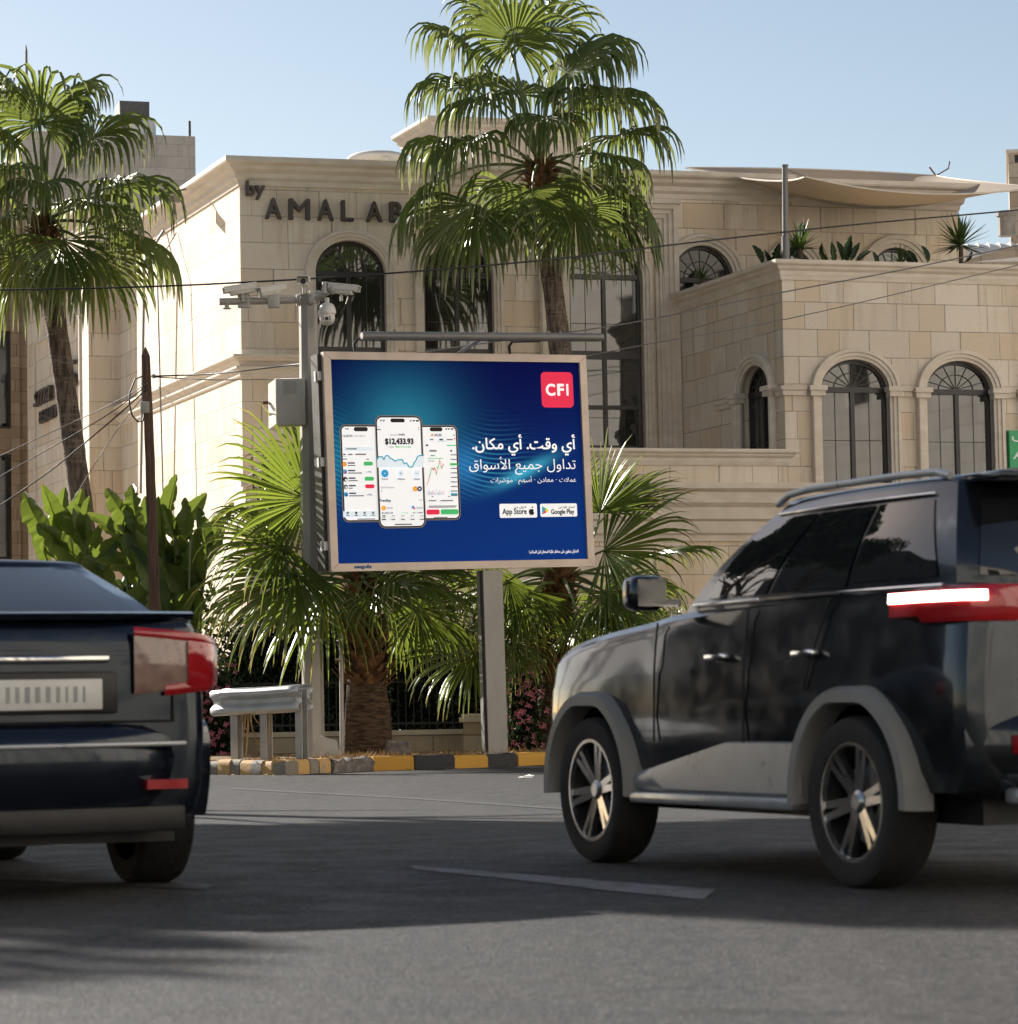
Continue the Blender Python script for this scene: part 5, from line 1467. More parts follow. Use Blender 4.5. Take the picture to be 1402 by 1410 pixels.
# store badges
A_ = Art(); A_.rect(894, 785, 1083, 852, WHT, .022); A_.text('App Store', 909, 809, 1030, 843, BLK, bold=.003); A_.text(arabic('تنزيل من'), 965, 794, 1028, 809, BLK, bold=.001)
u_, v_ = RP(1054, 822); s_ = .052                              # bitten apple with its leaf
ap = []
for k in range(40):
    a = 2 * math.pi * k / 40; r_ = 1 - .10 * math.exp(-((math.sin(a) - 1) / .12) ** 2) * 1.6 - .09 * math.exp(-((math.sin(a) + 1) / .08) ** 2)
    x_, y_ = r_ * math.cos(a) * .88, r_ * math.sin(a)
    dx, dy = x_ - 1.02, y_ - .18; dd = math.hypot(dx, dy)
    if dd < .42: x_, y_ = 1.02 + dx / dd * .42, .18 + dy / dd * .42
    ap.append((u_ + x_ * s_ * .92, v_ + y_ * s_ * .9 - .008))
A_.poly(ap, BLK); A_.poly([(u_ + .002, v_ + .042), (u_ + .022, v_ + .048), (u_ + .028, v_ + .072), (u_ + .008, v_ + .064)], BLK); A_.done('store_badge', bill)
A_ = Art(); A_.rect(1097, 785, 1285, 848, WHT, .022); A_.text('Google Play', 1152, 813, 1270, 842, BLK, bold=.003); A_.text(arabic('احصل عليه من'), 1190, 795, 1271, 810, BLK, bold=.001)
pl_ = lambda *p: [RP(*q) for q in p]
A_.poly(pl_((1107, 797), (1107, 838), (1120, 818)), SKY); A_.poly(pl_((1107, 797), (1120, 818), (1131, 810)), GRN); A_.poly(pl_((1120, 818), (1131, 826), (1142, 818), (1131, 810)), YEL); A_.poly(pl_((1107, 838), (1131, 826), (1120, 818)), RED); A_.done('store_badge', bill)
# phones
def phone(x0, y0, x1, y1, base, rad=.085):
    A_ = Art(); A_.rect(x0, y0, x1, y1, BEZ, rad, base); A_.rect(x0 + 3.5, y0 + 3.5, x1 - 3.5, y1 - 3.5, BLK, rad - .008, base)
    o = A_.done('phone', bill)
    S_ = Art(); S_.k = 3; S_.rect(x0 + 10, y0 + 10, x1 - 10, y1 - 10, WHT, rad - .028, base)
    return o, S_
def lines_(S_, rows, base):
    for x0, y0, x1, y1, mi in rows: S_.rect(x0, y0, x1, y1, mi, base=base, r=.004)
o, S_ = phone(126, 398, 330, 870, 0)
b_ = 0.0
S_.rect(193, 410, 260, 431, BLK, .04, b_)
S_.text('9:41', 152, 415, 170, 423, BLK, base=b_, bold=.001)
S_.text('12,433.93', 142, 448, 186, 460, BLK, base=b_, bold=.001); S_.text('Today +$201.93', 194, 449, 248, 460, GRY, base=b_)
lines_(S_, [(143, 438, 172, 442, PAL), (150, 513, 206, 519, GRY), (142, 540, 152, 546, BLK), (165, 540, 186, 546, GRY), (199, 539, 250, 546, GRY), (139, 551, 157, 553, TEA), (138, 563, 160, 568, GRY), (252, 564, 264, 569, GRY)], b_)
S_.rect(142, 505, 282, 528, PAL, .02, b_); lines_(S_, [(156, 513, 206, 519, GRY)], b_)
for k, (c1, c2, btn) in enumerate(((ORA, ORA, GRN), (SKY, RED, None), (BLK, WHT, GRN), (GRY, PAL, RED), (SKY, NAV, None))):
    y = 590 + k * 36.7; x = 148 + k * 1.2
    S_.disc(x, y, 11, c1, b_); S_.disc(x + 3, y + 3, 5, c2, b_)
    lines_(S_, [(x + 15, y - 9, x + 48, y - 2, NAV), (x + 15, y + 4, x + 15 + (36, 66, 44, 18, 70)[k], y + 9, GRY)], b_)
    if btn is not None: S_.rect(238 + k * 2, y - 12, 282 + k * 2, y + 7, btn, .02, b_)
    else: S_.text(('1.17993', '', '', '', '1.78856')[k] or '1.17993', 246 + k, y - 3, 274 + k, y + 6, NAV, base=b_)
S_.rect(138, 818, 300, 846, PAL, 0, b_)
for k in range(4): S_.disc(160 + 40 * k, 826, 6, BLK if k == 1 else GRY, b_); lines_(S_, [(152 + 40 * k, 836, 168 + 40 * k, 840, BLK if k == 1 else GRY)], b_)
S_.rect(205, 854, 290, 858, GRY, .01, b_)
S_.done('screen', o)
o, S_ = phone(500, 400, 705, 862, 0)
S_.rect(556, 411, 618, 431, BLK, .04, b_); lines_(S_, [(632, 417, 642, 423, BLK), (645, 416, 653, 423, BLK), (658, 416, 672, 423, BLK)], b_)
S_.disc(568, 449, 6, ORA, b_); S_.text('XAUUSD', 577, 443, 614, 455, NAV, base=b_, bold=.001); S_.disc(673, 449, 5, GRY, b_); S_.disc(673, 449, 3, WHT, b_)
lines_(S_, [(556, 468, 574, 474, GRY), (602, 467, 620, 475, NAV), (638, 468, 668, 474, GRY), (590, 478, 634, 480, TEA), (536, 495, 548, 503, NAV), (638, 497, 684, 502, GRN), (553, 522, 588, 530, GRY), (654, 521, 664, 531, GRY), (560, 546, 572, 552, GRY), (574, 545, 580, 552, GRN), (545, 562, 620, 565, GRN), (545, 574, 578, 577, GRY)], b_)
S_.disc(676, 467, 3.5, RED, b_)
for k in range(10): lines_(S_, [(656, 543 + 22 * k, 688, 548 + 22 * k, GRY)], b_)
S_.rect(652, 586, 690, 597, GRN, .004, b_); S_.rect(656, 732, 688, 741, TEA, .004, b_)
rg = random.Random(3)
yv = 690.0; px_ = 541.0
path_ = [(541, 690), (548, 672), (552, 650), (556, 640), (562, 612), (567, 612), (572, 618), (577, 608), (581, 622), (586, 640), (590, 612), (594, 606), (598, 588), (602, 570), (606, 596), (611, 612), (616, 596), (620, 590)]
for (xa, ya), (xb, yb_) in zip(path_, path_[1:]):
    n_ = 3
    for j in range(n_):
        xx = xa + (xb - xa) * j / n_; y0 = ya + (yb_ - ya) * j / n_; y1 = ya + (yb_ - ya) * (j + 1) / n_; up_ = y1 < y0
        if rg.random() < .25: up_ = not up_
        S_.rect(xx, min(y0, y1) - 3, xx + 2.0, max(y0, y1) + 3, GRN if up_ else RED, 0, b_); S_.rect(xx + .6, min(y0, y1) - rg.uniform(4, 16), xx + 1.4, max(y0, y1) + rg.uniform(4, 18), GRN if up_ else PNK, 0, b_)
for k in range(38):
    xx = 542 + k * 2.1; h_ = 8 + 26 * abs(math.sin(k * .37 + .5)) * rg.uniform(.4, 1) + (16 if k in (18, 19) else 0)
    S_.rect(xx, 741 - h_, xx + 1.6, 741, PNK if rg.random() < .5 else TEA, 0, b_)
lines_(S_, [(560, 746, 569, 751, GRY), (640, 746, 648, 751, GRY), (545, 766, 582, 771, GRY), (602, 766, 664, 771, GRY), (545, 793, 682, 796, GRY), (545, 799, 676, 802, GRY)], b_)
S_.rect(534, 812, 598, 836, RED, .025, b_); S_.rect(603, 811, 690, 835, GRN, .025, b_); S_.rect(568, 848, 636, 852, GRY, .01, b_)
S_.done('screen', o)
b_ = .012
o, S_ = phone(291, 354, 534, 900, b_, .10)
S_.rect(366, 369, 435, 388, BLK, .04, b_); S_.text('9:41', 316, 374, 340, 384, BLK, base=b_, bold=.0012)
lines_(S_, [(456, 380, 459, 384, BLK), (460, 377, 463, 384, BLK), (464, 374, 467, 384, BLK), (473, 376, 483, 383, BLK), (488, 376, 503, 384, BLK)], b_)
S_.text('Hello,', 300, 406, 316, 411, GRY, base=b_); S_.text('Jane', 299, 417, 319, 428, BLK, base=b_, bold=.0012); S_.disc(505, 417, 7, GRY, b_); S_.disc(505, 417, 5.4, WHT, b_)
S_.text('Account', 362, 443, 398, 452, GRY, base=b_); S_.text('10482', 402, 443, 434, 452, NAV, base=b_, bold=.001)
S_.text('$12,433.93', 340, 467, 474, 497, BLK, base=b_, bold=.0055)
S_.text('Today:', 355, 503, 380, 514, GRY, base=b_); S_.text('+$201.93 (+1.6%)', 386, 503, 462, 513, GRN, base=b_, bold=.0008)
cv = [(300, 569), (306, 556), (312, 554), (317, 557), (325, 554), (332, 570), (340, 551), (352, 549), (362, 562), (372, 566), (386, 578), (392, 572), (400, 570), (420, 569), (428, 590), (440, 584), (452, 605), (468, 605), (476, 585), (484, 575), (494, 553), (506, 549), (524, 548)]
for k in range(len(cv) - 1):
    S_.poly([RP(*cv[k]), RP(*cv[k + 1]), RP(cv[k + 1][0], 607), RP(cv[k][0], 607)], PAL, b_)
for yy, aa in ((590, WHT),): pass
S_.line(cv, .017, TEA, b_)
for x, c1 in ((336, SKY), (412, PAL), (488, PAL)):
    S_.disc(x, 636, 18, c1, b_)
S_.text('+', 332, 632, 340, 640, WHT, base=b_); lines_(S_, [(407, 633, 417, 635, NAV), (407, 638, 417, 640, NAV), (482, 635, 494, 637, NAV)], b_)
S_.text('Deposit', 321, 659, 351, 668, NAV, base=b_, bold=.0008); S_.text('Withdraw', 395, 659, 431, 667, NAV, base=b_, bold=.0008); S_.text('Details', 475, 659, 502, 667, NAV, base=b_, bold=.0008)
S_.text('Open Positions', 315, 699, 381, 711, GRY, base=b_); S_.text('8', 317, 717, 322, 725, NAV, base=b_)
S_.disc(480, 711, 12, ORA, b_); S_.disc(501, 711, 12, NAV, b_); S_.disc(501, 711, 4, WHT, b_); S_.disc(480, 711, 4, YEL, b_)
S_.text('Trending', 308, 761, 361, 776, NAV, base=b_, bold=.0018); S_.text('View All', 496, 762, 522, 768, GRY, base=b_)
S_.disc(327, 804, 11, ORA, b_); S_.disc(327, 804, 5, YEL, b_); S_.text('XAUUSD', 340, 799, 371, 808, NAV, base=b_); S_.disc(468, 800, 7, SKY, b_); S_.disc(474, 806, 5, RED, b_); S_.text('EURUSD', 485, 799, 516, 808, NAV, base=b_)
S_.text('$4,285.330', 318, 824, 372, 832, NAV, base=b_, bold=.0008); S_.text('+1.13%', 410, 824, 444, 831, GRN, base=b_); S_.text('$1.17881', 468, 824, 514, 831, NAV, base=b_, bold=.0008)
for k, x in enumerate((328, 373, 419, 465, 510)):
    S_.disc(x, 845, 7, BLK if k == 0 else GRY, b_); S_.disc(x, 846, 3.5 if k == 0 else 5.5, WHT, b_); lines_(S_, [(x - 10, 857, x + 10, 862, BLK if k == 0 else GRY)], b_)
S_.rect(379, 881, 463, 885, BLK, .01, b_)
S_.done('screen', o)
# lamp bar over the board, with its two goosenecks and the middle bracket
lb_ = thing('lamp_bar', 'long grey tubular lamp bar held over the top edge of the billboard', 'lamp', B(0, hh_, .5))
la, lc_ = P(499, 462.5, 38.2), P(830, 464.5, 39.8)
b = MB(); ax = (lc_ - la).normalized(); pr = []
b.tube([la, la.lerp(lc_, .02), la.lerp(lc_, .98), lc_], [.052, .06, .06, .05], 14); b.build('housing', M['steel'], lb_, smooth=40)
b = MB(); b.tube([la - ax * .012, la + ax * .001], .048, 14); b.build('end_cap', M['galv_dull'], lb_)
for f in (.06, .70):
    s0 = la.lerp(lc_, f); b = MB(); e = B((s0 - BC).dot(bu) - .02, hh_ - .02, -.03)
    pts = [e, e + bv * .14 - bu * .01, e + bv * .20 + bn * .05 + bu * .02, s0 + bu * .10 - V((0, 0, .05)), s0 + bu * .12]
    b.tube(pts, .022, 8); b.build('gooseneck_arm', M['iron'], lb_, smooth=60)
b = MB(); s0 = la.lerp(lc_, .475); e = B((s0 - BC).dot(bu), hh_ + .004, -.02); x_ = bu * .045
b.hexa([e - x_, e + x_, e + x_ + bn * .02, e - x_ + bn * .02, s0 - x_ - V((0, 0, .05)), s0 + x_ - V((0, 0, .05)), s0 + x_ + bn * .02 - V((0, 0, .05)), s0 - x_ + bn * .02 - V((0, 0, .05))]); b.build('bracket', M['galv'], lb_)
for f in (.13, .5, .55, .77, .82):
    b = MB(); b.tube([la.lerp(lc_, f) + V((0, 0, .05)), la.lerp(lc_, f) + V((0, 0, .085))], .018, 6); b.build('fixing_bolt', M['steel'], lb_)
# post
pt_ = MB(); tp = P(679, 788, 39.72); up_ = (tp - post_foot).normalized(); tp2 = post_foot + up_ * ((tp - post_foot).length + .03)
px_ = bu * .145; pn = bn * .11
def ring(c): return [c - px_ - pn, c + px_ - pn, c + px_ + pn, c - px_ + pn]
sh = bn * -.12
pt_.grid([ring(post_foot + sh - V((0, 0, .1))), ring(tp2 + sh)], closed=True)
po = pt_.build('post', M['steel_pole'], bill)
b = MB(); b.hexa([post_foot + sh + q for q in (px_ * 1.5 * -1 - pn * 1.6, px_ * 1.5 - pn * 1.6, px_ * 1.5 + pn * 1.6, px_ * -1.5 + pn * 1.6)] + [post_foot + sh + V((0, 0, .03)) + q for q in (px_ * 1.5 * -1 - pn * 1.6, px_ * 1.5 - pn * 1.6, px_ * 1.5 + pn * 1.6, px_ * -1.5 + pn * 1.6)]); b.build('base_plate', M['steel'], po)
b = MB(); q0 = post_foot + sh - px_ * 1.03 + pn * .55; b.tube([q0, q0 + up_ * (tp2 - post_foot).length], .028, 8); b.build('conduit', M['black'], po)

# ================================================================== camera pole
YP = 39.9
cpf = P(432, 1036, YP); cpf.z = .15; cpt = P(424, 408, YP)
cp_ = thing('camera_pole', 'tall grey steel pole with a side arm behind the left edge of the billboard', 'pole', cpf)
b = MB(); b.tube([cpf - V((0, 0, .05)), cpf.lerp(cpt, .5), cpt], [.155, .14, .128], 8); b.tube([cpt, cpt + V((0, 0, .03))], .14, 8); b.build('mast', M['steel_pole'], cp_)
a0, a1 = P(416, 413, YP - .12), P(302, 415.5, YP - .3)
b = MB(); b.tube([a1, a1.lerp(a0, .97)], .05, 12); b.tube([a1.lerp(a0, .955), a1.lerp(a0, .975)], .085, 12); b.tube([a1.lerp(a0, .93), a1.lerp(a0, .945)], .085, 12)
q = P(312.5, 417, YP - .3); b.tube([q, q - V((0, 0, .07))], .03, 8); b.tube([q - V((0, 0, .07)), q - V((0, 0, .085))], .06, 10)
b.build('arm', M['steel_pole'], cp_, smooth=40)
b = MB(); a2 = P(432, 413, YP - .1); a3 = P(452, 402, YP - .35)
b.tube([a2, a2.lerp(a3, .3), P(440, 408, YP - .25), a3], [.06, .05, .045, .04], 10); b.sphere(P(430, 413, YP - .15), .07, sub=2); b.sphere(P(438, 405, YP - .25), .055, sub=2); b.sphere(P(458, 398, YP - .35), .075, sub=2); b.sphere(P(462, 396, YP - .30), .06, sub=2)
b.tube([P(447, 388, YP - .35), P(447, 404, YP - .35)], [.03, .05], 8); b.build('camera_bracket', M['galv_dull'], cp_, smooth=50)
b = MB()
for px, w_ in ((336, .085), (377, .08)):
    c = P(px, 414, YP - .22); b.rbox((-w_, -.06, -.10), (w_, .06, .09), .012, M=Matrix.Translation(c))
    b.tube([c + V((0, -.05, .09)), c + V((0, -.05, .17))], .025, 8)
b.build('arm_clamp', M['galv_dull'], cp_, smooth=40)
def bullet(label, px, py, ln, az, el, Y, hood=True, s_=1.0):
    c = P(px, py, Y)
    Mx = Matrix.Translation(c) @ Matrix.Rotation(R(az), 4, 'Z') @ Matrix.Rotation(R(el), 4, 'Y')
    t = thing('security_camera', label, 'camera', c, 'security cameras on the camera pole')
    b = MB(); b.rbox((-ln / 2, -.065 * s_, -.06 * s_), (ln / 2, .065 * s_, .055 * s_), .02, M=Mx); b.build('housing', M['cam_white'], t, smooth=40)
    b = MB(); b.rbox((-ln / 2 - .02, -.085 * s_, .058 * s_), (ln / 2 + .09, .085 * s_, .075 * s_), .008, M=Mx); b.box((-ln / 2, -.085 * s_, -.01), (ln / 2 + .08, -.080 * s_, .058 * s_), M=Mx); b.box((-ln / 2, .080 * s_, -.01), (ln / 2 + .08, .085 * s_, .058 * s_), M=Mx); b.build('sun_shield', M['cam_white'], t)
    b = MB(); b.lathe([(0, ln / 2 + .004), (.042 * s_, ln / 2 + .004), (.045 * s_, ln / 2 - .01)], 14, Mx @ Matrix.Rotation(R(90), 4, 'Y')); b.build('lens', M['black'], t)
    b = MB(); b.tube([c - V((0, 0, .05)), c - V((0, 0, .16))], .022, 8); b.tube([c + V((.03, .02, -.06)), c + V((.09, .03, -.10)), c + V((.06, .0, -.2))], .008, 6); b.build('bracket', M['galv_dull'], t)
bullet('left pointing bullet camera at the outer end of the pole arm', 334, 399, .36, 195, 10, YP - .3)
bullet('bullet camera with a hooped cable on the middle of the pole arm', 371, 401, .30, 25, -12, YP - .25)
bullet('small camera facing the road on top of the pole', 418.5, 388.5, .20, -92, 0, YP - .15, s_=.95)
bullet('right pointing bullet camera beside the dome camera', 470, 398.5, .34, -12, 8, YP - .35)
c = P(450.5, 430, YP - .35)
t = thing('dome_camera', 'white dome camera hanging beside the pole above the billboard corner', 'camera', c, 'security cameras on the camera pole')
b = MB(); T_ = Matrix.Translation(c); b.lathe([(0, .20), (.03, .20), (.035, .13), (.06, .125), (.095, .10), (.116, .05), (.122, 0), (.122, -.02), (.112, -.02), (.108, -.035), (0, -.035)], 24, T_); b.build('housing', M['cam_white'], t, smooth=50)
b = MB(); b.lathe([(.106, -.036), (.106, -.09), (.095, -.135), (.07, -.165), (.03, -.178), (0, -.18)], 24, T_); b.build('camera_ball', M['cam_white'], t, smooth=50)
b = MB()
fd = Matrix.Translation(c + V((0, -.107, -.10))) @ Matrix.Rotation(R(90), 4, 'X')
b.rbox((-.06, -.112, -.14), (.06, -.102, -.055), .01, M=T_); lp = b.build('face_plate', M['white_paint'], t)
b = MB(); b.lathe([(0, .012), (.026, .012), (.028, 0)], 14, fd)
for sx in (-1, 1):
    for k in range(3): b.lathe([(0, .009), (.009, .009), (.009, 0)], 8, Matrix.Translation(c + V((sx * .046, -.107, -.075 - .022 * k))) @ Matrix.Rotation(R(90), 4, 'X'))
b.build('lens', M['black'], t)
# electric cabinet on the pole
cc = P(396, 556, YP - .35)
cab = thing('electric_cabinet', 'grey metal cabinet with a vent and an open side door fixed to the camera pole', 'cabinet', cc)
x0, x1 = P(381, 556, YP - .35).x, P(419, 556, YP - .35).x; z1, z0 = P(400, 521, YP - .35).z, P(400, 585, YP - .35).z
b = MB(); b.rbox((x0, cc.y, z0), (x1, cc.y + .28, z1), .012); b.build('body', M['cabinet'], cab, smooth=30)
b = MB(); xd = P(367, 556, YP - .35).x; b.hexa([V(q) for q in ((xd, cc.y + .30, z0 - .03), (x0 - .012, cc.y + .01, z0 + .02), (x0 - .012, cc.y + .035, z0 + .02), (xd, cc.y + .325, z0 - .03), (xd, cc.y + .30, z1 - .04), (x0 - .012, cc.y + .01, z1), (x0 - .012, cc.y + .035, z1), (xd, cc.y + .325, z1 - .04))]); d_ = b.build('door', M['cabinet_white'], cab)
b = MB(); c = P(366, 554.5, YP - .1); b.rbox((-.04, -.03, -.02), (.04, .03, .02), .008, M=Matrix.Translation(c)); b.build('lock', M['rust'], d_)
b = MB(); vx0, vx1 = P(391, 530, YP - .36).x, P(407, 530, YP - .36).x; vz1, vz0 = P(400, 525.5, YP - .36).z, P(400, 541, YP - .36).z
for k in range(7):
    zz = vz0 + (vz1 - vz0) * k / 6; b.box((vx0, cc.y - .012, zz - .008), (vx1, cc.y - .001, zz + .005))
for xx in (vx0 - .012, vx1): b.box((xx, cc.y - .014, vz0 - .014), (xx + .012, cc.y - .0005, vz1 + .014))
b.build('vent', M['galv_dull'], cab)
b = MB(); b.tube([V((x1 - .05, cc.y + .25, z1 - .08)), V((cpf.x, YP, z1 - .08))], .02, 6); b.tube([V((x1 - .05, cc.y + .25, z0 + .08)), V((cpf.x, YP, z0 + .08))], .02, 6); b.build('mounting_arm', M['galv_dull'], cab)

# ================================================================== leaning wooden pole, thin post, wires
wf = P(221, 1000, 43.5); wf.z = .15; wt = P(201, 490, 43.5)
wp = thing('wooden_pole', 'leaning dark wooden utility pole with a pointed top before the banana plants', 'pole', wf)
b = MB(); ax = (wt - wf)
rg = random.Random(9); rows = []
for k in range(20):
    t = k / 19; c = wf + ax * t; s_ = .082 - .022 * t
    rows.append([c + V((sx * s_ + rg.uniform(-.006, .006), sy * s_ * .9, 0)) for sx, sy in ((-1, -1), (0, -1.12), (1, -1), (1, 1), (-1, 1))])
tipc = wf + ax * 1.022
rows.append([tipc + (q - (wf + ax)) * .12 for q in rows[-1]])
b.grid(rows, closed=True); b.add(rows[-1], [(0, 1, 2, 3, 4)]); b.build('shaft', M['wood'], wp)
c = P(199.5, 561, 43.35); b = MB(); b.rbox((-.065, -.06, -.085), (.065, .05, .085), .012, M=Matrix.Translation(c)); b.build('junction_box', M['galv_dull'], wp, smooth=40)
b = MB(); lp = [(196, 518), (186, 522), (179, 540), (178, 556), (182, 572), (190, 581), (197, 579), (199, 569)]
b.tube([P(x, y, 43.3) for x, y in lp], .013, 6); b.build('cable_loop', M['cable'], wp, smooth=60)
b = MB(); c = P(212, 518, 43.4); b.tube([P(206, 518, 43.4), c], .012, 6); b.sphere(c, .035); b.build('insulator', M['galv_dull'], wp)
tf_ = P(471, 1034, 40.2); tf_.z = .15
tpst = thing('thin_post', 'slim grey steel post standing against the thick palm trunk', 'post', tf_)
b = MB(); b.tube([tf_, P(470, 872, 40.2)], .03, 10); b.tube([P(470, 872, 40.2), P(470, 871, 40.2)], .034, 10); b.build('tube', M['galv_dull'], tpst, smooth=40)
b = MB(); c = P(468, 908, 40.2); b.box((c.x - .07, c.y - .04, c.z - .01), (c.x + .05, c.y + .04, c.z + .01)); b.build('clamp', M['galv_dull'], tpst)
def wire(label, pts, r_, m='cable', sub=6):
    ps = []
    w = [P(*p) for p in pts]
    for i in range(len(w) - 1):
        a = w[max(i - 1, 0)]; b0 = w[i]; b1 = w[i + 1]; c_ = w[min(i + 2, len(w) - 1)]
        for k in range(sub):
            t = k / sub
            ps.append(.5 * ((2 * b0) + (b1 - a) * t + (2 * a - 5 * b0 + 4 * b1 - c_) * t * t + (3 * b0 - a - 3 * b1 + c_) * t ** 3))
    ps.append(w[-1])
    b = MB(); b.tube(ps, r_, 6); tag(b.build('overhead_cable', M[m], smooth=60), label, 'cable', 'overhead cables')
wire('dark overhead cable crossing the whole view above the camera pole', [(-120, 401, 42), (160, 396, 41), (350, 388, 41), (540, 376, 41), (760, 357, 42), (960, 333, 44), (1180, 309, 46), (1402, 289, 48), (1600, 268, 50)], .013)
wire('pale cable rising from behind the billboard lamp bar past the sail post', [(560, 488, 51), (700, 468, 51), (860, 446, 51), (1080, 402, 51.5), (1240, 372, 51.5), (1402, 338, 51.5), (1600, 296, 52)], .012, 'cable_grey')
wire('thin pale cable sloping up across the wing below the terrace parapet', [(760, 500, 51), (880, 476, 51), (1080, 440, 51.5), (1402, 365, 51.5), (1600, 318, 52)], .009, 'cable_grey')
wire('cable running from the wooden pole insulator to the camera pole', [(212, 518, 43.4), (300, 514, 42), (413, 501, 40.1)], .012)
wire('lower slack cable between the wooden pole and the camera pole', [(212, 519, 43.4), (300, 523, 42), (413, 521, 40.1)], .008)
wire('thick dark cable falling left from the wooden pole past the palm trunk', [(203, 535, 43.4), (150, 582, 44), (60, 655, 45), (-60, 735, 46)], .012)
wire('middle cable falling left from the wooden pole past the palm trunk', [(203, 530, 43.4), (150, 570, 44), (60, 622, 45), (-60, 690, 46)], .009)
wire('thin pale cable falling left from the wooden pole past the palm trunk', [(203, 528, 43.4), (150, 558, 44), (60, 600, 45), (-60, 655, 46)], .008, 'cable_grey')
wire('thin pale cable dropping steeply from the wooden pole across the shaded wall block', [(203, 540, 43.4), (170, 580, 44), (130, 640, 45), (100, 690, 46)], .007, 'cable_grey')

# ================================================================== guard rail remnant
Yg = 37.6
ga, gb = P(299, 968.5, 38.2), P(420, 962, 37.35)
gr = thing('guard_rail', 'short bent steel guard rail section on three posts with dry leaf strips', 'guard rail', (ga.x, ga.y, .15))
gx = (gb - ga).normalized(); gn = V((gx.y, -gx.x, 0)).normalized(); gz = gx.cross(gn) * -1
if gz.z < 0: gz = -gz
prof = [(-.165, .0), (-.158, .03), (-.125, .055), (-.085, .055), (-.03, .0), (.03, .0), (.085, .055), (.125, .055), (.158, .03), (.165, .0)]
def wbeam(mb, a, c, sgn, dz=0.0):
    rows = []
    for k in range(9):
        t = k / 8; q = a.lerp(c, t)
        rows.append([q + gz * (z + dz + (.003 * math.sin(t * 9))) + gn * sgn * (o * 1.35 + .065) for z, o in prof])
    mb.grid(rows)
b = MB(); wbeam(b, ga, gb, 1); o = b.build('beam', M['galv'], gr, fixn=False, smooth=25); md = o.modifiers.new('thickness', 'SOLIDIFY'); md.thickness = .006
b = MB(); wbeam(b, ga + gx * .03, gb + gx * .02, -1, .02); o = b.build('beam', M['galv'], gr, fixn=False, smooth=25); md = o.modifiers.new('thickness', 'SOLIDIFY'); md.thickness = .006
for px in (326, 367, 415):
    t = (px - 299) / 121; c = ga.lerp(gb, t); b = MB(); X = gx * .055; Yq = gn * .06
    lo = V((c.x, c.y, .12))
    for dy, w_, th in ((1, 1, .008), (-1, 1, .008)):
        pass
    ringq = lambda p: [p - X + Yq, p + X + Yq, p + X + Yq * .85, p - X * .82 + Yq * .85, p - X * .82 - Yq * .85, p + X - Yq * .85, p + X - Yq, p - X - Yq]
    hi = c + gz * .12
    b.grid([ringq(lo), ringq(hi)], closed=True); b.add(ringq(hi), [tuple(range(8))]); b.build('post', M['galv_dull'], gr)
b = MB(); rg = random.Random(4)
for px, ln in ((345, .36), (349, .62), (352, .52), (340, .30), (356, .25), (378, .4)):
    t = (px - 299) / 121; c = ga.lerp(gb, t) + gn * .10 - gz * .14; x = rg.uniform(-.12, .22)
    rows = []
    for k in range(8):
        f = k / 7; q = c + V((x * f * f, -.02 * math.sin(f * 5), -ln * f)); wv_ = gx * (.022 * (1 - f * .6)) * (1 if rg.random() < .5 else .6)
        rows.append([q - wv_, q + gn * .015, q + wv_])
    b.grid(rows)
strips = b
for f in (.10, .52, .93):
    c = ga.lerp(gb, f) + gn * .068; b = MB(); b.tube([c, c + gn * .022], .022, 8); b.build('bolt', M['galv_dull'], gr, smooth=30)
b = strips
tag(b.build('dry_leaf_strips', M['straw'], fixn=False), 'dried brown palm leaf strips dangling under the guard rail', 'dry leaves')
b = MB(); c = P(548, 1031, 40.0); rg = random.Random(2)
b.rbox((-.16, -.11, -.14), (.16, .12, .11), .02, M=Matrix.Translation(c) @ Matrix.Rotation(R(14), 4, 'Z') @ Matrix.Rotation(R(4), 4, 'Y')); tag(b.build('stone_block_loose', M['rubble']), 'single grey concrete block lying right of the thick palm trunk', 'concrete block')
b = MB(); c = P(438, 1030, 39.4); rg = random.Random(6)
b.prism([c + V(q) for q in ((-.10, 0, -.12), (.30, 0, -.12), (.24, .02, .10), (.02, .02, .16))], (0, .14, 0)); tag(b.build('stone_slab', M['galv_dull']), 'grey stone slab leaning at the foot of the camera pole', 'slab')

# ================================================================== garden wall with iron fence, pillars, busts
Yw = 43.2
gw_ = thing('garden_wall', 'low pale stone garden wall with a black iron fence on top', 'wall', (0, Yw, .15))
xa, xb = P(180, 1000, Yw).x, P(1200, 1000, Yw).x
zt = P(580, 1005, Yw).z
b = MB(); b.box((xa, Yw, 0), (xb, Yw + .22, zt - .07)); b.build('wall', M['stone_low'], gw_, boxuv=True)
b = MB(); b.box((xa, Yw - .04, zt - .07), (xb, Yw + .26, zt)); b.build('coping', M['trim'], gw_)
b = MB(); zf = zt + .78
for k in range(int((xb - xa) / .115)):
    x = xa + .05 + k * .115; b.box((x, Yw + .10, zt - .01), (x + .018, Yw + .118, zf))
for z in (zt + .08, zf - .08): b.box((xa, Yw + .095, z), (xb, Yw + .122, z + .035))
fe = b.build('iron_fence', M['iron'], gw_)
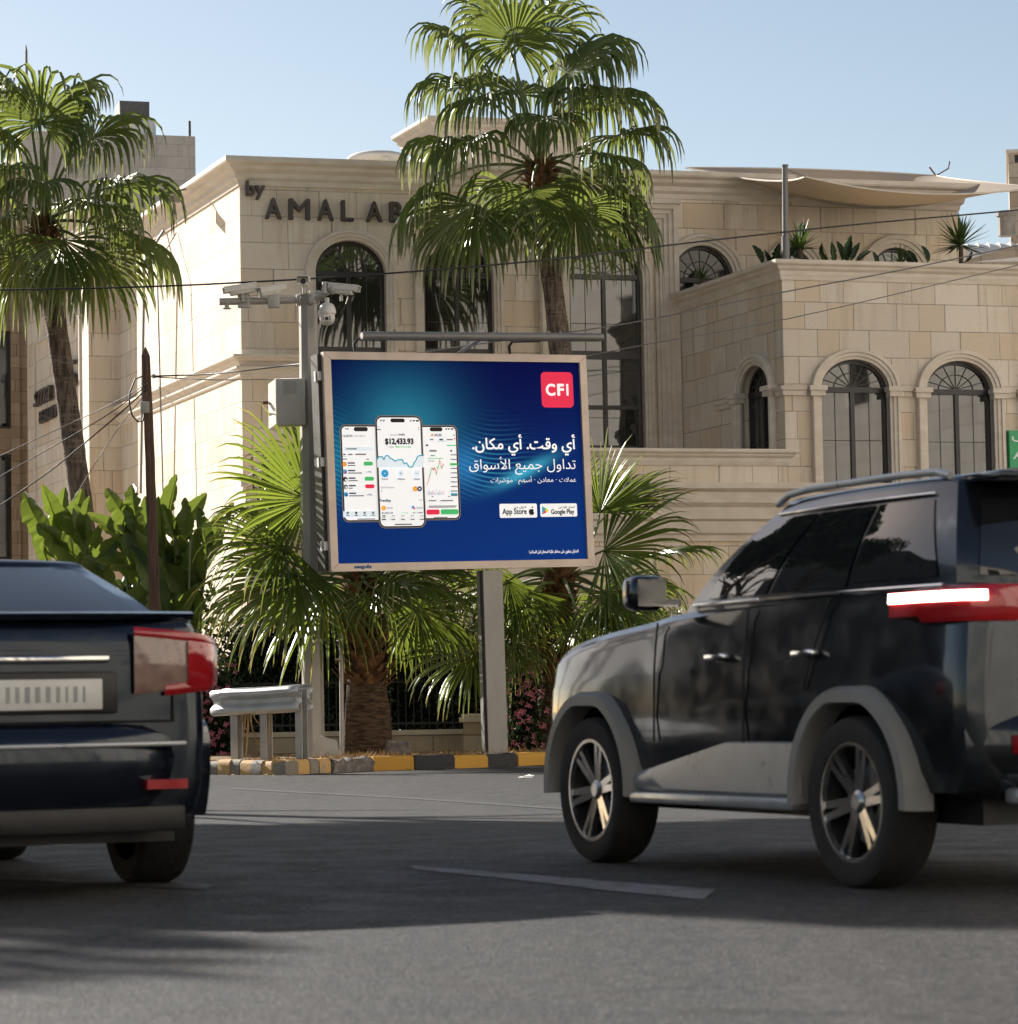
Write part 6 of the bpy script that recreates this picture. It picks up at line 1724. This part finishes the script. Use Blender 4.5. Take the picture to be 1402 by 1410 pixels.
def bust(px, py_top, Y, label, hs=1.0, face=-10):
    c = P(px, py_top, Y); base = .42 * hs
    t = thing('garden_bust', label, 'statue', (c.x, c.y, c.z - base), 'white busts on the garden pillars')
    Mx = Matrix.Translation((c.x, c.y, c.z - base)) @ Matrix.Rotation(R(face), 4, 'Z') @ Matrix.Scale(hs, 4)
    bm = bmesh.new()
    def ell(cx, cy, cz, rx, ry, rz):
        r_ = bmesh.ops.create_icosphere(bm, subdivisions=3, radius=1.0)
        for v in r_['verts']: v.co = V((cx + v.co.x * rx, cy + v.co.y * ry, cz + v.co.z * rz))
    ell(0, 0, .31, .072, .088, .105); ell(0, -.035, .265, .05, .055, .06); ell(0, -.088, .292, .014, .022, .026); ell(0, -.075, .318, .05, .018, .012)
    ell(0, -.078, .258, .024, .014, .008); ell(-.028, -.076, .303, .014, .010, .009); ell(.028, -.076, .303, .014, .010, .009)
    ell(0, .01, .20, .045, .045, .09); ell(0, .0, .09, .15, .085, .075); ell(-.10, 0, .10, .07, .07, .06); ell(.10, 0, .10, .07, .07, .06); ell(0, -.03, .06, .11, .07, .08)
    b = MB(); b.bm(bm, M=Mx)
    o = b.build('bust', M['marble'], t, smooth=179); md = o.modifiers.new('join', 'REMESH'); md.mode = 'VOXEL'; md.voxel_size = .008 * hs; md.use_smooth_shade = True
    b = MB(); rg = random.Random(8)
    for k in range(46):
        a = rg.uniform(0, 6.28); el = rg.uniform(.15, 1.5); d = V((math.cos(a) * math.cos(el), math.sin(a) * math.cos(el), math.sin(el)))
        if d.y < -.5 and d.z < .6: continue
        b.sphere((d.x * .078, d.y * .092 + .008, .318 + d.z * .098), .024, sub=1, M=Mx)
    b.build('curled_hair', M['marble'], t, smooth=60)
    b = MB(); b.lathe([(0, -.02), (.10, -.02), (.10, 0), (.06, .02), (.05, .05), (0, .05)], 16, Mx); b.build('socle', M['marble'], t, smooth=40)
    return t
def pillar(px, top_py, Y, half, label):
    c = P(px, top_py, Y); t = thing('garden_pillar', label, 'pillar', (c.x, Y, .15), 'stone pillars of the garden wall')
    b = MB(); b.box((c.x - half, Y - half, 0), (c.x + half, Y + half, c.z - .12)); b.build('shaft', M['stone_low'], t, boxuv=True)
    b = MB(); b.rbox((c.x - half - .06, Y - half - .06, c.z - .12), (c.x + half + .06, Y + half + .06, c.z - .05), .012); b.rbox((c.x - half - .02, Y - half - .02, c.z - .0499), (c.x + half + .02, Y + half + .02, c.z), .01); b.build('cap', M['trim'], t)
pillar(652, 983, 42.6, .15, 'pale stone pillar of the garden wall just left of the billboard post')
pillar(254, 884, 43.0, .17, 'stone pillar half hidden by pink flowers under the left bust')
bust(253.5, 851, 43.0, 'white classical bust on the pillar between the wooden pole and the fan palm', 1.0)
pillar(648, 900, 46.4, .16, 'tall pale pillar in the garden hedge behind the billboard post')
bust(645, 838, 46.4, 'white classical bust among the palm leaves left of the billboard post', 1.35, 20)
# green sign on the wing at the right edge
gs = thing('shop_sign', 'green sign with white lettering at the right edge of the wing', 'sign', W.w(W.hit(1394, 615)[0], .2, W.hit(1394, 615)[1]))
u0, z1 = W.hit(1385.5, 593.5); u1 = W.hit(1470, 615)[0]; z0 = W.hit(1386, 645)[1]
b = MB(); b.fbox(W, u0, u1, .02, .14, z0, z1); b.build('panel', M['green_sign'], gs)
b = MB(); um = u0 + .06
text_on(W, arabic('عرب'), u0 + .05, u0 + .75, W.hit(1390, 614)[1], W.hit(1390, 599)[1], .141, .004, mb=b)
text_on(W, 'Arab', u0 + .06, u0 + .85, W.hit(1390, 633)[1], W.hit(1390, 621)[1], .141, .004, mb=b)
b.build('lettering', M['white_ink'], gs)
# ================================================================== the two cars
M['paint_black'] = mat('black_car_paint', (0.007, 0.008, 0.010), 0.16, var=.05, coat=1.0, spec=.55)
M['paint_blue'] = mat('midnight_blue_paint', (0.0045, 0.006, 0.012), 0.16, var=.05, coat=1.0, spec=.55)
M['flare'] = mat('grey_arch_plastic', (0.18, 0.185, 0.18), 0.5, var=.1, scale=3)
M['silver_trim'] = mat('silver_trim', (0.40, 0.42, 0.44), 0.32, metal=.55, var=.06)
M['chrome'] = mat('chrome', (0.75, 0.75, 0.75), 0.10, metal=1.0, var=.03)
M['tyre'] = mat('tyre_rubber', (0.012, 0.012, 0.012), 0.8, var=.3, scale=12, bump=.2)
M['rim'] = mat('alloy_rim', (0.50, 0.50, 0.50), 0.20, metal=.95, var=.05)
M['car_glass'] = glass('car_glass', (0.010, 0.011, 0.012), 1.75, 0.02)
M['lamp_red'] = mat('tail_lamp_red', (0.34, 0.008, 0.012), 0.12, var=.1, coat=1.0)
M['lamp_clear'] = mat('tail_lamp_clear', (0.26, 0.17, 0.145), 0.12, var=.25, coat=1.0, scale=10)
M['lamp_lit'] = mat('lit_brake_lamp', (0.9, 0.12, 0.08), 0.2, emit=((1.0, 0.16, 0.10), 2.2))
M['lamp_hot'] = mat('lit_brake_lamp_core', (1.0, 0.7, 0.6), 0.2, emit=((1.0, 0.72, 0.62), 3.0))
M['plate'] = mat('number_plate', (0.62, 0.62, 0.60), 0.35, var=.06)
M['plate_ink'] = mat('number_plate_ink', (0.30, 0.30, 0.31), 0.5)
for k_ in ('paint_black', 'paint_blue'):
    b_ = M[k_].node_tree.nodes['Principled BSDF']; b_.inputs['Coat Weight'].default_value = .45; b_.inputs['Specular Tint'].default_value = (.70, .85, 1.0, 1)
def crom(a, b, c, d, t):
    return .5 * ((2 * b) + (c - a) * t + (2 * a - 5 * b + 4 * c - d) * t * t + (3 * b - a - 3 * c + d) * t ** 3)
def resample(st, sub):
    out = []
    for i in range(len(st) - 1):
        a, b, c, d = st[max(i - 1, 0)], st[i], st[i + 1], st[min(i + 2, len(st) - 1)]
        for k in range(sub):
            out.append(tuple(crom(a[j], b[j], c[j], d[j], k / sub) for j in range(len(b))))
    out.append(st[-1]); return out
def half_section(w, zb, zt, cr, zs=.74):
    return [(0, zb), (.80 * w, zb), (.94 * w, zb + .04), (.98 * w, zb + .14), (w * 1.0, zs), (w * .992, zs + (zt - zs) * .42), (w * .985, zs + (zt - zs) * .47), (w * .968, zs + (zt - zs) * .80), (w * .945, zt - .035), (w * .90, zt), (w * .5, zt + cr), (0, zt + cr * 1.1)]
def car_shell(st, zs=.74):
    rows = []
    for x, w, zb, zt, cr in resample(st, 5):
        h = half_section(w, zb, zt, cr, zs)
        rows.append([V((x, y, z)) for y, z in h] + [V((x, -y, z)) for y, z in h[-2:0:-1]])
    mb = MB(); mb.grid(rows, closed=True)
    n = len(rows[0])
    for r_ in (rows[0], rows[-1]):
        mb.add(r_, [tuple(range(n))])
    return mb
def cut(o, cutters):
    """wheel openings: boolean, then keep only the resulting mesh"""
    mb = MB()
    for c in cutters: mb.lathe([(0, -c[3]), (c[2], -c[3]), (c[2], c[3]), (0, c[3])], 40, Matrix.Translation((c[0], c[4], c[1])) @ Matrix.Rotation(R(90), 4, 'X'))
    me = bpy.data.meshes.new('tmp'); me.from_pydata(mb.v, [], mb.f)
    bm = bmesh.new(); bm.from_mesh(me); bmesh.ops.remove_doubles(bm, verts=bm.verts, dist=1e-5); bmesh.ops.recalc_face_normals(bm, faces=bm.faces); bm.to_mesh(me); bm.free()
    k = bpy.data.objects.new('tmp', me); COL.objects.link(k)
    bm = bmesh.new(); bm.from_mesh(o.data); bmesh.ops.remove_doubles(bm, verts=bm.verts, dist=1e-5); bmesh.ops.recalc_face_normals(bm, faces=bm.faces); bm.to_mesh(o.data); bm.free()
    k.parent = o.parent
    md = o.modifiers.new('cut', 'BOOLEAN'); md.operation = 'DIFFERENCE'; md.object = k; md.solver = 'EXACT'
    dg = bpy.context.evaluated_depsgraph_get(); dg.update()
    nm_ = bpy.data.meshes.new_from_object(o.evaluated_get(dg)); o.modifiers.clear(); o.data = nm_
    bpy.data.objects.remove(k)
    nm_.polygons.foreach_set('use_smooth', [True] * len(nm_.polygons)); nm_.set_sharp_from_angle(angle=R(28))
class Cabin:
    """greenhouse: side(s, t), front(y, t), rear(y, t) surfaces in car coordinates"""
    def __init__(s, xf0, xf1, xr0, xr1, w0, w1, z0, z1, crown=.06, taper=.10, rcurve=.10, fcurve=.20):
        s.__dict__.update(locals())
    def z(s, t): return s.z0 + (s.z1 - s.z0) * t
    def hw(s, t): return s.w0 + (s.w1 - s.w0) * t + .035 * math.sin(math.pi * t)
    def xf(s, t): return s.xf0 + (s.xf1 - s.xf0) * t + .05 * math.sin(math.pi * t)
    def xr(s, t): return s.xr0 + (s.xr1 - s.xr0) * t - .04 * math.sin(math.pi * t)
    def side(s, f, t, off=0.0):
        a, b = s.xr(t) + s.rcurve, s.xf(t) - s.fcurve
        x = a + (b - a) * f
        q = max(0, (f - .45) / .55); p = max(0, (.35 - f) / .35)
        return V((x, s.hw(t) * (1 - s.taper * q ** 2.2 - s.taper * .8 * p ** 2.2) + off, s.z(t)))
    def front(s, g, t, off=0.0):
        yc = s.side(1, t).y
        return V((s.xf(t) - s.fcurve * abs(g) ** 2.2 + off, yc * g, s.z(t)))
    def rear(s, g, t, off=0.0):
        yc = s.side(0, t).y
        return V((s.xr(t) + s.rcurve * abs(g) ** 2.4 - off, yc * g, s.z(t)))
    def ring(s, t, n=12, m=10):
        r_ = [s.side(k / n, t) for k in range(n)] + [s.front(1 - 2 * k / m, t) for k in range(m)]
        r_ += [V((q.x, -q.y, q.z)) for q in (s.side(1 - k / n, t) for k in range(n))] + [s.rear(-1 + 2 * k / m, t) for k in range(m)]
        return r_
    def shell(s):
        mb = MB(); rows = [s.ring(k / 8) for k in range(9)]
        top = rows[-1]; c = V(((s.xf1 + s.xr1) / 2, 0, s.z1))
        for f, dz in ((.975, .022), (.93, .038), (.8, .052), (.5, .066), (.2, .072)):
            rows.append([c + (q - c) * f + V((0, 0, dz * s.crown / .072)) for q in top])
        mb.grid(rows, closed=True); mb.add(rows[-1], [tuple(range(len(rows[-1])))])
        return mb
    def side_pane(s, corners, sgn, off=.006, n=8, m=6):
        """corners: (f0b, f1b, f0t, f1t, t0, t1)"""
        a, b, c, d, t0, t1 = corners; mb = MB(); rows = []
        for j in range(m + 1):
            t = t0 + (t1 - t0) * j / m; g = j / m
            row = []
            for i in range(n + 1):
                f = (a + (c - a) * g) + ((b + (d - b) * g) - (a + (c - a) * g)) * i / n
                q = s.side(f, t, off); row.append(V((q.x, q.y * sgn, q.z)))
            rows.append(row)
        mb.grid(rows); return mb
    def end_pane(s, fn, gb, gt, t0, t1, off=.006, n=12, m=8):
        mb = MB(); rows = []
        for j in range(m + 1):
            t = t0 + (t1 - t0) * j / m; g = gb + (gt - gb) * j / m
            rows.append([fn(-g + 2 * g * i / n, t, off) for i in range(n + 1)])
        mb.grid(rows); return mb
def add_wheel(car, x, y, r_, wd, sgn, spokes=6):
    Mx = Matrix.Translation((x, y, r_)) @ Matrix.Rotation(R(-90 * sgn), 4, 'X')      # local z points outwards
    rr = r_ * .70
    b = MB(); h = wd / 2
    b.lathe([(rr * .97, -h * .9), (r_ * .90, -h), (r_ * .965, -h * .92), (r_, -h * .70), (r_ * 1.003, 0), (r_, h * .70), (r_ * .965, h * .92), (r_ * .90, h), (rr * 1.02, h * .93), (rr * .97, h * .8)], 48, Mx)
    w_ = MB(); w_.lathe([(rr * .99, -h * .8), (rr * .99, h * .78), (rr * 1.0, h * .86), (rr * .955, h * .86), (rr * .93, h * .60), (rr * .90, -h * .3), (rr * .5, -h * .35), (0, -h * .35)], 40, Mx)
    hub = w_.build('wheel', M['black'], car, smooth=35)
    b.build('tyre', M['tyre'], hub, smooth=35)
    rm = MB()
    rm.lathe([(rr * 1.005, h * .80), (rr * 1.005, h * .90), (rr * .94, h * .90), (rr * .93, h * .70)], 40, Mx)
    rm.lathe([(0, h * .72), (rr * .13, h * .72), (rr * .20, h * .60), (rr * .22, h * .35)], 20, Mx)
    for k in range(spokes):
        for da in (-.12, .12):
            a = 2 * math.pi * k / spokes + .2
            p0 = V((math.cos(a + da * 1.6) * rr * .17, math.sin(a + da * 1.6) * rr * .17, h * .60)); p1 = V((math.cos(a + da) * rr * .95, math.sin(a + da) * rr * .95, h * .82))
            s_ = (p1 - p0).cross(V((0, 0, 1))).normalized()
            ps = [p0 - s_ * .022, p0 + s_ * .022, p1 + s_ * .016, p1 - s_ * .016]
            rm.hexa([Mx @ (q - V((0, 0, .035))) for q in ps] + [Mx @ q for q in ps])
    rm.build('rim', M['rim'], hub, smooth=30)
    bd = MB(); bd.lathe([(rr * .25, h * .05), (rr * .72, h * .05), (rr * .72, -h * .05), (rr * .25, -h * .05)], 32, Mx); bd.build('brake_disc', M['galv_dull'], hub, smooth=30)
def bumper(x0, half, z0, z1, depth, curve, bulge=.03, n=22):
    mb = MB(); rows = []
    for k in range(n + 1):
        y = -half + 2 * half * k / n; f = abs(y) / half; x = x0 + curve * f ** 3.2
        h = z1 - z0; e = -1 if depth > 0 else 1
        rows.append([V((x + depth, y, z0)), V((x + .05 * -e, y, z0)), V((x + .015 * -e, y, z0 + h * .12)), V((x + e * bulge * .6, y, z0 + h * .35)), V((x + e * bulge, y, z0 + h * .6)), V((x + e * bulge * .7, y, z0 + h * .82)), V((x + .02 * -e, y, z1 - h * .04)), V((x + .06 * -e, y, z1)), V((x + depth, y, z1))])
    mb.grid(rows, closed=True); mb.add(rows[0], [tuple(range(9))]); mb.add(rows[-1], [tuple(range(9))])
    return mb
def arc_trim(mb, x, z, r0, r1, y0, y1, a0, a1, n=28, flat=0.0):
    """flat-topped wheel arch trim between radii r0 and r1"""
    rows = []
    for k in range(n + 1):
        a = R(a0 + (a1 - a0) * k / n); c, s_ = math.cos(a), math.sin(a)
        def pt(r_, y):
            X, Z = c * r_, s_ * r_
            if flat: Z = min(Z, r_ * (1 - flat)); X = X * (1 + flat * .25 * max(0, s_))
            return V((x + X, y, z + Z))
        e = (y1 - y0)
        rows.append([pt(r0, y0), pt(r0, y1 - e * .15), pt(r0 + (r1 - r0) * .12, y1), pt(r1 - (r1 - r0) * .3, y1), pt(r1, y1 - e * .45), pt(r1, y0)])
    mb.grid(rows, closed=True); mb.add(rows[0], [tuple(range(6))]); mb.add(rows[-1], [tuple(range(6))])

# ---------------------------------------------------------------- black off-roader, seen from behind on its left
h_ = V((-.413, .911, 0)).normalized(); WBS = 2.74
rw = G(1205, 1222); o_ = V((rw.x, rw.y, 0)) + V((h_.y, -h_.x, 0)) * .84
suv = thing('black_suv', 'black off-road car with grey wheel arches and a lit brake lamp at right', 'car', o_, local=True, rotz=math.atan2(h_.y, h_.x))
RW = .395
st = [(-.90, .74, .56, 1.12, .0), (-.885, .86, .47, 1.28, .0), (-.78, .915, .42, 1.37, .0), (-.4, .935, .40, 1.385, .0), (.3, .945, .39, 1.38, .0), (1.2, .945, .39, 1.35, .0), (1.85, .945, .39, 1.32, .01), (2.15, .94, .40, 1.29, .03), (2.7, .935, .40, 1.245, .04), (3.15, .92, .42, 1.19, .035), (3.38, .88, .45, 1.12, .02), (3.48, .80, .50, 1.0, .01), (3.51, .70, .55, .90, .0)]
sh = car_shell(st, .80)
bo = sh.build('body', M['paint_black'], suv, smooth=28)
cut(bo, [(0, RW + .01, .475, .30, sy) for sy in (.95, -.95)] + [(WBS, RW + .01, .475, .30, sy) for sy in (.95, -.95)])
cb = Cabin(2.06, 1.20, -.86, -.66, .895, .735, 1.30, 1.83, crown=.075, taper=.07, rcurve=.10, fcurve=.20)
cb.shell().build('cabin', M['paint_black'], suv, smooth=35)
for sgn in (1, -1):
    for c in ((.655, .93, .665, .965, .17, .88), (.345, .635, .355, .645, .17, .88), (.05, .325, .085, .335, .20, .88)):
        cb.side_pane(c, sgn).build('side_window', M['car_glass'], suv, smooth=60)
    tr = MB(); tr.tube([V((q.x, q.y * sgn, q.z)) for q in (cb.side(.03 + .94 * k / 20, .12, .012) for k in range(21))], .012, 6)
    tr.tube([V((q.x, q.y * sgn, q.z)) for q in (cb.side(.08 + .88 * k / 20, .925, .010) for k in range(21))], .008, 6); tr.build('window_trim', M['chrome'], suv, smooth=60)
    rl = MB(); rl.tube([V((-.48, .68 * sgn, 1.868)), V((-.36, .68 * sgn, 1.894)), V((-.1, .685 * sgn, 1.900)), V((.75, .685 * sgn, 1.900)), V((.98, .68 * sgn, 1.886)), V((1.10, .675 * sgn, 1.845))], .018, 8)
    rl.build('roof_rail', M['silver_trim'], suv, smooth=50)
    rk = MB(); rk.rbox((.50, .80 * sgn if sgn > 0 else -.99, .34), (2.22, .99 if sgn > 0 else -.80, .40), .02); rk.build('side_step', M['silver_trim'], suv, smooth=40)
    rp = MB(); rows = []
    for k in range(13):
        x = .44 + (2.30 - .44) * k / 12; up = .22 * min(1, (2.30 - x) / 1.3 + .15)
        rows.append([V((x, sgn * y, z)) for y, z in ((.935, .40), (.962, .42), (.966, .44 + up * .6), (.958, .44 + up), (.93, .45 + up))])
    rp.grid(rows); rp.build('sill_cladding', M['silver_trim'], suv, smooth=50)
    for xw in (0, WBS):
        fl = MB(); arc_trim(fl, xw, RW + .01, .46, .55, sgn * .86, sgn * .995, -4, 184, flat=.045); fl.build('wheel_arch_trim', M['flare'], suv, smooth=40)
        add_wheel(suv, xw, sgn * .845, RW, .25, sgn)
    sm = MB()
    def seam(x0, z0, x1, z1, wv=.006):
        sm.tube([V((x0 + (x1 - x0) * k / 8, sgn * (.9505 + .001 - .03 * max(0, ((z0 + (z1 - z0) * k / 8) - 1.0) / .35) ** 1.5), z0 + (z1 - z0) * k / 8)) for k in range(9)], wv, 5)
    for q4 in ((1.98, .66, 1.95, 1.28), (1.02, .64, .98, 1.33), (.42, .92, .20, 1.34)):
        sm = MB(); seam(*q4); sm.build('door_seam', M['black'], suv)
    for x in (1.15, .28):
        hd = MB(); hd.rbox((x, .935 if sgn > 0 else -.985, 1.07), (x + .21, .985 if sgn > 0 else -.935, 1.105), .014); hd.build('door_handle', M['chrome'], suv, smooth=40)
    mr = MB(); mr.rbox((1.72, .98 if sgn > 0 else -1.18, 1.34), (1.90, 1.18 if sgn > 0 else -.98, 1.52), .05); mo = mr.build('wing_mirror', M['paint_black'], suv, smooth=50)
    ms = MB(); ms.box((1.714, 1.0 if sgn > 0 else -1.16, 1.36), (1.719, 1.16 if sgn > 0 else -1.0, 1.50)); ms.box((1.78, .88 if sgn > 0 else -1.0, 1.36), (1.84, 1.0 if sgn > 0 else -.88, 1.40)); ms.build('mirror_glass', M['chrome'], mo)
    # tail lamp wraps from the flank to the tailgate
    tl = MB(); rows = []
    pts_ = [(-.40, .958), (-.62, .945), (-.78, .925), (-.88, .875), (-.915, .80), (-.92, .62)]
    for k, (x, y) in enumerate(pts_):
        lo = 1.235 - .02 * k if False else 1.20; hi = 1.36
        rows.append([V((x, sgn * (y + .0), lo + (.06 if k == 0 else 0))), V((x - .012 * (k > 2), sgn * (y + .018 * (k < 4)), lo + .03)), V((x - .012 * (k > 2), sgn * (y + .012 * (k < 4)), hi - .02)), V((x, sgn * (y - .03), hi - (.05 if k == 0 else 0)))])
    tl.grid(rows); to = tl.build('tail_lamp', M['lamp_red'], suv, smooth=50)
    lt2 = MB(); rows = [[V((q[1].x, q[1].y + sgn * .004 * (k < 4), 1.29)) - V((.006 * (k > 2), 0, 0)), V((q[2].x, q[2].y + sgn * .006 * (k < 4), 1.335)) - V((.006 * (k > 2), 0, 0))] for k, q in enumerate(rows[:5])]
    lt2.grid(rows); lt2.build('brake_light', M['lamp_hot'] if sgn > 0 else M['lamp_lit'], to, smooth=50)
    hl = MB(); hl.rbox((3.28, .55 if sgn > 0 else -.82, .96), (3.47, .82 if sgn > 0 else -.55, 1.07), .03); hl.build('headlight', M['lamp_clear'], suv, smooth=40)
cb.end_pane(cb.front, .93, .93, .12, .93).build('windscreen', M['car_glass'], suv, smooth=60)
cb.end_pane(cb.rear, .88, .86, .20, .86).build('rear_window', M['car_glass'], suv, smooth=60)
sp_ = MB(); sp_.rbox((-.86, -.66, 1.825), (-.52, .66, 1.87), .018); sp_.build('roof_spoiler', M['paint_black'], suv, smooth=40)
bp = bumper(-.965, .89, .45, .80, .22, .13); bo_ = bp.build('rear_bumper', M['paint_black'], suv, smooth=40)
for y0 in (.44, -.70):
    rd = MB(); rd.box((-1.0, y0, .62), (-.94, y0 + .26, .70)); rd.build('reflector', M['lamp_red'], bo_)
sk = MB(); sk.rbox((-.985, -.70, .40), (-.86, .70, .47), .02); sk.build('skid_plate', M['silver_trim'], bo_, smooth=40)
pl2 = MB(); pl2.box((-.935, -.27, .92), (-.918, .27, 1.05)); po2 = pl2.build('number_plate', M['plate'], suv)
gl = MB(); gl.rbox((3.46, -.55, .70), (3.53, .55, 1.02), .03); gl.build('grille', M['black'], suv, smooth=40)
fb = MB(); fb.rbox((3.38, -.84, .44), (3.56, .84, .72), .05); fb.build('front_bumper', M['flare'], suv, smooth=40)
ub = MB(); ub.box((-.7, -.7, .30), (3.2, .7, .45)); ub.build('underbody', M['black'], suv)

# ---------------------------------------------------------------- dark blue coupe-backed car, seen from behind at the left
h2 = V((-.43, .903, 0)).normalized(); WB2 = 2.85
rw = G(205, 1215); o2 = V((rw.x, rw.y, 0)) + V((-h2.y, h2.x, 0)) * .80
cpe = thing('blue_car', 'midnight blue car with a sloping rear window and wide red tail lamps at left', 'car', o2, local=True, rotz=math.atan2(h2.y, h2.x))
RC = .37
st = [(-.93, .66, .45, .98, .0), (-.915, .77, .38, 1.22, .0), (-.82, .80, .33, 1.315, .0), (-.5, .875, .30, 1.30, .0), (0, .915, .28, 1.275, .0), (1.2, .92, .27, 1.19, .0), (2.0, .94, .27, 1.12, .01), (2.7, .93, .28, 1.07, .04), (3.3, .91, .30, 1.0, .035), (3.6, .85, .34, .88, .02), (3.68, .72, .40, .74, .0)]
bo = car_shell(st, .76).build('body', M['paint_blue'], cpe, smooth=28)
cut(bo, [(0, RC + .01, .44, .28, sy) for sy in (.95, -.95)] + [(WB2, RC + .01, .44, .28, sy) for sy in (.95, -.95)])
cc_ = Cabin(2.15, 1.05, -.70, .32, .86, .64, 1.20, 1.62, crown=.05, taper=.08, rcurve=.12, fcurve=.22)
cc_.shell().build('cabin', M['paint_blue'], cpe, smooth=35)
cc_.end_pane(cc_.rear, .90, .86, .30, .96).build('rear_window', M['car_glass'], cpe, smooth=60)
cc_.end_pane(cc_.front, .93, .93, .1, .95).build('windscreen', M['car_glass'], cpe, smooth=60)
for sgn in (1, -1):
    for c in ((.50, .92, .50, .96, .16, .9), (.10, .48, .22, .48, .22, .9)):
        cc_.side_pane(c, sgn).build('side_window', M['car_glass'], cpe, smooth=60)
    for xw in (0, WB2): add_wheel(cpe, xw, sgn * .80, RC, .27, sgn, 5)
    def fan(name, zs_, m, dx=.0, ys=((-.56, .905), (-.72, .882), (-.82, .845), (-.89, .785), (-.925, .69), (-.935, .57), (-.935, .42)), parent=cpe, cutl=0, cutr=None):
        rows = []
        ys = ys[cutl:cutr]
        for k, (x, y) in enumerate(ys):
            f = k / (len(ys) - 1)
            z0, z1 = zs_(f)
            out = V((-1, 0, 0)) if y < .79 else V((-.4, .9 * sgn, 0))
            p = V((x, sgn * y, 0)) + out * dx
            rows.append([p + V((0, 0, z0)), p + out * .014 + V((0, 0, z0 + .02)), p + out * .014 + V((0, 0, z1 - .02)), p + V((0, 0, z1))])
        b = MB(); b.grid(rows)
        return b.build(name, m, parent, smooth=50)
    tlo = fan('tail_lamp', lambda f: (1.0 - .05 * f, 1.18 + .075 * f), M['lamp_clear'], .012)
    fan('red_band', lambda f: (1.135 + .08 * f, 1.195 + .075 * f), M['lamp_red'], .018, parent=tlo)
    fan('red_band', lambda f: (.99 - .05 * f, 1.05 - .05 * f), M['lamp_red'], .020, parent=tlo, cutl=0, cutr=6)
    fan('red_band', lambda f: (1.0 - .03 * f, 1.18 + .03 * f), M['lamp_red'], .024, parent=tlo, cutl=0, cutr=5)
    mr = MB(); mr.rbox((1.65, .96 if sgn > 0 else -1.14, 1.14), (1.80, 1.14 if sgn > 0 else -.96, 1.28), .04); mr.build('wing_mirror', M['paint_blue'], cpe, smooth=50)
    hl = MB(); hl.rbox((3.42, .52 if sgn > 0 else -.84, .70), (3.66, .84 if sgn > 0 else -.52, .84), .03); hl.build('headlight', M['lamp_clear'], cpe, smooth=40)
lip = MB(); rows = []
for k in range(17):
    y = -.76 + 1.52 * k / 16; x = -.93 + .10 * (abs(y) / .76) ** 2.5
    rows.append([V((x + .28, y, 1.322)), V((x + .02, y, 1.345)), V((x - .015, y, 1.335)), V((x + .0, y, 1.305)), V((x + .2, y, 1.28))])
lip.grid(rows, closed=True); lip.build('tail_spoiler', M['paint_blue'], cpe, smooth=50)
bp = bumper(-.985, .865, .36, .82, .30, .25, .035); b2 = bp.build('rear_bumper', M['paint_blue'], cpe, smooth=40)
for z0, z1, m, x in ((.70, .725, 'silver_trim', -1.024), (.30, .42, 'black', -.99)):
    q = MB(); q.rbox((x, -.66, z0), (x + .10, .66, z1), .012); q.build('bumper_reflection' if m != 'black' else 'diffuser', M[m], b2, smooth=40)  # silver strip stands in for lit road mirrored on the bumper ledge
for y0 in (.46, -.66):
    q = MB(); q.box((-1.022, y0, .50), (-.96, y0 + .2, .545)); q.build('reflector', M['lamp_red'], b2)
q = MB(); q.rbox((-.962, -.34, .86), (-.93, .34, 1.06), .02); q.build('plate_recess', M['black'], cpe, smooth=40)
q = MB(); q.rbox((-.972, -.26, .88), (-.958, .26, 1.025), .008); po2 = q.build('number_plate', M['plate'], cpe, smooth=40)
q = MB(); rg = random.Random(12)
y = .235
for k in range(9):
    w_ = rg.choice((.012, .02, .024)); y -= w_ * .5 + .026; q.rbox((-.9745, y - w_ * .5, .915), (-.9715, y + w_ * .5, .99), .004); y -= w_ * .5
q.build('plate_characters', M['plate_ink'], po2)
q = MB(); q.rbox((-.965, -.30, 1.10), (-.925, .30, 1.135), .012); q.build('boot_handle', M['chrome'], cpe, smooth=40)
q = MB(); q.box((-.7, -.7, .24), (3.3, .7, .36)); q.build('underbody', M['black'], cpe)

for y0, y1 in ((-.62, .62),):
    for q4 in (((-.944, y0, .82), (-.944, y0, 1.27)), ((-.944, y1, .82), (-.944, y1, 1.27)), ((-.944, y0, .82), (-.944, y1, .82))):
        q = MB(); q.tube([V(q4[0]), V(q4[1])], .007, 5); q.build('boot_seam', M['black'], cpe)
